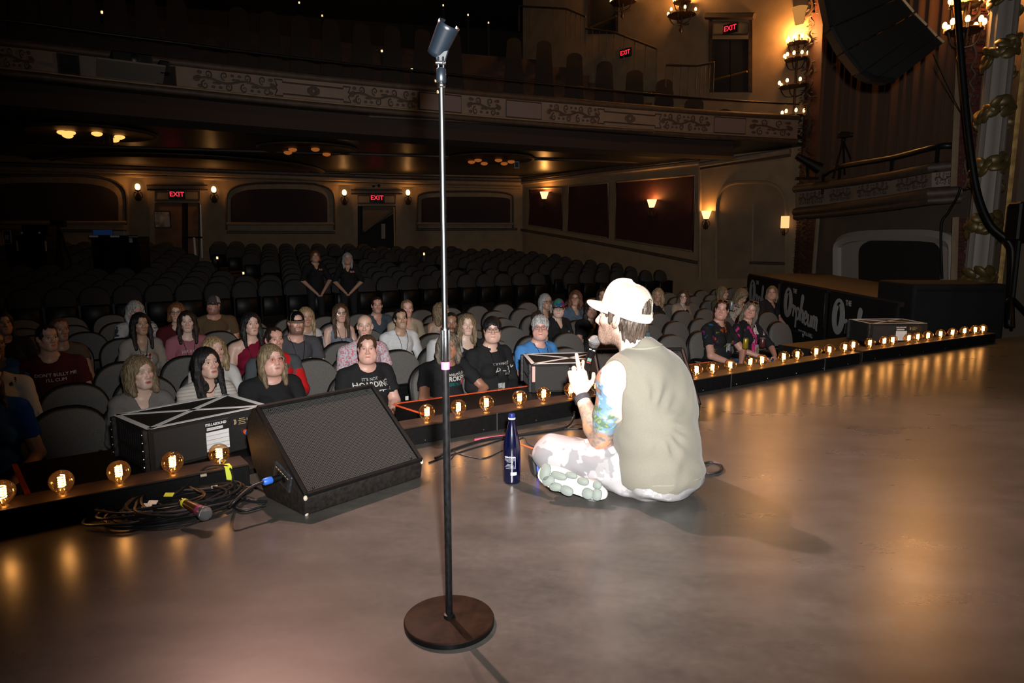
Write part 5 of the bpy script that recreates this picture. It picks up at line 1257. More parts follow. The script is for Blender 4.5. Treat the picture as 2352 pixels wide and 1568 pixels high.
def head_sunglasses(p, col):
    R, t_ = p['fr']; add_glasses(p['root'], (R @ rotx(-.55), t_ + R @ np.array([0, .012, .062])), col, False, 1.1, M('dark_lens', (.02, .012, .01), .1)).name = 'sunglasses'
head_sunglasses(p, M('orange_frames', (.35, .10, .02), .3)); lanyard(p, .26, .06, BADGE)
p = person('pink_jacket', 'woman with long hair and sunglasses on her head in a pink and black jacket', S['pink_jacket'], male=False, skin='ruddy', hair=('long', 'mixed'), L=.18, sleeve='elbow', neck='v', wide=1.22, fat=.006, shirt=BK, shirt_name='jacket', pants=DENIM, hands=True, tilt=.28, look=(-.3, 1.0, 1.0), shirt_mat=pat('pink_black_print', BK, [((.60, .03, .22), 5, .60, .03), ((.6, .45, .5), 7, .66, .03)]), arms={1: ((.28, -.14, .68), (.06, -.36, .60)), -1: (None, None)})
chest_patch(p, 'pink_lapel', -.03, .20, .10, .30, pat('hot_pink', (.70, .04, .22), [((.75, .55, .60), 12, .58, .06)])); chest_patch(p, 'white_tee', .03, .06, .07, .14, WHITE); head_sunglasses(p, M('orange_frames', (.35, .10, .02), .3)); lanyard(p, .30, .05, BADGE)
def drink(P, label, kind, h=.12, r=.033, col=(.02, .05, .15), lid=(.55, .56, .58)):
    t = thing(kind, label, kind, P); b = MB(); b.lathe([(r * .8, 0), (r, .012), (r, h - .012), (r * .85, h)], 18); b.build('body', M(kind + '_%d' % int(P[0] * 100), col, .3, .3), t, smooth=True)
    b = MB(); b.lathe([(r * .88, h - .004), (r * .9, h + .002), (r * .8, h - .003), (.001, h - .003)], 18); b.build('top', M('%s_top_%d' % (kind, int(lid[0] * 100)), lid, .3, .6), t, smooth=True); return t
mw = S['tie_dye']; drink(at(1712, 800, 8.15), 'blue and yellow drink can between the two women with sunglasses on their heads', 'can', .125, .033, (.35, .26, .02), (.03, .08, .25))
drink(at(1751, 797, 8.25), 'clear plastic cup of dark drink held by the woman in the pink and black jacket', 'cup', .11, .040, (.10, .03, .03), (.5, .42, .42))
# ---- second row
person('white_sleeve', 'person at the left edge in a white shirt with a dark printed sleeve', S['white_sleeve'], male=True, skin='tan', hair=('short', 'dark'), sleeve='elbow', wide=1.25, shirt_mat=pat('skull_print', (.60, .58, .54), [((.03, .03, .03), 14, .62, .03)]), shirt=(.6, .6, .55), coarse=C1)
p = person('white_top', 'blonde woman in a white long sleeved top sitting behind the black haired woman', S['white_top'], male=False, skin='fair', hair=('wavy', 'blonde'), L=.07, shirt=(.64, .63, .62), sleeve='long', fat=.002, coarse=C1); lanyard(p, .36, .07)
p = person('red_jacket', 'man with a short grey beard in a beige shirt and a grey and red jacket', S['red_jacket'], male=True, skin='ruddy', hair=('short', 'dark'), sleeve='long', neck='v', wide=1.15, beard=.6, beardc=(.30, .28, .26), shirt_mat=pat('grey_red_jacket', (.07, .08, .09), [((.60, .012, .015), 3.2, .55, .02)]), shirt=(.1, .1, .1), shirt_name='jacket', coarse=C1)
chest_patch(p, 'beige_shirt', 0, .17, .17, .26, cloth((.42, .38, .32))); lanyard(p, .2, .05)
p = person('floral_shirt', 'bald man in a pink and white patterned shirt behind the person with block lettering', S['floral_shirt'], male=True, skin='fair', hair=('bald', 'brown'), sleeve='short', wide=1.25, beard=.25, beardc=(.2, .15, .12), iris='blue', shirt_mat=pat('paisley', (.58, .55, .60), [((.62, .16, .22), 60, .52, .04), ((.30, .34, .48), 70, .60, .04)]), shirt=(.6, .5, .5), coarse=C1, look=(-.6, 1.0, .9))
p = person('beard_white', 'bearded man in a white tee behind the microphone stand', S['beard_white'], male=True, skin='brown', hair=('crop', 'black'), shirt=(.66, .67, .69), wide=1.2, beard=.85, beardc=(.02, .014, .012), coarse=C1, look=(.2, 1.5, .9))
person('eyes_shut', 'woman with straight light brown hair and closed eyelids in a black top', S['eyes_shut'], male=False, skin='pale', hair=('long', 'dirty'), L=.12, shirt=BK, neck='scoop', closed=True, coarse=C1)
person('grey_big', 'man in a dark grey tee sitting behind the comedian, head hidden by the comedian', S['grey_big'], male=True, skin='tan', hair=('short', 'dark'), shirt=(.05, .05, .058), wide=1.45, fat=.012, coarse=C1)
person('plaid', 'person in a blue and red plaid shirt half hidden behind the comedian', S['plaid'], male=True, skin='tan', hair=('short', 'brown'), sleeve='long', wide=1.3, coarse=C1, shirt=(.2, .4, .45), shirt_name='plaid_shirt', shirt_mat=stripes('plaid', (.12, .26, .30), [((.05, .08, .12), (1, .4, 0), 13, .4, .75), ((.05, .08, .12), (0, .3, 1), 13, .4, .75), ((.55, .10, .04), (1, .4, 0), 13, .12, .9), ((.55, .10, .04), (0, .3, 1), 13, .12, .9)]))
# ---- third row
person('blue_sleeve', 'person at the left photo edge in a dull blue tee above the white printed sleeve', S['blue_sleeve'], male=True, skin='dusk', hair=('short', 'dark'), shirt=(.03, .12, .26), wide=1.3, coarse=C1)
p = person('maroon', 'man with cropped dark hair in a maroon tee with two lines of white lettering', S['maroon'], male=True, skin='tan', hair=('crop', 'black'), shirt=(.065, .008, .012), wide=1.35, fat=.003, coarse=1.1)
chest_text(p, [("DON'T BULLY ME", .040, .03, .125), ("I'LL CUM", .040, .03, .172)], INK)
p = person('one_shoulder', 'woman with long dark hair in a crimson one shoulder top', S['one_shoulder'], male=False, skin='fair', hair=('long', 'black'), L=.12, shirt=(.20, .006, .030), sleeve='none', neck='one', wide=1.25, fat=.004, coarse=1.1, shirt_name='top'); lanyard(p, .34, .07)
p = person('cap_back', 'man with a goatee and a backwards two tone cap in a charcoal tee', S['cap_back'], male=True, skin='pink', hair=('cap', 'sandy'), shirt=(.075, .075, .088), wide=1.32, fat=.008, beard=.75, beardc=(.09, .05, .03), iris='blue', coarse=1.1)
add_cap(p['root'], p['fr'], M('olive_cap', (.16, .12, .075), .85), BLACK, BLACK, .004, True); lanyard(p, .36, .075); chest_patch(p, 'chest_logo', .12, .20, .035, .018, INK, 2)
p = person('white_long', 'smiling man with cropped dark hair in a white long sleeved tee with a thin lanyard', S['white_long'], male=True, skin='olive', hair=('crop', 'black'), shirt=(.68, .69, .71), sleeve='long', wide=1.12, coarse=1.1, tilt=-.08, lips=(.5, .36, .32)); lanyard(p, .34, .07)
p = person('bright_cap', 'person with a multicoloured cap and glasses in a black tee with a blue print', S['bright_cap'], male=False, skin='pale', hair=('cap', 'dark'), shirt=BK, wide=1.35, fat=.008, coarse=C1, neck='v', look=(.0, 1.0, 1.0))
add_cap(p['root'], p['fr'], pat('rainbow_cap', (.03, .16, .10), [((.45, .02, .05), 10, .5, .03), ((.02, .06, .25), 12, .58, .03)]), pat('rainbow_cap_b', (.35, .02, .06), [((.03, .1, .2), 9, .5, .03)]), M('dark_brim', (.02, .02, .03), .8), .003)
add_glasses(p['root'], p['fr'], FR_BLACK); chest_patch(p, 'deer_print', .12, .17, .07, .08, pat('blue_print', BK, [((.15, .45, .65), 22, .45, .04)]), 4); lanyard(p, .40, .05, BADGE)
person('black_tee_hidden', 'woman with dark curly hair in a black tee below the comedian\'s cap brim', S['black_tee_hidden'], male=False, skin='tan', hair=('curly', 'dark'), L=.05, shirt=BK, wide=1.25, fat=.006, coarse=C1, neck='v', vol=.7)
p = person('lace_top', 'woman with curly blonde hair looking down, white lace top, raising a can', S['lace_top'], male=False, skin='tan', hair=('curly', 'dirty'), L=.07, neck='v', sleeve='long', coarse=C1, nod=-.5, look=(8, 5, -1), shirt_mat=pat('lace', (.45, .40, .35), [((.12, .04, .03), 30, .55, .05)]), shirt=(.5, .4, .4), vol=.7)
drink(at(1680, 712, 10.5), 'silver drink can held up beside the woman in the lace top', 'can', .135, .030, (.28, .30, .32), (.5, .5, .52))
p = person('black_polo', 'woman with straight blonde hair in a black polo in front of the first lettered banner', S['black_polo'], male=False, skin='ruddy', hair=('long', 'dirty'), L=.06, shirt=BK, neck='v', wide=1.35, fat=.010, coarse=C1, shirt_name='polo_shirt', look=(0, .8, 1))
# ---- fourth row and behind
p = person('can_woman', 'person holding up a tall black and yellow can beside the man in maroon', S['can_woman'], male=False, skin='dusk', hair=('short', 'auburn'), shirt=(.10, .07, .05), sleeve='cap', wide=1.2, coarse=C1)
t = thing('can', 'tall black and yellow drink can tilted behind the man in the maroon tee', 'can', at(143, 793, 7.1)); b = MB(rotx(0) is None or Matrix.Rotation(-.9, 4, 'Y')); b.lathe([(.035, -.11), (.040, -.10), (.040, .10), (.034, .115)], 18); b.build('body', pat('black_yellow_can', BK, [((.50, .36, .02), 14, .52, .03)], .35), t, smooth=True); b = MB(Matrix.Rotation(-.9, 4, 'Y')); b.lathe([(.035, .113), (.036, .12), (.03, .115), (.001, .115)], 18); b.build('top', CHROME, t)
p = person('cardigan', 'dark haired woman with a side ponytail in a beige cardigan over a floral top', S['cardigan'], male=False, skin='olive', hair=('long', 'black'), L=.16, shirt=(.30, .265, .235), sleeve='long', neck='v', shirt_name='cardigan', coarse=C1); chest_patch(p, 'floral_top', 0, .20, .14, .16, pat('red_blue_floral', (.48, .44, .40), [((.28, .02, .02), 26, .55, .03), ((.04, .05, .10), 30, .60, .03)])); lanyard(p, .26, .06)
p = person('pink_tee', 'woman with long straight brown hair in a dusty pink tee with white lettering', S['pink_tee'], male=False, skin='pale', hair=('long', 'dark'), L=.13, shirt=(.36, .13, .17), wide=1.15, coarse=C1, look=(-.5, 1, 1)); chest_text(p, [('just a girl', .048, .0, .125), ('PETS', .048, -.02, .20)], INK); lanyard(p, .36, .07)
p = person('vest', 'woman with pale straight hair in a black vest behind the man with the backwards cap', S['vest'], male=False, skin='tan', hair=('long', 'blonde'), L=.12, shirt=(.55, .55, .56), coarse=C1); chest_patch(p, 'vest', .13, .20, .12, .26, cloth(BK))
p = person('overalls', 'young woman with long straight brown hair and round glasses in a denim strap top', S['overalls'], male=False, skin='fair', hair=('long', 'brown'), L=.20, shirt=(.20, .23, .29), sleeve='none', neck='strap', coarse=1.1, shirt_name='denim_top', iris='blue'); add_glasses(p['root'], p['fr'], FR_WIRE, True); lanyard(p, .30, .06)
person('beige', 'man with sandy short hair in a beige overshirt behind the smiling man', S['beige'], male=True, skin='pink', hair=('short', 'sandy'), shirt=(.44, .37, .28), sleeve='short', neck='v', wide=1.2, beard=.3, beardc=(.25, .15, .09), coarse=C1)
person('curly_back', 'woman with curly blonde hair turned away and a bare shoulder behind the microphone stand', S['curly_back'], male=False, skin='tan', hair=('curly', 'sandy'), L=.08, shirt=(.42, .38, .34), sleeve='none', neck='strap', coarse=C1, look=(9, 9, 0), vol=.8)
p = person('long_grey', 'woman with long grey hair and dark glasses behind the silver haired woman', S['long_grey'], male=False, skin='tan', hair=('long', 'grey'), L=.06, shirt=(.05, .03, .02), neck='v', coarse=C1, look=(4, 4, .5), vol=1.2); add_glasses(p['root'], p['fr'], FR_BROWN)
p = person('denim', 'woman with curly reddish hair in a denim jacket', S['denim'], male=False, skin='tan', hair=('curly', 'auburn'), L=.06, shirt=(.085, .13, .19), sleeve='long', neck='v', coarse=C1, shirt_name='denim_jacket', shirt_mat=cloth((.085, .13, .19), name='denim', noise=(200, .25)), look=(-1, 1, 1), vol=.75); add_glasses(p['root'], p['fr'], FR_WIRE, True)
person('dark_behind_cap', 'person with long dark hair almost hidden behind the crown of the comedian\'s cap', S['dark_behind_cap'], male=False, skin='tan', hair=('long', 'dark'), L=.1, shirt=(.03, .03, .03), coarse=C1)
person('halter', 'blonde woman in a black halter top to the right of the comedian\'s cap', S['halter'], male=False, skin='tan', hair=('wavy', 'blonde'), L=.10, shirt=BK, sleeve='none', neck='halter', coarse=C1, shirt_name='halter_top', look=(-1, 1, 1))
p = person('beige_cardigan', 'woman with brown glasses in a beige cardigan over a black top', S['beige_cardigan'], male=False, skin='pale', hair=('wavy', 'brown'), L=.03, shirt=(.36, .285, .22), sleeve='long', neck='v', coarse=C1, shirt_name='cardigan', look=(-1, 1, 1)); add_glasses(p['root'], p['fr'], FR_BROWN); chest_patch(p, 'black_top', 0, .17, .12, .2, cloth(BK))
person('long_hair_side', 'woman with very long light brown hair seen from the side in an olive top', S['long_hair_side'], male=False, skin='tan', hair=('long', 'dirty'), L=.24, shirt=(.075, .065, .045), sleeve='long', coarse=C1, look=(14, 6, .5), vol=1.2)
p = person('phone_black', 'woman at the left edge in a black tee with a pale print, in shadow', S['phone_black'], male=False, skin='tan', hair=('long', 'black'), L=.05, shirt=BK, wide=1.35, fat=.008, coarse=C1); chest_patch(p, 'pale_print', .0, .2, .1, .12, pat('pale_print', BK, [((.4, .4, .4), 26, .54, .04)]), 4)
p = person('maroon_glasses', 'woman with auburn hair and dark glasses in a maroon shirt', S['maroon_glasses'], male=False, skin='fair', hair=('bob', 'red'), L=.0, shirt=(.085, .010, .014), sleeve='long', wide=1.2, coarse=C1, look=(-2, 2, .8)); add_glasses(p['root'], p['fr'], FR_BLACK)
person('blue_polo', 'man with short greying hair in a slate blue polo shirt with white piping', S['blue_polo'], male=True, skin='ruddy', hair=('short', 'dark'), shirt=(.055, .080, .105), neck='v', wide=1.2, beard=.4, beardc=(.25, .22, .2), coarse=C1, shirt_name='polo_shirt'); 
p = person('floral_blouse', 'woman with long white hair in a flowered blouse looking down at a phone', S['floral_blouse'], male=False, skin='pink', hair=('wavy', 'silver'), L=.10, sleeve='elbow', wide=1.3, fat=.008, coarse=C1, nod=-.35, shirt_mat=pat('navy_flowers', (.52, .52, .53), [((.05, .06, .09), 11, .58, .03)]), shirt=(.6, .6, .6), shirt_name='blouse')
t = thing('phone', 'small lit phone held by the woman in the flowered blouse', 'phone', at(371, 769, 8.3), .6); b = MB(Matrix.Rotation(-.9, 4, 'X')); b.box((0, 0, 0), (.15, .075, .009)); b.build('case', M('pale_case', (.55, .55, .55), .4), t, bevel=.003); b = MB(Matrix.Rotation(-.9, 4, 'X')); b.box((0, 0, .005), (.14, .066, .002)); b.build('screen', M('dark_screen', (.02, .02, .02), .1), t)
p = person('olive_cap', 'heavy man in an olive brown tee and a dark trucker cap looking aside', S['olive_cap'], male=True, skin='ruddy', hair=('cap', 'dark'), shirt=(.13, .085, .045), wide=1.5, fat=.012, coarse=C1, beard=.5, beardc=(.08, .04, .03), look=(-4.2, 4.5, .3))
add_cap(p['root'], p['fr'], M('charcoal_cap', (.045, .042, .04), .85), M('pale_mesh', (.36, .34, .31), .9), M('charcoal_cap', (.045, .042, .04), .85), .004); chest_patch(p, 'shirt_patch', .17, .19, .045, .045, M('tan_patch', (.30, .22, .13), .8), 2)
# ---- two ushers standing in the cross aisle
for key, px, py, lab, hr, hs_, gl, yw in (('usher_left', 724, 588, 'usher with auburn hair in a black polo standing in the aisle, hands at the waist', ('bob', 'auburn'), 0, False, .25), ('usher_right', 798, 593, 'usher with long grey hair and glasses in a black polo standing with hands clasped low', ('long', 'grey'), .1, True, -.15)):
    D = 14.3; P = at(px, py, D); fl = rake(to_ed(P)[1]); low = .92 if gl else 1.06; zz = P.z - fl
    p = person(key, lab, None, P, zz, CHZ + yw - .3, male=False, skin='tan', hair=hr, L=hs_, shirt=(.012, .012, .014), sleeve='elbow', neck='v', standing=True, wide=1.25, fat=.008, coarse=1.2, shirt_name='polo_shirt', look=(1, 2, .8) if not gl else (0, 0, 1), arms={1: ((.29, -.02, zz - .50), (.05, -.20, zz - low + .38 - .10)), -1: ((-.29, -.02, zz - .50), (-.05, -.21, zz - low + .38 - .10))} if not gl else {1: ((.28, .0, zz - .48), (.04, -.16, zz - .72)), -1: ((-.28, .0, zz - .48), (-.04, -.18, zz - .72))})
    chest_patch(p, 'red_white_print', .09, .10, .09, .035, pat('red_white_print', (.45, .35, .35), [((.5, .03, .03), 60, .5, .02)]), 3)
    if gl: add_glasses(p['root'], p['fr'], M('violet_frames', (.35, .2, .4), .2))
for k, t in WHO.items():
    lab = next((o['label'] for o in SC.objects if o.parent is None and o.get('category') == 'person' and (Vector((o.location.x, o.location.y)) - Vector((t.location.x, t.location.y))).length < .12), None)
    t['label'] = 'grey theatre chair under the %s' % ' '.join((lab or 'seated person').split()[:9]).replace(' in a', '', 0)
# ================================================================== THE COMEDIAN, seen from behind, sitting cross-legged on the stage
A3 = lambda px, py, D: np.array(at(px, py, D))
FW = np.array([-.74, .67, 0]); FW /= np.linalg.norm(FW); RT = np.array([FW[1], -FW[0], 0]); UP = np.array([0, 0, 1.])
TB = basis(RT, -FW, UP)
hy = math.atan2(-.906, .423 * -1); HR = rotz(math.atan2(-.812, -.584)) @ rotx(-.06) @ roty(.02) * 1.03; HF_ = (HR, A3(1428, 728, 2.88))
C7, SL, SR_ = A3(1474, 802, 2.87), A3(1404, 874, 2.78), A3(1550, 858, 2.97)
CH, WA, PE = A3(1488, 905, 2.87), A3(1508, 1005, 2.86), A3(1512, 1084, 2.87); PE[2] = .085
EL, WR = A3(1382, 1018, 2.865), A3(1337, 914, 3.0)
HL = PE - RT * .095 + FW * .06 + UP * .02; HRp = PE + RT * .095 + FW * .06 + UP * .02
KL = A3(1268, 1043, 2.97); AL = np.array([.50, 3.06, .065]); KR = np.array([.64, 3.14, .12]); AR = np.array([.385, 2.77, .075])
ERt = SR_ + np.array([-.05, .23, -.23]); WRt = PE + FW * .27 + UP * .17
root = thing('person', 'man sitting cross-legged on the stage in a trucker cap, sleeveless olive shirt and white camouflage trousers', 'person', (PE[0], PE[1], 0))
root['label'] = 'cross-legged man on the stage in a cream cap, sleeveless shirt and pale camouflage trousers'
off = np.array([PE[0], PE[1], 0.0])
for nm in 'C7 SL SR_ CH WA PE EL WR HL HRp KL AL KR AR ERt WRt'.split(): globals()[nm] = globals()[nm] - off
HF_ = (HF_[0], HF_[1] - off)
allp = np.stack([C7, SL, SR_, PE, EL, WR, KL, AL, KR, AR, ERt, HF_[1]]); lo = allp.min(0) - .17; hi_ = allp.max(0) + .17; lo[2] = -.03
hd = HF_[1]
F = Field(axis(lo[0] - .03, hi_[0], .010, [(hd[0] - .125, hd[0] + .125, .004), (WR[0] - .1, WR[0] + .18, .0042)]), axis(lo[1], hi_[1], .010, [(hd[1] - .13, hd[1] + .13, .004), (SL[1] - .09, WR[1] + .08, .0055)]), axis(lo[2], hi_[2], .010, [(EL[2] - .06, WR[2] + .02, .006), (WR[2] - .03, WR[2] + .24, .0038), (hd[2] - .15, hd[2] + .13, .004)]), pad=.03)
TOR = [(ell(CH, (.165, .110, .19), TB), .04), (ell(WA, (.165, .125, .17), TB), .05), (ell(PE, (.18, .15, .085), TB), .05), (caps(SL * .8 + SR_ * .2, SL * .2 + SR_ * .8, .062), .04), (caps(C7 - UP * .03, SL * .8 + C7 * .2 + UP * .01, .055, .05), .04), (caps(C7 - UP * .03, SR_ * .8 + C7 * .2 + UP * .01, .055, .05), .04)]
for p_, k in TOR: F.put(p_, k)
F.put(caps(C7 + FW * .02 - UP * .02, hd + HR @ np.array([0, .026, -.06]), .062, .060), .04)
F.put(ell(SL + np.array([0, 0, -.005]), .060), .03); F.put(caps(SL, SL * .45 + EL * .55, .053, .051), .03); F.put(caps(SL * .45 + EL * .55, EL, .051, .041), .02); F.put(caps(EL, EL * .65 + WR * .35, .044, .046), .02); F.put(caps(EL * .65 + WR * .35, WR, .046, .028), .02)
F.put(caps(SR_, ERt, .055, .043), .03); F.put(caps(ERt, WRt, .042, .028), .02)
hdv = A3(1325, 850, 3.02) - off - WR; hn = np.array([-.12, -1, .12])
put_hand(F, WR + hdv * .12, hdv, hn, .9, True, 1.06, {0: .42, 1: -.06, 2: .75, 3: .95})
put_hand(F, WRt, -RT * .6 - FW * .5, UP, .6, False, 1.0)
for a, c, r1, r2 in ((HL, KL, .085, .058), (KL, AL, .056, .04), (HRp, KR, .085, .058), (KR, AR, .056, .04)): F.put(caps(a, c, r1, r2), .03)
put_head(F, HF_, .0, 1.12, True, True)
def sn(V, s, q): return np.sin(V[:, 0] * s + q + 2.1 * np.sin(V[:, 2] * s * .7 + q * 2)) * np.sin(V[:, 2] * s * .9 + 1.3 * q + 1.7 * np.sin(V[:, 1] * s * .8))
def man_paint(V):
    C = paint_head(V, HF_, (.62, .40, .31), (.5, .24, .2), (.05, .03, .02), beard=.62, beardc=(.06, .042, .032), blush=.25, brow_w=1.2)
    def axis_t(a, b): d = b - a; return ((V - a) @ d) / (d @ d), np.linalg.norm(np.cross(V - a, d / np.linalg.norm(d)), axis=1)
    t, r = axis_t(SL, EL); t2, r2 = axis_t(EL, WR); side = (V - (SL + np.outer(np.clip(t, 0, 1), EL - SL))) @ np.array([.80, -.45, 0])
    up = (r < .085) & (t > .02) & (t < 1.12) & (V[:, 0] < CH[0] - .05); fo = (r2 < .07) & (t2 > -.1) & (t2 < .88) & ~((t < .9) & (side > .0))
    zone = np.where((r < .085) & (t > -.4) & (t < 1.12) & (V[:, 0] < CH[0] - .05), np.clip((t + .32) * 6, 0, 1) * np.clip((-.020 + .115 * (t + .1) + .006 * np.sin(t * 40) - side) / .008, 0, 1), 0)
    A = sn(V, 105, .4); B = sn(V, 190, 1.9); D = sn(V, 62, 3.1)
    pal = np.tile(np.array([.13, .30, .47]), (len(V), 1))
    def mix(m, c): m = np.clip(m, 0, 1)[:, None]; pal[:] = pal * (1 - m) + np.array(c) * m
    mix((A - .1) * 4, (.30, .50, .62)); mix(np.where(side < -.012, (B - .0) * 5, 0), (.12, .13, .16)); mix(np.where((side < -.022) & (t < .45), 1, 0) * np.clip((D + .5) * 4, 0, 1), (.42, .22, .14))
    mix(np.where((t > .38) & (t < .72), (D - .15) * 6, 0), (.07, .18, .11)); mix(np.where((t > .45) & (t < .75), (B - .45) * 8, 0), (.26, .36, .16)); mix(np.where((t > .35) & (t < .55), (A * B - .25) * 9, 0), (.20, .12, .14))
    lowm = np.clip((t - .74) * 14, 0, 1); mix(lowm, (.36, .24, .19)); mix(lowm * np.clip(A * 5, 0, 1), (.13, .13, .14)); mix(lowm * np.clip((D - .3) * 6, 0, 1), (.46, .21, .10)); mix(np.where(t > .97, .6, 0), (.48, .15, .13))
    fm = np.where(fo, np.clip((.86 - t2) * 12, 0, 1) * .85, 0)
    fp = np.tile(np.array([.33, .22, .16]), (len(V), 1))
    for m_, c_ in ((np.clip(A * 4, 0, 1) * (t2 > .4), (.20, .27, .19)), (np.clip(B * 5, 0, 1) * .8, (.16, .14, .13)), (np.clip((D - .2) * 5, 0, 1) * (t2 < .55), (.44, .24, .13))): fp = fp * (1 - m_[:, None]) + np.array(c_) * m_[:, None]
    sk = C[:, :3].copy(); C[:, :3] = sk * (1 - zone[:, None]) + (pal * .55 + sk * .05) * zone[:, None]
    C[:, :3] = C[:, :3] * (1 - fm[:, None]) + (fp * .62 + sk * .05) * fm[:, None]; return C
me = skin_mesh('body', F, None, man_paint); body = link('body', me, SKIN, root); add_eyes(root, HF_, 'brown')
# short beard: separate bristles over jaw, chin and lip
bv = np.array([v.co[:] for v in me.vertices]); bn = np.array([v.normal[:] for v in me.vertices]); ql = (bv - HF_[1]) @ HF_[0] / (HF_[0][:, 0] ** 2).sum()
x_, y_, z_ = ql[:, 0], ql[:, 1], ql[:, 2]; near = (np.abs(x_) < .1) & (y_ < .022) & (z_ > -.125) & (y_ > -.13)
jaw = near & (z_ < -.050 + .028 * (np.abs(x_) > .045)) & ~((np.abs(x_) < .024) & (np.abs(z_ + .068) < .011) & (y_ < -.06)); lip = near & (np.abs(x_) < .03) & (z_ < -.042) & (z_ > -.060) & (y_ < -.06); sb = near & (np.abs(x_) > .060) & (z_ < .012) & (y_ > -.022) & (y_ < .004)
ids = np.nonzero(jaw | lip | sb)[0]; rs = np.random.RandomState(5); dn = HF_[0] @ np.array([0, .10, -1.0]); bvs = []; bfs = []
for i in rs.choice(ids, 6500):
    n_ = bn[i]; p = bv[i] + rs.uniform(-.0025, .0025, 3) - n_ * .001; d_ = n_ * rs.uniform(.25, .6) + dn * rs.uniform(.4, .9) + rs.uniform(-.35, .35, 3); d_ /= np.linalg.norm(d_); t_ = np.cross(d_, n_ + .01); t_ /= np.linalg.norm(t_) + 1e-9; u_ = np.cross(d_, t_); L_ = rs.uniform(.003, .0075); k = len(bvs)
    bvs += [p + t_ * .00034, p - t_ * .00022 + u_ * .0003, p - t_ * .00022 - u_ * .0003, p + d_ * L_]; bfs += [(k, k + 1, k + 3), (k + 1, k + 2, k + 3), (k + 2, k, k + 3)]
bo = link('beard', fast_mesh('beard', bvs, bfs), M('beard_hair', (.055, .037, .027), .5), root); bo['kind'] = 'stuff'
# hair under the cap, falling over the nape
hm = hair_mesh('cap', HF_, 0, .0045, .9, 3); link('hair', hm, M('brown_hair', (.050, .034, .025), .42, noise=(90, .6), stretch=(1, 1, .1), bump=(300, .8, .004)), root)
H2 = Field(*[np.arange(hd[i] - .16, hd[i] + .16, .0045) for i in range(3)], pad=.02)
for x, y, z0, z1, r in ((0, .072, -.012, -.080, .034), (-.035, .064, -.012, -.078, .033), (.035, .064, -.012, -.078, .033), (-.058, .042, -.008, -.068, .024), (.058, .042, -.008, -.068, .024)): H2.put(caps((x, y, z0), (x * 1.02, y + .004, z1), r, r * .55), .02, 'u', HF_)
def stl(X, Y, Z): an = np.arctan2(X - hd[0] , Y - hd[1]); return .0035 * np.sin(an * 26 + 3 * np.sin((Z - hd[2]) * 30)) + .003 * np.sin(an * 55 + 4 * np.sin((Z - hd[2]) * 22 + an * 4)) + .004 * np.sin(an * 11 + 1) * np.clip((hd[2] - .05 - Z) * 30, 0, 1)
H2.warp(stl); V, Q = H2.mesh('hair_nape'); link('hair', fast_mesh('hair_nape', V, Q), M('brown_hair'), root)
CAPC = M('cream_cap', (.80, .68, .55), .85, bump=(300, .3, .002)); CAPM = M('cap_mesh_panel', (.33, .29, .235), .8, bump=(900, .35, .002), noise=(500, .25))
cfr = (HF_[0] @ rotx(-.14), HF_[1] + HF_[0] @ np.array([0, .002, .010])); cap_o = add_cap(root, cfr, CAPC, CAPM, M('cap_brim', (.76, .56, .44), .85), .003, False, True, .004, 2)
me, pt = cap_mesh(cfr, .003, .004); b = MB(mat4(cfr)); b.tube([Vector(pt(math.pi + a, .05)) + Vector((0, .003, 0)) for a in [-.62 + 1.24 * k / 14 for k in range(15)]], .0035, 6, flat=1.0); b.build('strap', CAPC, cap_o, smooth=True)
# sleeveless shirt
o_ = .020
hs_ = .0068; G = Field(np.arange(lo[0], hi_[0], hs_), np.arange(lo[1], hi_[1], hs_), np.arange(-.02, C7[2] + .10, hs_), pad=.03)
def infl(p_, o_): f, l_, h_ = p_; return (lambda X, Y, Z: f(X, Y, Z) - F32(o_)), l_ - o_, h_ + o_
for (p_, k), oo in zip(TOR, (.020, .030, .020, .010, .010, .010)): G.put(infl(p_, oo), k)
G.put(ell(A3(1512, 1030, 2.85) - off, (.172, .155, .15), TB), .06); G.put(ell(A3(1516, 1085, 2.86) - off + UP * .02, (.188, .160, .10), TB), .05)
G.put(ell(A3(1533, 935, 2.92) - off, (.150, .120, .19), TB), .05)
G.put(caps(C7 - UP * .06, C7 - UP * .006 + FW * .006, .078, .071), .03)
G.put(caps(C7 - UP * .03 + FW * .008, hd + HR @ np.array([0, .03, -.05]), .066, .066), .006, 's'); G.put(ell(C7 + FW * .08 - UP * .0, (.06, .07, .05), TB), .01, 's')
for s_, sh, e_ in ((-1, SL, EL), (1, SR_, ERt)):
    d_ = RT * s_ + (FW * 1.6 + RT * 1.2 if s_ > 0 else 0); G.put(caps(sh + d_ * .016 + UP * .022, sh + d_ * .018 - UP * .150, .070, .056), .006, 's')
    if s_ < 0: G.put(caps(sh + d_ * .07 + UP * .05, sh + d_ * .09 - UP * .12, .07, .07), .008, 's')
AX = SL + RT * .015 - UP * .14
def folds(X, Y, Z):
    x = X * RT[0] + Y * RT[1]; y = X * FW[0] + Y * FW[1]
    r = np.sqrt((x - (AX @ RT)) ** 2 + (Z - AX[2]) ** 2); an = np.arctan2(Z - AX[2], x - (AX @ RT))
    ray_ = .0040 * np.sin(an * 15 + 2.0 * np.sin(r * 16)) * np.exp(-((r - .09) / .07) ** 2) * np.clip((r - .06) * 25, 0, 1)
    low = .006 * np.sin(Z * 62 + 26 * (x + .1) * (x + .1) * 3 + 1.5 * np.sin(x * 20)) * np.clip((.30 - Z) * 4, 0, 1) * (.4 + .6 * np.sin(x * 9 + 1))
    return ray_ + low + .0022 * np.sin(x * 30 + Z * 17 + 2 * np.sin(Z * 20)) + .0015 * np.sin(Z * 48 - x * 22 + 2 * np.sin(x * 31))
G.warp(folds)
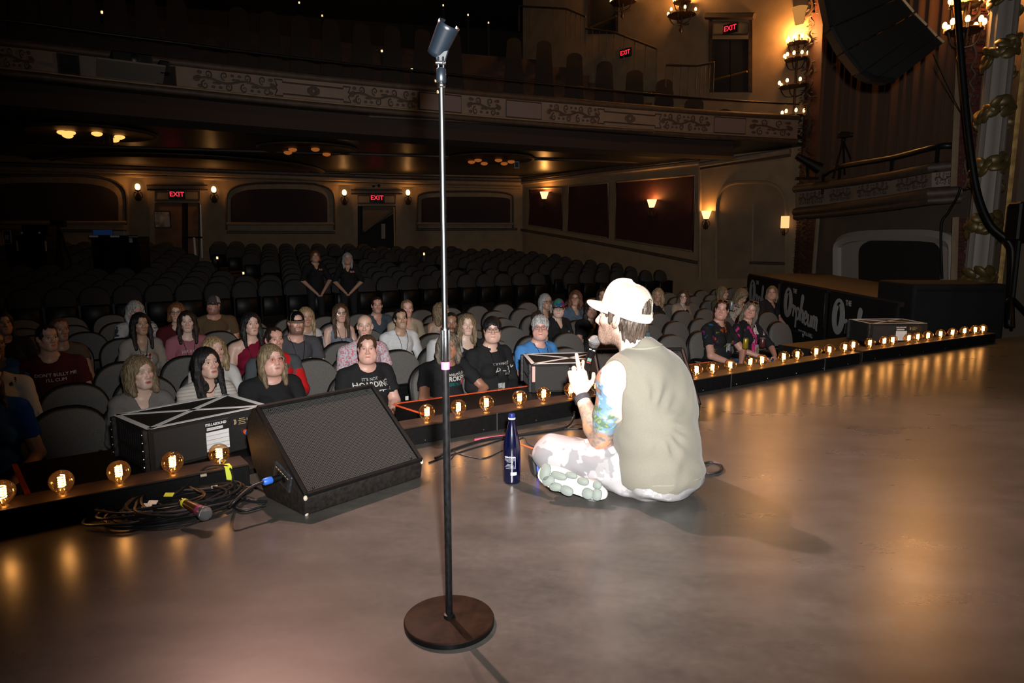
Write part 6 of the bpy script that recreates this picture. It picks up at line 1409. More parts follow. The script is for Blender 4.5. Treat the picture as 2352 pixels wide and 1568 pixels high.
hem = lambda X, Y, Z: (F32(.052) + .10 * np.clip(((X * FW[0] + Y * FW[1]) - .02) * 3, 0, 1) + .006 * np.sin((X * RT[0] + Y * RT[1]) * 24) - Z)
G.clip(hem); V, Q = G.mesh('sleeveless_shirt'); SHIRTM = M('olive_jersey', (.124, .116, .092), .9, noise=(300, .07), bump=(260, .3, .002), sheen=.1)
shirt = link('sleeveless_shirt', fast_mesh('sleeveless_shirt', V, Q), SHIRTM, root)
# stitched armhole and collar bands, hem
tr = BVHTree.FromPolygons([Vector(v) for v in V], [tuple(q) for q in Q])
def surf(p, lift=.0015):
    h = tr.find_nearest(Vector(p)); return h[0] + h[1] * -lift if False else h[0]
ring = [SL - RT * (-.0) + (RT * -.030) * 0 + RT * (.030) * 1 + (FW * math.cos(a) * .082 + UP * (math.sin(a) * .092 - .045)) for a in [2 * math.pi * k / 40 for k in range(40)]]
b = MB(); b.tube([surf(p) for p in ring], .0040, 5, True); b.build('armhole_seam', M('olive_seam', (.185, .174, .138), .9), shirt, smooth=True)
col = [C7 + UP * (.012 + .012 * math.cos(a)) + (RT * math.sin(a) - FW * math.cos(a)) * .085 for a in [-2.2 + 4.4 * k / 30 for k in range(31)]]
b = MB(); b.tube([surf(p) for p in col], .0035, 5); b.build('collar_seam', M('olive_seam'), shirt, smooth=True)
hm_ = []
for k in range(41):
    a = -1.9 + 3.8 * k / 40; d_ = RT * math.sin(a) - FW * math.cos(a); hm_.append(surf(PE + d_ * .20 + UP * (-.010 + .0 * k)))
b = MB(); b.tube([p + Vector((0, 0, .022)) for p in hm_], .0028, 5); b.build('hem_seam', M('olive_seam'), shirt, smooth=True)
# trousers
G = Field(np.arange(lo[0], hi_[0], .008), np.arange(lo[1], hi_[1], .008), np.arange(-.02, .36, .008), pad=.03)
G.put(infl(TOR[2][0], .012), .05)
BACKBOT = A3(1500, 1130, 2.75) - off; BACKBOT[2] = .055
for a, c, r1, r2 in ((HL, KL, .104, .080), (KL, AL, .078, .058), (HRp, KR, .104, .080), (KR, AR * .85 + KR * .15, .075, .06)): G.put(caps(a, c, r1, r2), .035)
G.put(ell(PE - FW * .045 - UP * .02, (.195, .125, .060), TB), .04)
G.put(caps(HL + UP * -.03 - FW * .03, KL * .7 + HL * .3 - UP * .035, .075, .06), .04)
def tf(X, Y, Z):
    d_ = np.sqrt((X - EL[0]) ** 2 + (Y - EL[1]) ** 2 + (Z - EL[2]) ** 2); x = X * .9 - Y * .35
    return .0045 * np.sin(d_ * 120 + 1.5 * np.sin(Y * 22)) * np.exp(-(d_ / .12) ** 2) + .0035 * np.sin(x * 34 + Z * 40 + 2 * np.sin(Z * 24)) + .0022 * np.sin(Z * 70 - x * 30) + .005 * np.sin(x * 62 + 26 * Z) * np.exp(-((X - (HL[0] - .03)) / .06) ** 2)
G.warp(tf); G.put(caps(EL, EL + UP * .001, .040), .01, 's')
for ank, kn in ((AL, KL), (AR, KR)): pass
V, Q = G.mesh('trousers')
cm = bpy.data.materials.new('white_camouflage'); cm.use_nodes = True; nt = cm.node_tree; b_ = nt.nodes['Principled BSDF']; b_.inputs['Roughness'].default_value = .9
cam_ = pat('white_camouflage_cloth', (.26, .255, .265), [((.165, .160, .17), 7.5, .54, .012), ((.205, .20, .205), 11, .57, .012), ((.31, .305, .315), 9, .60, .012)], .9)
link('trousers', fast_mesh('trousers', V, Q), cam_, root)
# shoe lying on its side with the patterned sole towards the room
T_, Hh = A3(1238, 1084, 2.80) - off, A3(1393, 1136, 2.72) - off; T_[2] = max(T_[2], .066); Hh[2] = .045
ln = (Hh - T_); LEN = np.linalg.norm(ln); lx = ln / LEN; nn = np.array([-.12, -.94, .34]); nn -= lx * (nn @ lx); nn /= np.linalg.norm(nn); ly = np.cross(nn, lx); SC_ = (T_ + Hh) / 2; SM = Matrix([[lx[i], ly[i], nn[i], SC_[i]] for i in range(3)] + [[0, 0, 0, 1]])
def sole_outline(s=1.0, n=40):
    pts = []
    for k in range(n):
        a = 2 * math.pi * k / n; x = math.cos(a) * LEN / 2; wd = .048 + .008 * math.cos(a + math.pi) - .010 * math.exp(-((x - .02) / .045) ** 2); pts.append((x * s, math.copysign(abs(math.sin(a)) ** .75, math.sin(a)) * wd * s))
    return pts
MID = M('shoe_midsole', (.30, .295, .26), .7); PODM = M('shoe_pod', (.115, .135, .122), .65); UPM = M('shoe_upper', (.20, .20, .20), .8)
U = Field(*[np.arange(SC_[i] - .22, SC_[i] + .22, .008) for i in range(3)], pad=.02); U.put(caps(SC_ - lx * .09 - nn * .045, SC_ + lx * .085 - nn * .05, .036, .036), .03); U.put(caps(SC_ + lx * .08 - nn * .06, SC_ + lx * .06 - nn * .12, .042, .04), .03); V, Q = U.mesh('shoe')
shoe = link('shoe', fast_mesh('shoe', V, Q), UPM, root)
b = MB(SM); b.prism([(x, y, -.022) for x, y in sole_outline(1.03)], (0, 0, .024)); b.build('midsole', MID, shoe, smooth=True, bevel=.006, bseg=2)
def pod(cx, cy, rx, ry, rot, h=.010):
    b = MB(SM); n = 18; c, s_ = math.cos(rot), math.sin(rot); P_ = []
    for k in range(n):
        a = 2 * math.pi * k / n; u, v = rx * math.copysign(abs(math.cos(a)) ** .8, math.cos(a)), ry * math.copysign(abs(math.sin(a)) ** .8, math.sin(a)); P_.append((cx + u * c - v * s_, cy + u * s_ + v * c, -.001))
    b.prism(P_, (0, 0, h)); return b.build('sole_pod', PODM, shoe, smooth=True, bevel=.003)
for q in ((-.118, .008, .022, .036, .1), (-.095, -.020, .026, .022, .5), (-.060, .012, .034, .016, .05), (-.060, -.034, .026, .018, .2), (-.012, -.034, .028, .019, -.1), (-.012, .030, .025, .014, .1), (.040, .022, .024, .016, .1), (.072, -.018, .024, .022, -.1), (.108, -.010, .020, .024, .1), (.098, .026, .018, .016, .1)): pod(*q)
b = MB(SM); b.tube([(-.085 + .036 * 0 + .045 * math.cos(a) + .025, .010 + .026 * math.sin(a), .003) for a in [2 * math.pi * k / 24 for k in range(24)]], .004, 5, True); b.build('sole_rim', M('shoe_white', (.36, .355, .33), .7), shoe, smooth=True)
# watch
fa = WR - EL; fa /= np.linalg.norm(fa); wc = WR - fa * .006; e1 = np.cross(fa, [0, -1, 0]); e1 /= np.linalg.norm(e1); e2 = np.cross(fa, e1); WM = Matrix([[e1[i], e2[i], fa[i], wc[i]] for i in range(3)] + [[0, 0, 0, 1]])
b = MB(WM); b.lathe([(.0325, -.013), (.0355, -.012), (.0355, .012), (.0325, .013), (.031, .012), (.031, -.012), (.0325, -.013)], 28); wo = b.build('watch', M('grey_strap', (.045, .043, .05), .5), root, smooth=True)
ws = min((1, -1), key=lambda q: (e1 * q) @ np.array([1, .25, 0])); b = MB(WM); b.box((ws * .034, -.006, 0), (.007, .026, .026)); b.build('watch_case', M('black_glass', (.008, .008, .01), .12), wo, bevel=.003)
# the hand-held microphone
def microphone(P0, P1, label, band=None, body=BLACK, ball=M('mic_grille', (.20, .20, .205), .5, .5, bump=(700, 1.0, .004)), extra=None, s=1.0):
    P0, P1 = Vector(P0), Vector(P1); d = (P1 - P0); L_ = d.length; q = d.to_track_quat('Z', 'Y').to_matrix().to_4x4(); t = thing('microphone', label, 'microphone', P0)
    m = q; r = .0255 * s
    b = MB(m); b.lathe([(.010 * s, 0), (.013 * s, .004), (.016 * s, L_ * .3), (.0185 * s, L_ * .55), (.019 * s, L_ - .030 * s), (.021 * s, L_ - .022 * s)], 24); b.build('handle', body, t, smooth=True)
    b = MB(m); b.lathe([(.0205 * s, L_ - .024 * s), (.0255 * s, L_ - .010 * s), (.0258 * s, L_ - .004 * s)], 24); b.build('collar', M('mic_collar', (.16, .16, .17), .35, .8), t, smooth=True)
    b = MB(m); b.ball((0, 0, L_), (r, r, r), 28, 18); g = b.build('grille', ball, t, smooth=True)
    b = MB(m); b.tube([(r * 1.01 * math.cos(a), r * 1.01 * math.sin(a), L_ + .001) for a in [2 * math.pi * k / 28 for k in range(28)]], .0018, 5, True); b.build('grille_band', M('mic_band_metal', (.35, .35, .36), .3, .9), t, smooth=True)
    if band: b = MB(m); b.lathe([(.0195 * s, L_ * .72), (.0205 * s, L_ * .73), (.0205 * s, L_ * .86), (.0195 * s, L_ * .87)], 24); b.build('tape_band', band, t, smooth=True)
    return t, m, L_
t, m, L_ = microphone(at(1344, 860, 3.035), at(1366, 783, 2.955), 'black microphone with a silver ball grille held at the comedian\'s mouth')
cq = m.to_3x3().inverted() @ Vector((-.1, -1, .25)); an = math.atan2(cq.y, cq.x); mm = m @ Matrix.Rotation(an, 4, 'Z')
b = MB(mm); b.box((.0175, 0, L_ * .50), (.004, .018, .016)); b.build('display', M('mic_display', (.10, .16, .13), .2), t, bevel=.001)
b = MB(mm); b.box((.0172, 0, L_ * .42), (.004, .018, .003)); b.build('red_mark', M('red_mark', (.35, .03, .02), .5), t)
for z in (.79, .80): b = MB(mm); b.box((.0185, .008 * (1 if z < .795 else -1), L_ * z), (.003, .010, .003)); b.build('light_mark', WHITE, t)
# small black device glowing blue by his shin
P = ground(1228, 1090, 0); t = thing('speaker', 'small black gadget with a blue light standing behind the cross-legged man\'s knee', 'device', (P.x, P.y, .0), .35)
GM = Matrix.Scale(.72, 4) @ Matrix.Rotation(-.16, 4, 'Y')
b = MB(GM); b.box((0, 0, .068), (.030, .07, .132)); b.build('case', M('black_rubber', (.012, .012, .013), .5), t, smooth=True, bevel=.011, bseg=3)
b = MB(GM)
for i in range(3):
    for k in range(9): b.ball((-.006 + i * .006, -.0355, .035 + k * .007), .0016, 5, 3)
b.build('speaker_hole', M('grey_dot', (.06, .06, .06), .6), t)
b = MB(GM); b.box((.0165, -.01, .06), (.006, .05, .085)); b.build('blue_light', glow('blue_led', (.05, .10, 1.0), 5.0), t, bevel=.002)
# ================================================================== THINGS ON AND AROUND THE STAGE
# ---- footlight boxes with big filament bulbs
BOXTOP = M('worn_brown_top', (.036, .020, .012), .40, noise=(9, .6, (.010, .008, .007)), bump=(30, .2, .004)); AMBER = thin_glass('amber_glass', (.96, .80, .60), 1.5, ((1, .60, .28), .016)); FIL = glow('hot_filament', (1.0, .50, .16), 42.0); BRASS = M('lamp_brass', (.20, .14, .07), .4, .8)
b = MB(); prof = [(.0135, .002), (.016, .012), (.021, .020)] + [(.0425 * math.sin(a), .058 - .0425 * math.cos(a)) for a in [.62 + (math.pi - .62) * k / 14 for k in range(15)]]; b.lathe(prof, 28); BULB = b.mesh('bulb', smooth=True); BULB.materials.append(AMBER)
b = MB()
hx = [(.0115 * math.cos(t), .0115 * math.sin(t), .036 + .044 * k / 60) for k, t in enumerate([2 * math.pi * 5.0 * k / 60 for k in range(61)])]; b.tube(hx, .0019, 4); b.tube([(.004, 0, .012), (.0115, 0, .036)], .0007, 4); FILM = b.mesh('filament'); FILM.materials.append(FIL)
b = MB(); b.lathe([(.018, -.006), (.020, .002), (.0165, .004), (.0145, .006)], 16); b.lathe([(.005, .004), (.006, .02), (.003, .034)], 8); CAPM_ = b.mesh('lamp_socket', smooth=True); CAPM_.materials.append(BRASS)
def footlight(name, label, A, B, bulbs, h=.098, depth=.14, joints=()):
    A, B = Vector(A), Vector(B); L_ = (B - A).length; t = thing(name, label, 'light strip', A, math.atan2((B - A).y, (B - A).x), 'footlight strips along the stage edge')
    b = MB(); b.box((L_ / 2, depth / 2, h / 2 - .004), (L_, depth, h - .008)); b.build('box', BLACK, t, bevel=.004)
    b = MB(); b.box((L_ / 2, depth / 2, h - .003), (L_, depth, .008)); b.build('top_board', BOXTOP, t, bevel=.002)
    inv = t.matrix_basis.inverted()
    for px, py in bulbs:
        P = inv @ ground(px, py, h + .058); P.y = min(max(P.y, .035), depth - .035)
        o = link('lamp_socket', CAPM_, None, t); o.location = (P.x, P.y, h); g = link('bulb', BULB, None, o); f = link('filament', FILM, None, o); f.rotation_euler = (0, 0, random.random() * 6)
    n = max(2, int(L_ / .35))
    for k in range(n): b = MB(); b.ball((L_ * (k + .5) / n, -.001, .016), (.005, .003, .005), 8, 4); b.build('screw', CHROME, t)
    for x in joints: b = MB(); b.box((x, -.001, h / 2), (.003, .003, h)); b.build('joint', M('joint_dust', (.05, .045, .04), .8), t)
    return t
L0 = LEFT_EDGE[0]
fa_ = footlight('footlight_strip', 'footlight strip with a yellow tape end, left of the big monitor', L0, LEFT_EDGE[2], [(5, 1138), (143, 1112), (275, 1087), (399, 1064), (509, 1047)])
m_ = fa_.matrix_basis.inverted() @ ground(519, 1068, .1); b = MB()
b.prism([(m_.x - .014, .04, .1025), (m_.x + .014, .04, .1025), (m_.x + .014, -.003, .1025), (m_.x - .014, -.003, .1025)], (0, 0, .0015)); b.prism([(m_.x - .014, -.003, .104), (m_.x + .014, -.003, .104), (m_.x + .016, -.003, .035), (m_.x - .008, -.003, .030)], (0, -.0015, 0)); b.build('yellow_tape', M('neon_tape', (.62, .72, .05), .6), fa_)
footlight('footlight_strip', 'black footlight strip with glowing bulbs running behind the bottle and the seated man', MID_EDGE[0], MID_EDGE[2], [(997, 953), (1069, 941), (1135, 931), (1204, 916), (1265, 909), (1324, 898), (1385, 889), (1440, 879), (1495, 868), (1548, 858), (1600, 848), (1643, 845), (1686, 839), (1728, 831), (1768, 829), (1805, 819), (1842, 815), (1877, 807), (1912, 803), (1945, 797)], joints=(.62, 2.6, 3.75))
footlight('footlight_strip', 'footlight strip with closely spaced bulbs at the far right end of the stage', RIGHT_EDGE[0], RIGHT_EDGE[1], [(1985, 795), (2015, 789), (2043, 784), (2073, 783), (2101, 777), (2126, 775), (2150, 772), (2176, 768), (2199, 764), (2222, 760), (2248, 757), (2268, 755)])
# ---- low black platforms in front of the stage, taped orange
DECK = M('black_deck', (.006, .0055, .005), .45, noise=(7, .4), bump=(40, .15, .003), spec=.2); ORT = M('orange_tape', (.75, .10, .02), .6)
def platform(label, pts, taped):
    c = pts[0]; t = thing('platform', label, 'platform', (c.x, c.y, -.14)); Q = [p - Vector((c.x, c.y, 0)) for p in pts]; b = MB(); b.prism([Vector((q.x, q.y, .140)) for q in Q], (0, 0, -.10)); b.build('deck', DECK, t, bevel=.004)
    for k in range(len(Q)):
        p = Q[k] * .9 + (sum(Q, Vector()) / len(Q)) * .1; b = MB(); b.box((p.x, p.y, -.44), (.06, .06, .96)); b.build('leg', DARKMETAL, t)
    for i, j in taped:
        a, d = Q[i], Q[j]; u = (d - a).normalized(); n = Vector((-u.y, u.x, 0)) * .012; z = Vector((0, 0, .1405)); b = MB(); b.prism([a + n * .2 + z, d + n * .2 + z, d + n * 2 + z, a + n * 2 + z], (0, 0, .002)); b.build('orange_tape', ORT, t)
G0 = lambda px, py: ground(px, py, 0)
platform('low black platform with orange tape under the cabinet at the left', [out(LEFT_EDGE[1], .22) + EV * .12, out(LEFT_EDGE[2], .22) + EV * .15, out(LEFT_EDGE[2], .95) + EV * .1, out(LEFT_EDGE[1], .95) + EV * .05], ((0, 3),))
platform('long low black platform with orange tape under the cabinet facing the silver haired woman', [out(MID_EDGE[0], .22) + EV * .50, out(MID_EDGE[2], .22) - EV * .55, out(MID_EDGE[2], .78) - EV * .95, out(MID_EDGE[0], .85) + EV * .42], ((0, 3), (3, 2)))
platform('low black platform under the cabinet in front of the lettered banners', [out(RIGHT_EDGE[0], .22) + EV * .3, out(RIGHT_EDGE[1], .22), out(RIGHT_EDGE[1], 1.0), out(RIGHT_EDGE[0], 1.0) + EV * .3], ())
# ---- line array cabinets with white tape crosses
CABM = M('black_textured_cabinet', (.013, .0128, .0125), .62, noise=(300, .5), bump=(420, .8, .003), spec=.2); TAPE = M('white_tape', (.82, .83, .83), .65, noise=(25, .05)); LBL = M('label_white', (.66, .67, .68), .6); LBK = M('label_black', (.010, .010, .011), .5); GOLDP = M('gold_print', (.42, .33, .17), .5)
def cabinet(label, P1, P2, P0, h=.2, detail=True, pink=False):
    """P1 front left bottom corner, P2 front right, P0 back left"""
    P1, P2, P0 = Vector(P1), Vector(P2), Vector(P0); L_ = (P2 - P1).length; dp = (P0 - P1).length; t = thing('speaker_cabinet', label, 'speaker', P1, math.atan2((P2 - P1).y, (P2 - P1).x)); 
    b = MB(); b.box((L_ / 2, dp / 2, h / 2), (L_, dp, h)); b.build('cabinet', CABM, t, bevel=.004)
    b = MB(); b.box((.14, -.002, h / 2), (.24, .008, h * .86)); b.build('recessed_panel', M('dark_textured_panel', (.013, .0125, .012), .7, bump=(420, .8, .003)), t, bevel=.003)
    z = h + .0012; tw = .0140
    def strip(a, c, nm='white_tape'):
        a, c = Vector((*a, z)), Vector((*c, z)); u = (c - a).normalized(); n = Vector((-u.y, u.x, 0)) * tw; b = MB(); b.prism([a + n, c + n, c - n, a - n], (0, 0, .0012)); b.build(nm, TAPE, t)
    e = .012; A_, B_, C_, D_ = (e, e), (L_ - e, e), (L_ - e, dp - e), (e, dp - e)
    for a, c in ((A_, B_), (B_, C_), (C_, D_), (D_, A_), (A_, C_), (B_, D_)): strip(a, c)
    # side grille bars, corner rigging
    for k in range(12):
        y = dp * (.12 + .06 * k); s_ = abs(math.sin(k / 11 * math.pi)); b = MB(); b.box((-.003, y, h * (.62 + .06 * (1 - s_))), (.006, .006, h * (.34 + .12 * (1 - s_)))); b.box((-.003, y, h * .22), (.006, .006, h * (.30 - .10 * s_))); b.build('side_bar', DARKMETAL, t)
    for y in (.02, dp - .03):
        b = MB(); b.box((-.010, y, h * .5), (.020, .030, h * .98)); b.build('rigging_rail', M('rigging_steel', (.05, .05, .055), .35, .6, noise=(60, .6)), t, bevel=.003)
        for k in range(5): b = MB(); b.ball((-.021, y, h * (.12 + .19 * k)), .0045, 8, 4); b.build('rigging_pin', CHROME, t)
    if pink: b = MB(); b.box((.012, -.004, h * .66), (.020, .003, h * .54)); b.build('pink_tape', M('pink_tape', (.72, .30, .27), .6), t)
    for x in (.04, L_ - .04): b = MB(); b.lathe([(.010, -.0), (.010, .004)], 10, (x, .03, -.002)); b.build('foot', BLACK, t)
    lx0, lw = .235, .140; fm = lambda x, zz, y=-.0015: facing((x, y, zz), (1, 0, 0), (0, 0, 1))
    if detail:
        b = MB(); b.box((lx0 + lw / 2, -.001, h * .53), (lw, .003, h * .74)); lb = b.build('label', LBL, t)
        b = MB(); b.box((lx0 + lw / 2, -.0025, h * .77), (lw, .001, h * .26)); b.build('label_header', LBK, lb)
        text_on('label_lettering', 'INTELLASOUND', .0172, fm(lx0 + lw / 2, h * .82, -.0032), LBL, lb, .0003, bold=.0005, space=.93)
        b = MB(); b.box((lx0 + lw / 2, -.0032, h * .715), (lw * .58, .001, .0135)); b.build('label_plate', LBL, lb, bevel=.0004)
        text_on('label_lettering', 'PRODUCTIONS LLC', .0092, fm(lx0 + lw / 2, h * .715, -.0040), LBK, lb, .0002)
        for k in range(4): b = MB(); b.box((lx0 + lw / 2, -.0027, h * (.545 - .105 * k)), (lw, .0006, .0012)); b.build('label_rule', LBK, lb)
    b = MB(); b.box((lx0 + lw + .085, -.001, h * .55), (.135, .004, h * .72)); pl = b.build('connector_plate', LBK, t, bevel=.001)
    ox = lx0 + lw + .03; b = MB()
    for s_ in (1, -1): b.tube([(ox + s_ * (.003 + .006 * math.cos(a)), -.0035, h * .76 + .012 * math.sin(a)) for a in [math.pi / 2 + s_ * .0 + math.pi * k / 8 * 1.0 - (0 if s_ < 0 else math.pi) for k in range(9)]], .0022, 4)
    b.build('plate_mark', GOLDP, pl)
    for k in range(4): b = MB(); b.box((ox + .040, -.0035, h * (.82 - .045 * k)), (.030 + .008 * (k % 2), .001, .0028)); b.build('plate_mark', GOLDP, pl)
    b = MB(); b.tube([(ox + .068, -.0035, h * .78 + .006), (ox + .068, -.0035, h * .78 - .006)], .003, 6, True); b.build('plate_mark', GOLDP, pl)
    if detail:
        b = MB(); b.lathe([(.013, 0), (.015, .012), (.015, .022), (.012, .024)], 16, (ox + .055, -.002, h * .46), Matrix.Rotation(math.pi / 2, 3, 'X')); b.build('orange_ring', M('orange_plug', (.75, .10, .03), .45), pl, smooth=True)
        b = MB(); b.lathe([(.0125, .020), (.014, .026), (.014, .040), (.009, .046), (.007, .06)], 16, (ox + .055, -.002, h * .46), Matrix.Rotation(math.pi / 2, 3, 'X')); b.build('blue_plug', M('blue_plug', (.03, .14, .62), .4), pl, smooth=True)
    return t
cabinet('black speaker cabinet with a white tape cross and printed label at the left', ground(348, 1085, 0.0), at(616, 931, 3.533) * 1 - Vector((0, 0, .2)), at(278, 949.5, 3.37) - Vector((0, 0, .2)))
cabinet('black speaker cabinet with a pink tape corner in front of the silver haired woman', Vector((.136, 4.60, 0)), Vector((.75, 4.68, 0)), Vector((.075, 5.03, 0)), pink=True)
cabinet('black speaker cabinet with a thin white tape cross below the lettered banners at the right', Vector((3.61, 6.80, 0)), Vector((4.2, 6.84, 0)), Vector((3.64, 7.22, 0)))
# ---- floor monitors
GRB = M('grille_black', (.022, .022, .022), .55)
def perforated(name):
    """steel grille with honeycomb holes, colour only from the steel and the dark behind it"""
    m = bpy.data.materials.new(name); m.use_nodes = True; nt = m.node_tree; N = nt.nodes; L = nt.links; b_ = N['Principled BSDF']; b_.inputs['Roughness'].default_value = .5; b_.inputs['Specular IOR Level'].default_value = .3
    tc = N.new('ShaderNodeTexCoord'); v = N.new('ShaderNodeTexVoronoi'); v.voronoi_dimensions = '2D'; v.feature = 'F1'; v.inputs['Scale'].default_value = 140; v.inputs['Randomness'].default_value = 0.0
    mp = N.new('ShaderNodeMapping'); mp.inputs['Scale'].default_value = (1, 1.0, 1); L.new(tc.outputs['UV'], mp.inputs[0]); L.new(mp.outputs[0], v.inputs['Vector'])
    g = N.new('ShaderNodeMath'); g.operation = 'GREATER_THAN'; g.inputs[1].default_value = .36; L.new(v.outputs['Distance'], g.inputs[0])
    x = N.new('ShaderNodeMix'); x.data_type = 'RGBA'; x.inputs['A'].default_value = (.002, .002, .002, 1); x.inputs['B'].default_value = (.036, .036, .035, 1); L.new(g.outputs[0], x.inputs['Factor']); L.new(x.outputs['Result'], b_.inputs['Base Color']); return m
GRILLE = perforated('steel_grille'); WOODB = M('scuffed_black_carpet', (.011, .009, .008), .6, noise=(55, .5), bump=(140, .5, .003), spec=.2); CHIP = M('chipped_wood', (.50, .42, .34), .8)
def monitor(label, F0, F1, s=1.0, cut=0.0, chips=True):
    F0, F1 = Vector(F0), Vector(F1); L_ = (F1 - F0).length; t = thing('floor_monitor', label, 'speaker', F0, math.atan2((F1 - F0).y, (F1 - F0).x))
    pr = [(0, 0), (-.012, .078), (.345, .372), (.378, .362), (.418, .29), (.432, .235), (.40, .13), (.30, 0)]; pr = [(y * s, z * s) for y, z in pr]
    b = MB(); b.prism([(0, y, z) for y, z in pr], (L_, 0, 0)); b.build('cabinet', WOODB, t, bevel=.009 * s, bseg=2, smooth=True)
    a, c = Vector((0, pr[1][0], pr[1][1])), Vector((0, pr[2][0], pr[2][1])); u = (c - a).normalized(); n = Vector((0, -u.z, u.y)); H_ = (c - a).length
    def on(x, q, l=.0): return a + Vector((x, 0, 0)) + u * q + n * l
    e = .022
    vs = [on(e, e, .003), on(L_ - e, e, .003), on(L_ - e, H_ - e, .003), on(e, H_ - e, .003)]; me = bpy.data.meshes.new('grille'); me.from_pydata(vs, [], [(0, 1, 2, 3)]); uv = me.uv_layers.new(name='UVMap')
    for k, q in enumerate(((e, e), (L_ - e, e), (L_ - e, H_ - e), (e, H_ - e))): uv.data[k].uv = q
    g = link('grille', me, GRILLE, t); sm = g.modifiers.new('thick', 'SOLIDIFY'); sm.thickness = .002
    b = MB()
    for p, q in (((0, 0), (L_, 0)), ((L_, 0), (L_, H_)), ((L_, H_), (0, H_)), ((0, H_), (0, 0))):
        b.tube([on(min(max(p[0], .008), L_ - .008), min(max(p[1], .008), H_ - .008), .004), on(min(max(q[0], .008), L_ - .008), min(max(q[1], .008), H_ - .008), .004)], .011, 6)
    b.build('grille_frame', BLACK, t, smooth=True)
    for x, q in ((.05, .03), (L_ - .05, .03), (.05, H_ - .03), (L_ - .05, H_ - .03)): b = MB(); b.ball(on(x, q, .004), .006, 8, 4); b.build('grille_screw', BLACK, g)
    # connector dish on the left side
    cm_ = Matrix(((0, 0, -1, -.001), (.94, .34, 0, .145 * s), (.34, -.94, 0, .125 * s), (0, 0, 0, 1))); b = MB(cm_)
    b.box((0, 0, 0), (.13 * s, .075 * s, .010)); d_ = b.build('connector_dish', M('dish_steel', (.05, .052, .056), .35, .5, noise=(60, .4)), t, bevel=.004)
    b = MB(cm_); b.box((0, 0, .004), (.098 * s, .050 * s, .006)); b.build('connector_plate', LBK, d_, bevel=.001)
    for x in (-.02, .02): b = MB(cm_); b.lathe([(.011, .004), (.013, .009), (.009, .010)], 14, (x, 0, 0)); b.build('socket', BLACK, d_, smooth=True)
    b = MB(cm_)
    for k in range(6): b.box((-.042 + .017 * k, -.020, .0075), (.010, .003, .001))
    b.build('plate_mark', GOLDP, d_)
    if chips:
        for p in ((.004, -.008, .075), (L_ - .004, -.008, .075), (.012, .004, .006)): b = MB(); b.ball(p, (.009, .007, .011), 7, 4); b.build('chipped_corner', CHIP, t)
    b = MB(); b.box((.30, -.010, .082 * s), (.07, .004, .005), Matrix.Rotation(.05, 3, 'Y')); b.build('scuff', WHITE if chips else BLACK, t) if chips else None
    return t, cm_
mon, cmm = monitor('large black wedge monitor with a honeycomb grille, left of the microphone stand', ground(699, 1186, 0), ground(968, 1096, 0), 1.0)
monitor('black wedge monitor half hidden behind the seated man', Vector((.535, 3.885, 0)), Vector((1.114, 3.935, 0)), .98, chips=False)
# ---- microphone stand
SX, SY = -.174, 1.755
def zat(py): v = (py - 784) / FPX; D = SY / (_C - v * _S); return CAMH - D * (_S + v * _C)
t = thing('microphone_stand', 'straight microphone stand with a round base, chrome clutch and empty clip, centre front', 'stand', (SX, SY, 0))
b = MB(); b.lathe([(.118, 0), (.1245, .002), (.1250, .006), (.1250, .015)], 64); b.build('base_rim', BLACK, t, smooth=True)
b = MB(); b.lathe([(.1250, .0151), (.1235, .0178), (.1215, .0188), (.0005, .0215)], 64); b.build('base', M('worn_iron_base', (.011, .0052, .003), .6, .0, noise=(22, .6), bump=(70, .12, .002), spec=.06), t, smooth=True)
b = MB(); b.lathe([(.0155, .020), (.0155, .030), (.012, .032)], 20); b.build('base_socket', BLACK, t, smooth=True)
CHIPM = M('chipped_black_tube', (.0035, .0035, .004), .34, .0, noise=(120, .6), stretch=(1, 1, .4), spec=.3); zc0, zc1, zp, zt = zat(830), zat(752), zat(848), zat(196)
b = MB(); b.tube([(0, 0, .03), (0, 0, zc0)], .0098, 20); b.build('lower_tube', CHIPM, t, smooth=True)
b = MB(); b.tube([(0, 0, zc0 - .02), (0, 0, zt)], .0074, 18); b.build('upper_tube', M('satin_steel', (.20, .205, .215), .26, 1.0, noise=(40, .12)), t, smooth=True)
b = MB(); n = 18
b.lathe([(.0125, zc0), (.0135, zc0 + .002), (.0118, zc1 - .004), (.0100, zc1)], 36)
cl = b.build('clutch', CHROME, t, smooth=True)
for k in range(12):
    a = 2 * math.pi * k / 12; b = MB(); b.tube([(.0130 * math.cos(a), .0130 * math.sin(a), zc0 + .004), (.0116 * math.cos(a), .0116 * math.sin(a), zc1 - .006)], .0016, 5); b.build('clutch_rib', CHROME, cl, smooth=True)
b = MB(); b.lathe([(.0100, zp), (.0112, zp + .0008), (.0112, zc0 - .0015), (.0100, zc0)], 24); b.build('pink_tape', M('hot_pink_tape', (.85, .10, .42), .5), t, smooth=True)
b = MB(); b.lathe([(.0074, zt - .006), (.0105, zt - .004), (.0110, zt + .001), (.0095, zt + .004), (.0100, zt + .008), (.0085, zt + .010)], 20); b.build('threaded_collar', CHROME, t, smooth=True)
CLIPM = M('clip_plastic', (.003, .005, .008), .34, spec=.35); b = MB(); b.lathe([(.0125, zt + .006), (.0125, zt + .022), (.0118, zt + .040)], 20); b.box((.006, 0, zt + .050), (.006, .014, .034)); b.box((-.006, 0, zt + .050), (.006, .014, .034)); kn = b.build('clip_base', CLIPM, t, smooth=True, bevel=.002)
b = MB(); b.tube([(-.012, -.004, zt + .052), (.012, -.004, zt + .052)], .005, 10); b.ball((.008, -.010, zt + .050), (.004, .003, .004), 10, 5); b.build('clip_screw', CHROME, kn, smooth=True)
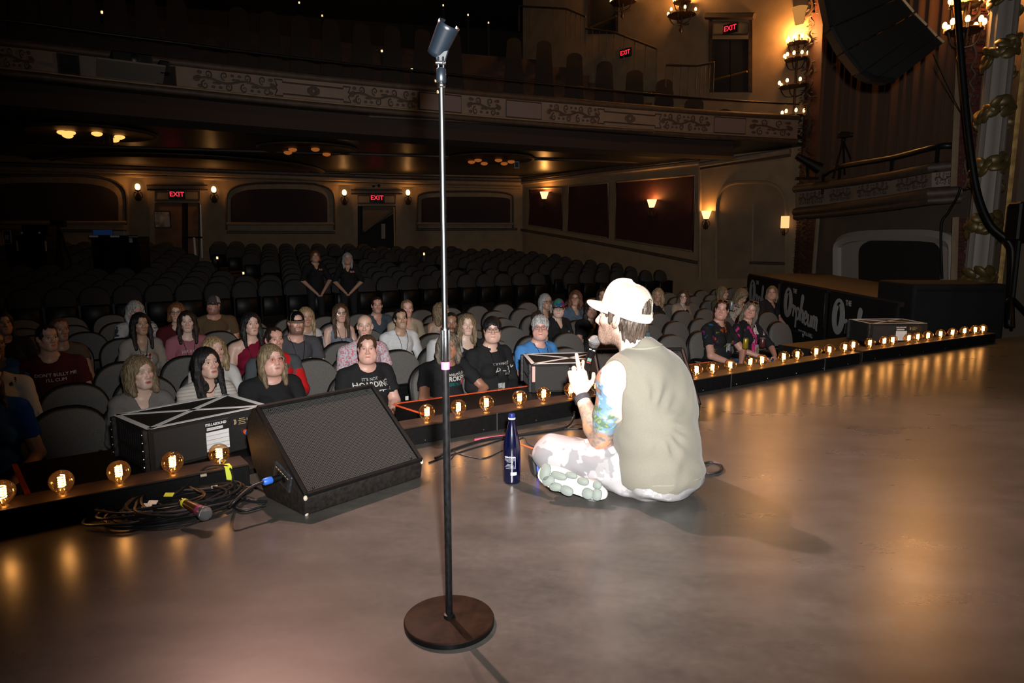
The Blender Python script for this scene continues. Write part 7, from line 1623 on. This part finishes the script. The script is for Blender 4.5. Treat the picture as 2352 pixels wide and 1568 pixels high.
# the empty clip: a tapered C-shaped cradle tilted up to the right
_ca = Vector((.46, -.36, .80)).normalized(); cl_m = Matrix.Translation((.004, 0, zt + .106)) @ _ca.to_track_quat('Y', 'Z').to_matrix().to_4x4() @ Matrix.Rotation(-.9, 4, 'Y'); b = MB(cl_m); vs = []; fs = []; na, nl = 18, 8
for j in range(nl + 1):
    q = j / nl; r = .021 + .005 * q; y = -.040 + .080 * q
    for k in range(na + 1):
        a = math.radians(128 + 284 * k / na); vs.append((r * math.cos(a) * 1.05, y, r * math.sin(a) * 1.25 + .004))
for j in range(nl):
    for k in range(na): fs.append((j * (na + 1) + k, j * (na + 1) + k + 1, (j + 1) * (na + 1) + k + 1, (j + 1) * (na + 1) + k))
b.add(vs, fs); ck = b.build('clip_cradle', CLIPM, t, smooth=True); sm = ck.modifiers.new('thick', 'SOLIDIFY'); sm.thickness = .0035
b = MB(); b.prism([(-.010, -.005, zt + .052), (.010, -.005, zt + .052), (.020, -.006, zt + .082), (-.014, -.006, zt + .076)], (0, .011, 0)); b.build('clip_neck', CLIPM, t, bevel=.002)
b = MB(); b.ball((-.008, 0, zt - .016), (.0045, .0045, .0045), 8, 5); b.ball((-.0135, 0, zt + .010), (.0035, .0035, .0035), 8, 5); b.build('set_screw', BRASS, t, smooth=True)
# ---- blue glass bottle
P = ground(1175.5, 1106, 0); t = thing('bottle', 'tall cobalt blue glass bottle with white back print standing between the stand and the man', 'bottle', P)
BLUEG = M('cobalt_glass', (.0008, .0016, .014), .16, spec=.9, coat=.5)
b = MB(); b.lathe([(.034, 0), (.0375, .004), (.0382, .012), (.0382, .150), (.0372, .165), (.0335, .190), (.0265, .222), (.0185, .252), (.0142, .275), (.0138, .283)], 44); b.build('glass_body', BLUEG, t, smooth=True)
b = MB(); b.lathe([(.0150, .283), (.0158, .285), (.0158, .288), (.0150, .290)], 28); b.build('white_ring', M('cap_ring', (.55, .57, .62), .5), t, smooth=True)
b = MB(); b.lathe([(.0144, .289), (.0146, .303), (.0138, .307), (.001, .3075)], 28); b.build('cap', M('navy_cap', (.008, .016, .11), .3), t, smooth=True)
PRT = M('bottle_print', (.50, .53, .58), .6); R_ = .0386
def wrapped(me):
    for v in me.vertices:
        a = -math.pi / 2 + v.co.x / R_ - .10; v.co = Vector((R_ * math.cos(a), R_ * math.sin(a), v.co.y))
    return me
def btext(tx, size, x, z, bold=0):
    me = text_mesh(tx, size, 0, bold=bold)
    for v in me.vertices: v.co.x += x; v.co.y += z
    link('print', wrapped(me), PRT, t)
btext('SARATOGA', .0095, -.004, .122, .0004)
for k, ln_ in enumerate(('NATURAL SPRING WATER', 'BOTTLED AT THE SOURCE', 'PLEASE RECYCLE', '', 'SERVE COLD', 'REFRESHING SINCE', 'KEEP IN A COOL PLACE')):
    if ln_: btext(ln_, .0040, -.006, .114 - .0058 * k)
b = MB()
for x0, x1, z0, z1 in ((.006, .020, .1225, .1235), (.0195, .0205, .072, .1235), (-.024, .0205, .072, .073)):
    n = 8; vs = [(x0 + (x1 - x0) * k / n, z, 0) for k in range(n + 1) for z in (z0, z1)]; b.add([(x, z, 0) for x, z, _ in vs], [(2 * k, 2 * k + 2, 2 * k + 3, 2 * k + 1) for k in range(n)])
link('print', wrapped(b.mesh('print')), PRT, t)
b = MB(); n = 10; b.add([(-.001 + .027 * k / n, z, 0) for k in range(n + 1) for z in (.042, .056)], [(2 * k, 2 * k + 2, 2 * k + 3, 2 * k + 1) for k in range(n)]); link('barcode_patch', wrapped(b.mesh('barcode_patch')), PRT, t)
# ---- cables
RUB = M('black_rubber_cable', (.009, .009, .010), .42, spec=.35)
def cable(label, pts, r=.005, mat=RUB, closed=False, n=8):
    P = catmull([ground(x, y, (q[0] if q else r)) for x, y, *q in pts], n, closed); c = P[0]; b = MB(); b.tube([p - c for p in P], r, 7, closed); o = b.build('cable', mat, smooth=True); o.location = c; tag(o, label, 'cable', None); return o
cable('thick black cable running along the floor and up over the footlight strip', [(1000, 1052), (1040, 1032), (1110, 1010), (1180, 1000), (1255, 990), (1300, 980, .012), (1316, 962, .03), (1320, 945, .07)], .0075)
cable('thin black cable beside the thick one, ending behind the seated man', [(985, 1062), (1050, 1040), (1130, 1016), (1200, 996), (1270, 986), (1330, 984), (1400, 985)], .004)
cable('thin loose black wire curling on the floor between the stand and the bottle', [(1000, 1050), (1018, 1048), (1030, 1058), (1045, 1040), (1036, 1032), (1050, 1040), (1075, 1048), (1110, 1052), (1150, 1036), (1200, 1005), (1212, 1018), (1228, 1026)], .0028)
b = MB(); a, d = ground(1090, 1010, .004), ground(1162, 1000, .004); b.tube([(0, 0, 0), d - a], .006, 6); o = b.build('cable', M('pink_cable', (.70, .07, .16), .5), smooth=True); o.location = a; tag(o, 'short pink cable lying beside the thick black cable left of the bottle', 'cable')
a, d = ground(1196, 1020, .001), ground(1224, 1030, .001); u = (d - a).normalized(); n = Vector((-u.y, u.x, 0)) * .007; b = MB(); b.prism([n, d - a + n, d - a - n, -n], (0, 0, .001)); o = b.build('tape', ORT); o.location = a; tag(o, 'short strip of orange tape on the stage floor right of the bottle', 'tape')
for k, (px0, py0, rx, ry, tn) in enumerate(((1632, 1074, 26, 13, 4.3),)):
    pts = [(px0 + rx * math.cos(a) * (1 - .12 * math.sin(a * .37)), py0 + ry * math.sin(a) * (1 + .10 * math.cos(a * .41)), .006 + .0015 * (i % 5)) for i, a in enumerate([2 * math.pi * tn * j / 40 for j in range(41)])]; cable('small coil of black cable with a gold plug behind the seated man', pts, .0030, n=3)
# ---- heap of coiled cable with a microphone lying on it
hc = ground(418, 1168, 0); t = thing('cable_heap', 'tangled heap of coiled black cables on the floor left of the big monitor', 'cable', hc)
XV = (ground(470, 1158, 0) - ground(366, 1178, 0)).normalized(); YV = Vector((-XV.y, XV.x, 0)); rnd = random.Random(3)
for k in range(18):
    cx, cy = rnd.uniform(-.06, .06), rnd.uniform(-.03, .03); ra, rb = rnd.uniform(.13, .235), rnd.uniform(.09, .15); ph = rnd.uniform(0, 6.3); z0 = .006 + .0028 * k; n = 26; pts = []
    if k in (2, 5): cx -= .13; ra *= .75
    for j in range(n):
        a = ph + 2 * math.pi * j / n; w_ = 1 + .06 * math.sin(3 * a + k) + .04 * math.sin(5 * a + 2 * k); pts.append(XV * (cx + ra * w_ * math.cos(a)) + YV * (cy + rb * w_ * math.sin(a)) + Vector((0, 0, z0 + .006 * math.sin(2 * a + k))))
    b = MB(); b.tube(catmull(pts, 3, True), .0052, 6, True); b.build('coil', RUB, t, smooth=True)
lp = catmull([XV * x + YV * y + Vector((0, 0, z)) for x, y, z in ((-.02, .06, .04), (.05, .10, .07), (.12, .14, .11), (.20, .12, .10), (.20, .06, .05), (.12, .05, .045), (.02, .07, .05))], 6); b = MB(); b.tube(lp, .0050, 6); b.build('loose_loop', RUB, t, smooth=True)
for q in ((.10, .11, .085), (.13, .05, .048)): b = MB(); c = XV * q[0] + YV * q[1] + Vector((0, 0, q[2])); b.tube([c - XV * .012, c + XV * .012], .0064, 8); b.build('tape_flag', M('beige_tape', (.42, .33, .26), .7), t)
for q, mt in (((-.12, -.015, .045), WHITE), ((-.10, .0, .048), WHITE), ((-.04, .02, .06), M('neon_tape'))): b = MB(); b.box(XV * q[0] + YV * q[1] + Vector((0, 0, q[2])), (.035, .020, .003), Matrix.Rotation(.4, 3, 'X')); b.build('tape_flag', mt, t)
p0_, p1_ = ground(416, 1150, .085), ground(471, 1179, .062); t, m, L_ = microphone(p0_, p1_, 'microphone with a bronze handle and a magenta band lying on the cable heap', M('magenta_tape', (.22, .01, .11), .5), M('bronze_handle', (.16, .085, .035), .3, .8), M('mic_grille'))
b = MB(m); b.lathe([(.0135, L_ * .10), (.0155, L_ * .11), (.0160, L_ * .18), (.0140, L_ * .19)], 18); b.build('yellow_band', M('neon_tape'), t, smooth=True)
# speaker cable into the big monitor, with a blue plug
Pm = mon.matrix_basis @ (cmm @ Vector((0, 0, .0))); nx = (mon.matrix_basis.to_3x3() @ Vector((-1, 0, 0))).normalized(); t = thing('speaker_cable', 'black speaker cable with a blue plug pushed into the side of the big monitor', 'cable', Pm)
b = MB(); b.tube([nx * .012, nx * .050], .0125, 16); b.build('plug_body', BLACK, t, smooth=True); b = MB(); b.tube([nx * .046, nx * .050, nx * .078, nx * .084], [.0115, .0145, .0145, .010], 16); b.build('blue_sleeve', M('blue_plug', (.03, .14, .62), .4), t, smooth=True)
pts = [nx * .08, nx * .14 + Vector((0, 0, -.010)), nx * .22 + Vector((0, 0, -.055)), ground(545, 1142, .012) - Pm, ground(536, 1160, .010) - Pm, ground(560, 1172, .010) - Pm, ground(610, 1160, .010) - Pm]; b = MB(); b.tube(catmull(pts, 8), .0065, 8); b.build('lead', RUB, t, smooth=True)
cable('black cable looping on the floor behind the blue plug', [(610, 1128), (570, 1112), (548, 1120), (540, 1136), (565, 1148), (612, 1152)], .006)
# ---- banner wall at the right edge of the pit
PA, PB = PITWALL; PD = (PB - PA).normalized(); PN = Vector((-1, .07, 0)).normalized()
SKIRT = M('black_skirt', (.005, .005, .0055), .85, noise=(3, .3), spec=.2); LET = M('banner_grey', (.30, .30, .30), .7)
b = MB(); b.prism([PA + Vector((0, 0, .30)), PB + Vector((0, 0, .30)), PB + Vector((1.3, .4, .30)), PA + Vector((1.6, 0, .30))], (0, 0, -.06)); o = b.build('side_stage_deck', M('brown_deck', (.016, .011, .008), .6)); tag(o, 'dark brown deck top behind the lettered black banners', 'platform')
def script(letters_mat, t, M_):
    """the word drawn as brush strokes, x right, y up, units of one x-height"""
    ST = {'O': [[(.95 * math.cos(a) * .62, 1.0 + 1.25 * math.sin(a) * .95) for a in [1.9 + 2 * math.pi * k / 26 for k in range(27)]], [(.30 * math.cos(a) + .0, 1.0 + .92 * math.sin(a)) for a in [2.2 + 1.75 * math.pi * k / 20 for k in range(21)]]]}
    words_ = [('O', 0)]
    def S_(pts, w_=.125): b.tube([(q[0], q[1], 0) for q in pts], w_, 6, flat=.25)
    b = MB(M_)
    for st in ST['O']: S_(st, .15)
    x = .75
    S_(catmull([(x, .75, 0), (x + .12, 1.0, 0), (x + .22, .85, 0), (x + .22, .05, 0)], 4)); S_(catmull([(x + .22, .5, 0), (x + .38, .95, 0), (x + .55, .85, 0), (x + .62, .5, 0)], 4)); x += .72
    S_([(x, .95), (x, -.75)]); S_(catmull([(x, .7, 0), (x + .2, .98, 0), (x + .42, .75, 0), (x + .40, .25, 0), (x + .18, .02, 0), (x, .25, 0)], 4)); x += .60
    S_(catmull([(x - .1, .2, 0), (x + .12, 1.2, 0), (x + .25, 2.0, 0), (x + .10, 2.15, 0), (x + .02, 1.6, 0), (x + .02, .02, 0)], 5)); S_(catmull([(x + .02, .5, 0), (x + .2, .98, 0), (x + .38, .8, 0), (x + .38, .1, 0), (x + .5, .05, 0)], 4)); x += .60
    S_(catmull([(x, .45, 0), (x + .3, .55, 0), (x + .32, .9, 0), (x + .14, 1.0, 0), (x, .6, 0), (x + .08, .1, 0), (x + .3, .02, 0), (x + .46, .25, 0)], 4)); x += .58
    S_(catmull([(x, .95, 0), (x, .25, 0), (x + .18, .02, 0), (x + .36, .3, 0), (x + .38, .95, 0)], 4)); S_([(x + .38, .95), (x + .38, .1), (x + .46, .03)]); x += .60
    S_([(x, .95), (x, .03)]); S_(catmull([(x, .6, 0), (x + .16, .98, 0), (x + .30, .8, 0), (x + .30, .03, 0)], 4)); S_(catmull([(x + .30, .6, 0), (x + .46, .98, 0), (x + .60, .8, 0), (x + .60, .1, 0), (x + .72, .08, 0)], 4))
    return b.build('script_lettering', letters_mat, t, smooth=True)
for k, (q0, q1, nm, wh) in enumerate(((.0, .33, 'first', 'behind the woman in the black polo'), (.345, .665, 'second', 'the readable middle one'), (.68, 1.0, 'third', 'nearest the stage, above the cabinet'))):
    a, c = PA.lerp(PB, q0), PA.lerp(PB, q1); t = thing('banner_barrier', 'black banner with grey Orpheum lettering, %s' % wh, 'banner', (a.x, a.y, -1.05)); L_ = (c - a).length
    t['label'] = ('black banner with grey script lettering, ' + wh)
    fmx = facing((0, 0, 0), c - a, (0, 0, 1)); b = MB(fmx); b.box((L_ / 2, .67, .0), (L_ * .985, 1.32, .03)); b.build('skirt', SKIRT, t, bevel=.005)
    b = MB(fmx); b.tube([(L_ - .01, .75, .03), (L_ - .01, 1.28, .03)], .012, 6); b.build('edge_pole', CHROME if k < 2 else DARKMETAL, t)
    for s_ in (0, 1): b = MB(fmx); b.tube([(L_ - .02, .35 - .1 * s_, .03), (L_ - .15 + .1 * s_, .04, .55)], .016, 6); b.build('brace', M('grey_steel', (.22, .22, .22), .4, .6), t)
    u = L_ * .150; script(LET, t, fmx @ Matrix.Translation((L_ * .17, .78, .018)) @ Matrix.Rotation(-.08, 4, 'Z') @ Matrix.Diagonal((u, .20, .06, 1)))
    text_on('lettering', 'THE', .10, fmx @ Matrix.Translation((L_ * .33, 1.20, .018)), LET, t, bold=.004); text_on('lettering', 'THEATER & HALL', .085, fmx @ Matrix.Translation((L_ * .62, .55, .018)), LET, t, bold=.003)
t = thing('road_case', 'big black draped box beside the stage between the banners and the column', 'case', (4.95, 8.0, -1.05)); b = MB(); b.box((.28, .35, .80), (1.1, .8, 1.55)); b.build('cloth_cover', SKIRT, t, bevel=.04, bseg=3, smooth=True); b = MB(); b.box((.28, .35, .01), (1.0, .7, .05)); b.build('wheel_board', BLACK, t)
b = MB(); b.box((.28, -.06, 1.50), (1.02, .01, .03)); b.build('trim_edge', DARKMETAL, t)
# ---- hanging line array, cables, tripod camera, sound desk
LN = [(2055, 187, 6.3), (2012, 181, 6.25), (1983, 165, 6.2), (1944, 116, 6.15), (1914, 62, 6.1), (1896, -30, 6.1)]; RN = [(2166, 100, 6.9), (2150, 86, 6.95), (2128, 62, 7.0), (2098, 32, 7.0), (2066, -6, 7.0), (2040, -60, 7.0)]
c0 = at(2100, 60, 6.7); t = thing('line_array', 'big black hanging loudspeaker array at the upper right, cut by the top edge', 'speaker', c0); GLO = M('array_side_lit', (.30, .19, .10), .35, .3, noise=(6, .4))  # side plates coloured orange-brown: the candelabra's light on them is painted in
for i in range(5):
    a0, a1, d0, d1 = at(*LN[i]) - c0, at(*LN[i + 1]) - c0, at(*RN[i]) - c0, at(*RN[i + 1]) - c0; th = Vector((.25, .95, .12)) * .45
    b = MB(); g = .01; e = (a1 - a0) * .03; vs = [a0 + e, a1 - e, d1 - e, d0 + e]; b.add(vs + [v + th for v in vs], ((0, 1, 2, 3), (7, 6, 5, 4), (0, 4, 5, 1), (1, 5, 6, 2), (2, 6, 7, 3), (3, 7, 4, 0))); b.build('array_cabinet', M('array_black', (.008, .008, .008), .5), t)
    s0, s1 = d0 + (d1 - d0) * .06, d1 - (d1 - d0) * .06; n = (d1 - d0).cross(th).normalized(); n = n if n.x > 0 else -n
    b = MB(); b.prism([s0 + n * .01 + th * .05, s1 + n * .01 + th * .05, s1 + n * .01 + th * .95, s0 + n * .01 + th * .95], n * .02); b.build('side_plate', GLO, t)
    b = MB(); b.tube([s0 + n * .04 + th * .5, s1 + n * .04 + th * .5], .03, 6); b.build('rigging_link', BLACK, t)
    b = MB(); b.tube([a0 - Vector((.02, .02, 0)), a1 - Vector((.02, .02, 0))], .025, 6); b.build('rigging_chain', BLACK, t)
def hang(label, pts, r, mat=BLACK, name='cable'):
    P = catmull([at(*p) for p in pts], 8); c = P[-1]; b = MB(); b.tube([p - c for p in P], r, 8); o = b.build(name, mat, smooth=True); o.location = c; return tag(o, label, 'cable')
hang('thick bundle of black cable hanging from above down past the gilded column', [(2196, -40, 8.6), (2204, 80, 8.6), (2214, 200, 8.6), (2226, 320, 8.55), (2245, 440, 8.5), (2275, 515, 8.4), (2318, 556, 8.3), (2326, 600, 8.3), (2318, 745, 8.3)], .040)
hang('thin dark cable hanging under the box balcony rail', [(2208, 340, 11.1), (2206, 430, 11.1), (2180, 485, 11.3), (2162, 520, 11.4), (2164, 640, 11.4)], .02)
hang('thin slack wire crossing in front of the rust brown curtain', [(2143, 125, 7.2), (2175, 195, 8.5), (2210, 265, 10.4)], .006)
t = thing('stage_lamp', 'dark lamp on a bracket at the left end of the box balcony', 'light', at(1856, 372, 15.6)); b = MB(Matrix.Rotation(.5, 4, 'Y')); b.tube([(-.30, 0, 0), (.12, 0, 0), (.30, 0, 0)], [.06, .11, .14], 12); b.build('barrel', BLACK, t, smooth=True); b = MB(); b.tube([(0, 0, 0), (.02, 0, -.35)], .03, 6); b.box((0, 0, -.36), (.5, .08, .05)); b.build('yoke', BLACK, t)
P = at(1936, 398, 14.7); t = thing('camera_tripod', 'small video camera on a black tripod standing in the box balcony', 'camera', P); hd_ = at(1937, 322, 14.7) - P
for s_, q in ((0, (1914, 408)), (1, (1966, 396)), (2, (1940, 402))): b = MB(); b.tube([hd_, at(q[0], q[1], 14.6 + .2 * s_) - P], .022, 6); b.build('leg', BLACK, t)
b = MB(); b.box(hd_ + Vector((0, 0, .11)), (.20, .14, .12)); b.tube([hd_ + Vector((.1, 0, .11)), hd_ + Vector((.2, -.03, .11))], .05, 10); b.build('camera_body', BLACK, t, bevel=.01); b = MB(); b.ball(hd_, .05, 8, 6); b.build('tripod_head', BLACK, t, smooth=True)
STEEL = M('case_edge', (.55, .58, .62), .35, .6); DESKD = 15.5
def desk_case(px0, px1, py0, py1, D, name, label, cat, lit=True):
    a, c = at(px0, py1, D), at(px1, py0, D); w_, h = c.x - a.x, c.z - a.z; fl = rake(to_ed(a)[1]); t = thing(name, label, cat, ((a.x + c.x) / 2, a.y, fl)); z0 = a.z - fl
    b = MB(); b.box((0, .25, z0 + h / 2), (w_, .5, h)); b.build('body', BLACK, t, bevel=.01); b = MB(); b.box((0, .25, z0 / 2), (w_ * .9, .45, z0)); b.build('stand', BLACK, t)
    return t, w_, h, z0
t, w_, h, z0 = desk_case(9, 28, 530, 559, DESKD, 'flight_case', 'black flight case with bright metal edging at the far left of the sound desk', 'case')
for x in (-1, 1): b = MB(); b.box((x * w_ * .46, -.01, z0 + h / 2), (w_ * .09, .02, h)); b.build('edge', STEEL, t)
for z in (0, 1): b = MB(); b.box((0, -.01, z0 + h * z), (w_, .02, w_ * .07)); b.build('edge', STEEL, t)
b = MB(); b.box((0, -.012, z0 + h * .5), (w_ * .4, .02, h * .4)); b.build('latch', STEEL, t)
t, w_, h, z0 = desk_case(40, 108, 541, 575, DESKD, 'sound_console', 'black mixing console on the desk at the back of the house', 'console'); b = MB(); b.box((0, .3, z0 + h + .12), (w_ * .9, .3, .25)); b.build('meter_bridge', BLACK, t, bevel=.02)
for x in (-1, 1): b = MB(); b.box((x * w_ * .48, -.01, z0 + h * .3), (.03, .02, h * .7)); b.build('edge', STEEL, t); b = MB(); b.ball((x * w_ * .3, -.0, z0 + h + .06), .03, 8, 5); b.build('knob', STEEL, t)
t, w_, h, z0 = desk_case(203, 290, 540, 547, DESKD, 'lighting_console', 'lighting console with a small blue screen at the back of the house', 'console')
b = MB(); b.box((-.15, .1, z0 + h + .06), (w_ * .5, .02, .12)); b.build('screen', M('dim_screen', (.01, .02, .05), .2, emit=((.05, .15, .5), .05)), t)
for x in (-.3, .18): b = MB(); b.box((x, -.01, z0 + h * .6), (.2, .02, .04)); b.build('fader_row', M('pale_fader', (.5, .55, .6), .5), t)
b = MB(); b.box((.32, .0, z0 + h + .04), (w_ * .3, .2, .1)); b.build('side_wing', M('grey_panel', (.16, .17, .18), .5), t, bevel=.01)
t, w_, h, z0 = desk_case(293, 318, 543, 558, DESKD, 'monitor_screen', 'small black monitor with a bright reflected edge beside the lighting console', 'monitor'); b = MB(); b.box((.02, -.01, z0 + h * .95), (w_ * .8, .02, .02)); b.box((-.04, -.01, z0 + h * .4), (.07, .02, .10)); b.build('edge', STEEL, t)
P = at(139, 560, DESKD); t = thing('tripod', 'dark tripod standing behind the sound desk', 'tripod', (P.x, P.y, rake(to_ed(P)[1])))
for s_ in (-1, 0, 1): b = MB(); b.tube([(0, 0, 1.75), (s_ * .35, .1 * s_ * s_, 0)], .03, 6); b.build('leg', BLACK, t)
b = MB(); b.box((0, 0, 1.8), (.3, .12, .12)); b.build('head', BLACK, t)
P = at(449, 590, 21.6); t = thing('stanchion', 'thin white stanchion post in the left back doorway', 'post', (P.x, P.y, rake(to_ed(P)[1]))); z1 = at(447, 545, 21.6).z - t.location.z
b = MB(); b.tube([(0, 0, 0), (0, 0, z1)], .035, 8); b.build('post', M('white_post', (.6, .6, .6), .5), t); b = MB(); b.lathe([(.18, 0), (.18, .03), (.03, .05)], 16); b.build('base', BLACK, t); b = MB(); b.box((-.05, 0, z1), (.6, .02, .05)); b.build('belt', BLACK, t)
# curtain-side stand and far right dark gear
t = thing('light_stand', 'dark equipment stand against the wall at the far right edge', 'stand', at(2318, 748, 8.3)); b = MB(); b.tube([(0, 0, 0), (0, 0, 1.1)], .03, 8); b.build('pole', BLACK, t)
for a in (0, 2.1, 4.2): b = MB(); b.tube([(0, 0, .35), (.35 * math.cos(a), .35 * math.sin(a), .02)], .02, 6); b.build('leg', BLACK, t)
b = MB(); b.box((.05, 0, 1.25), (.3, .22, .45)); b.build('head_box', BLACK, t, bevel=.02)
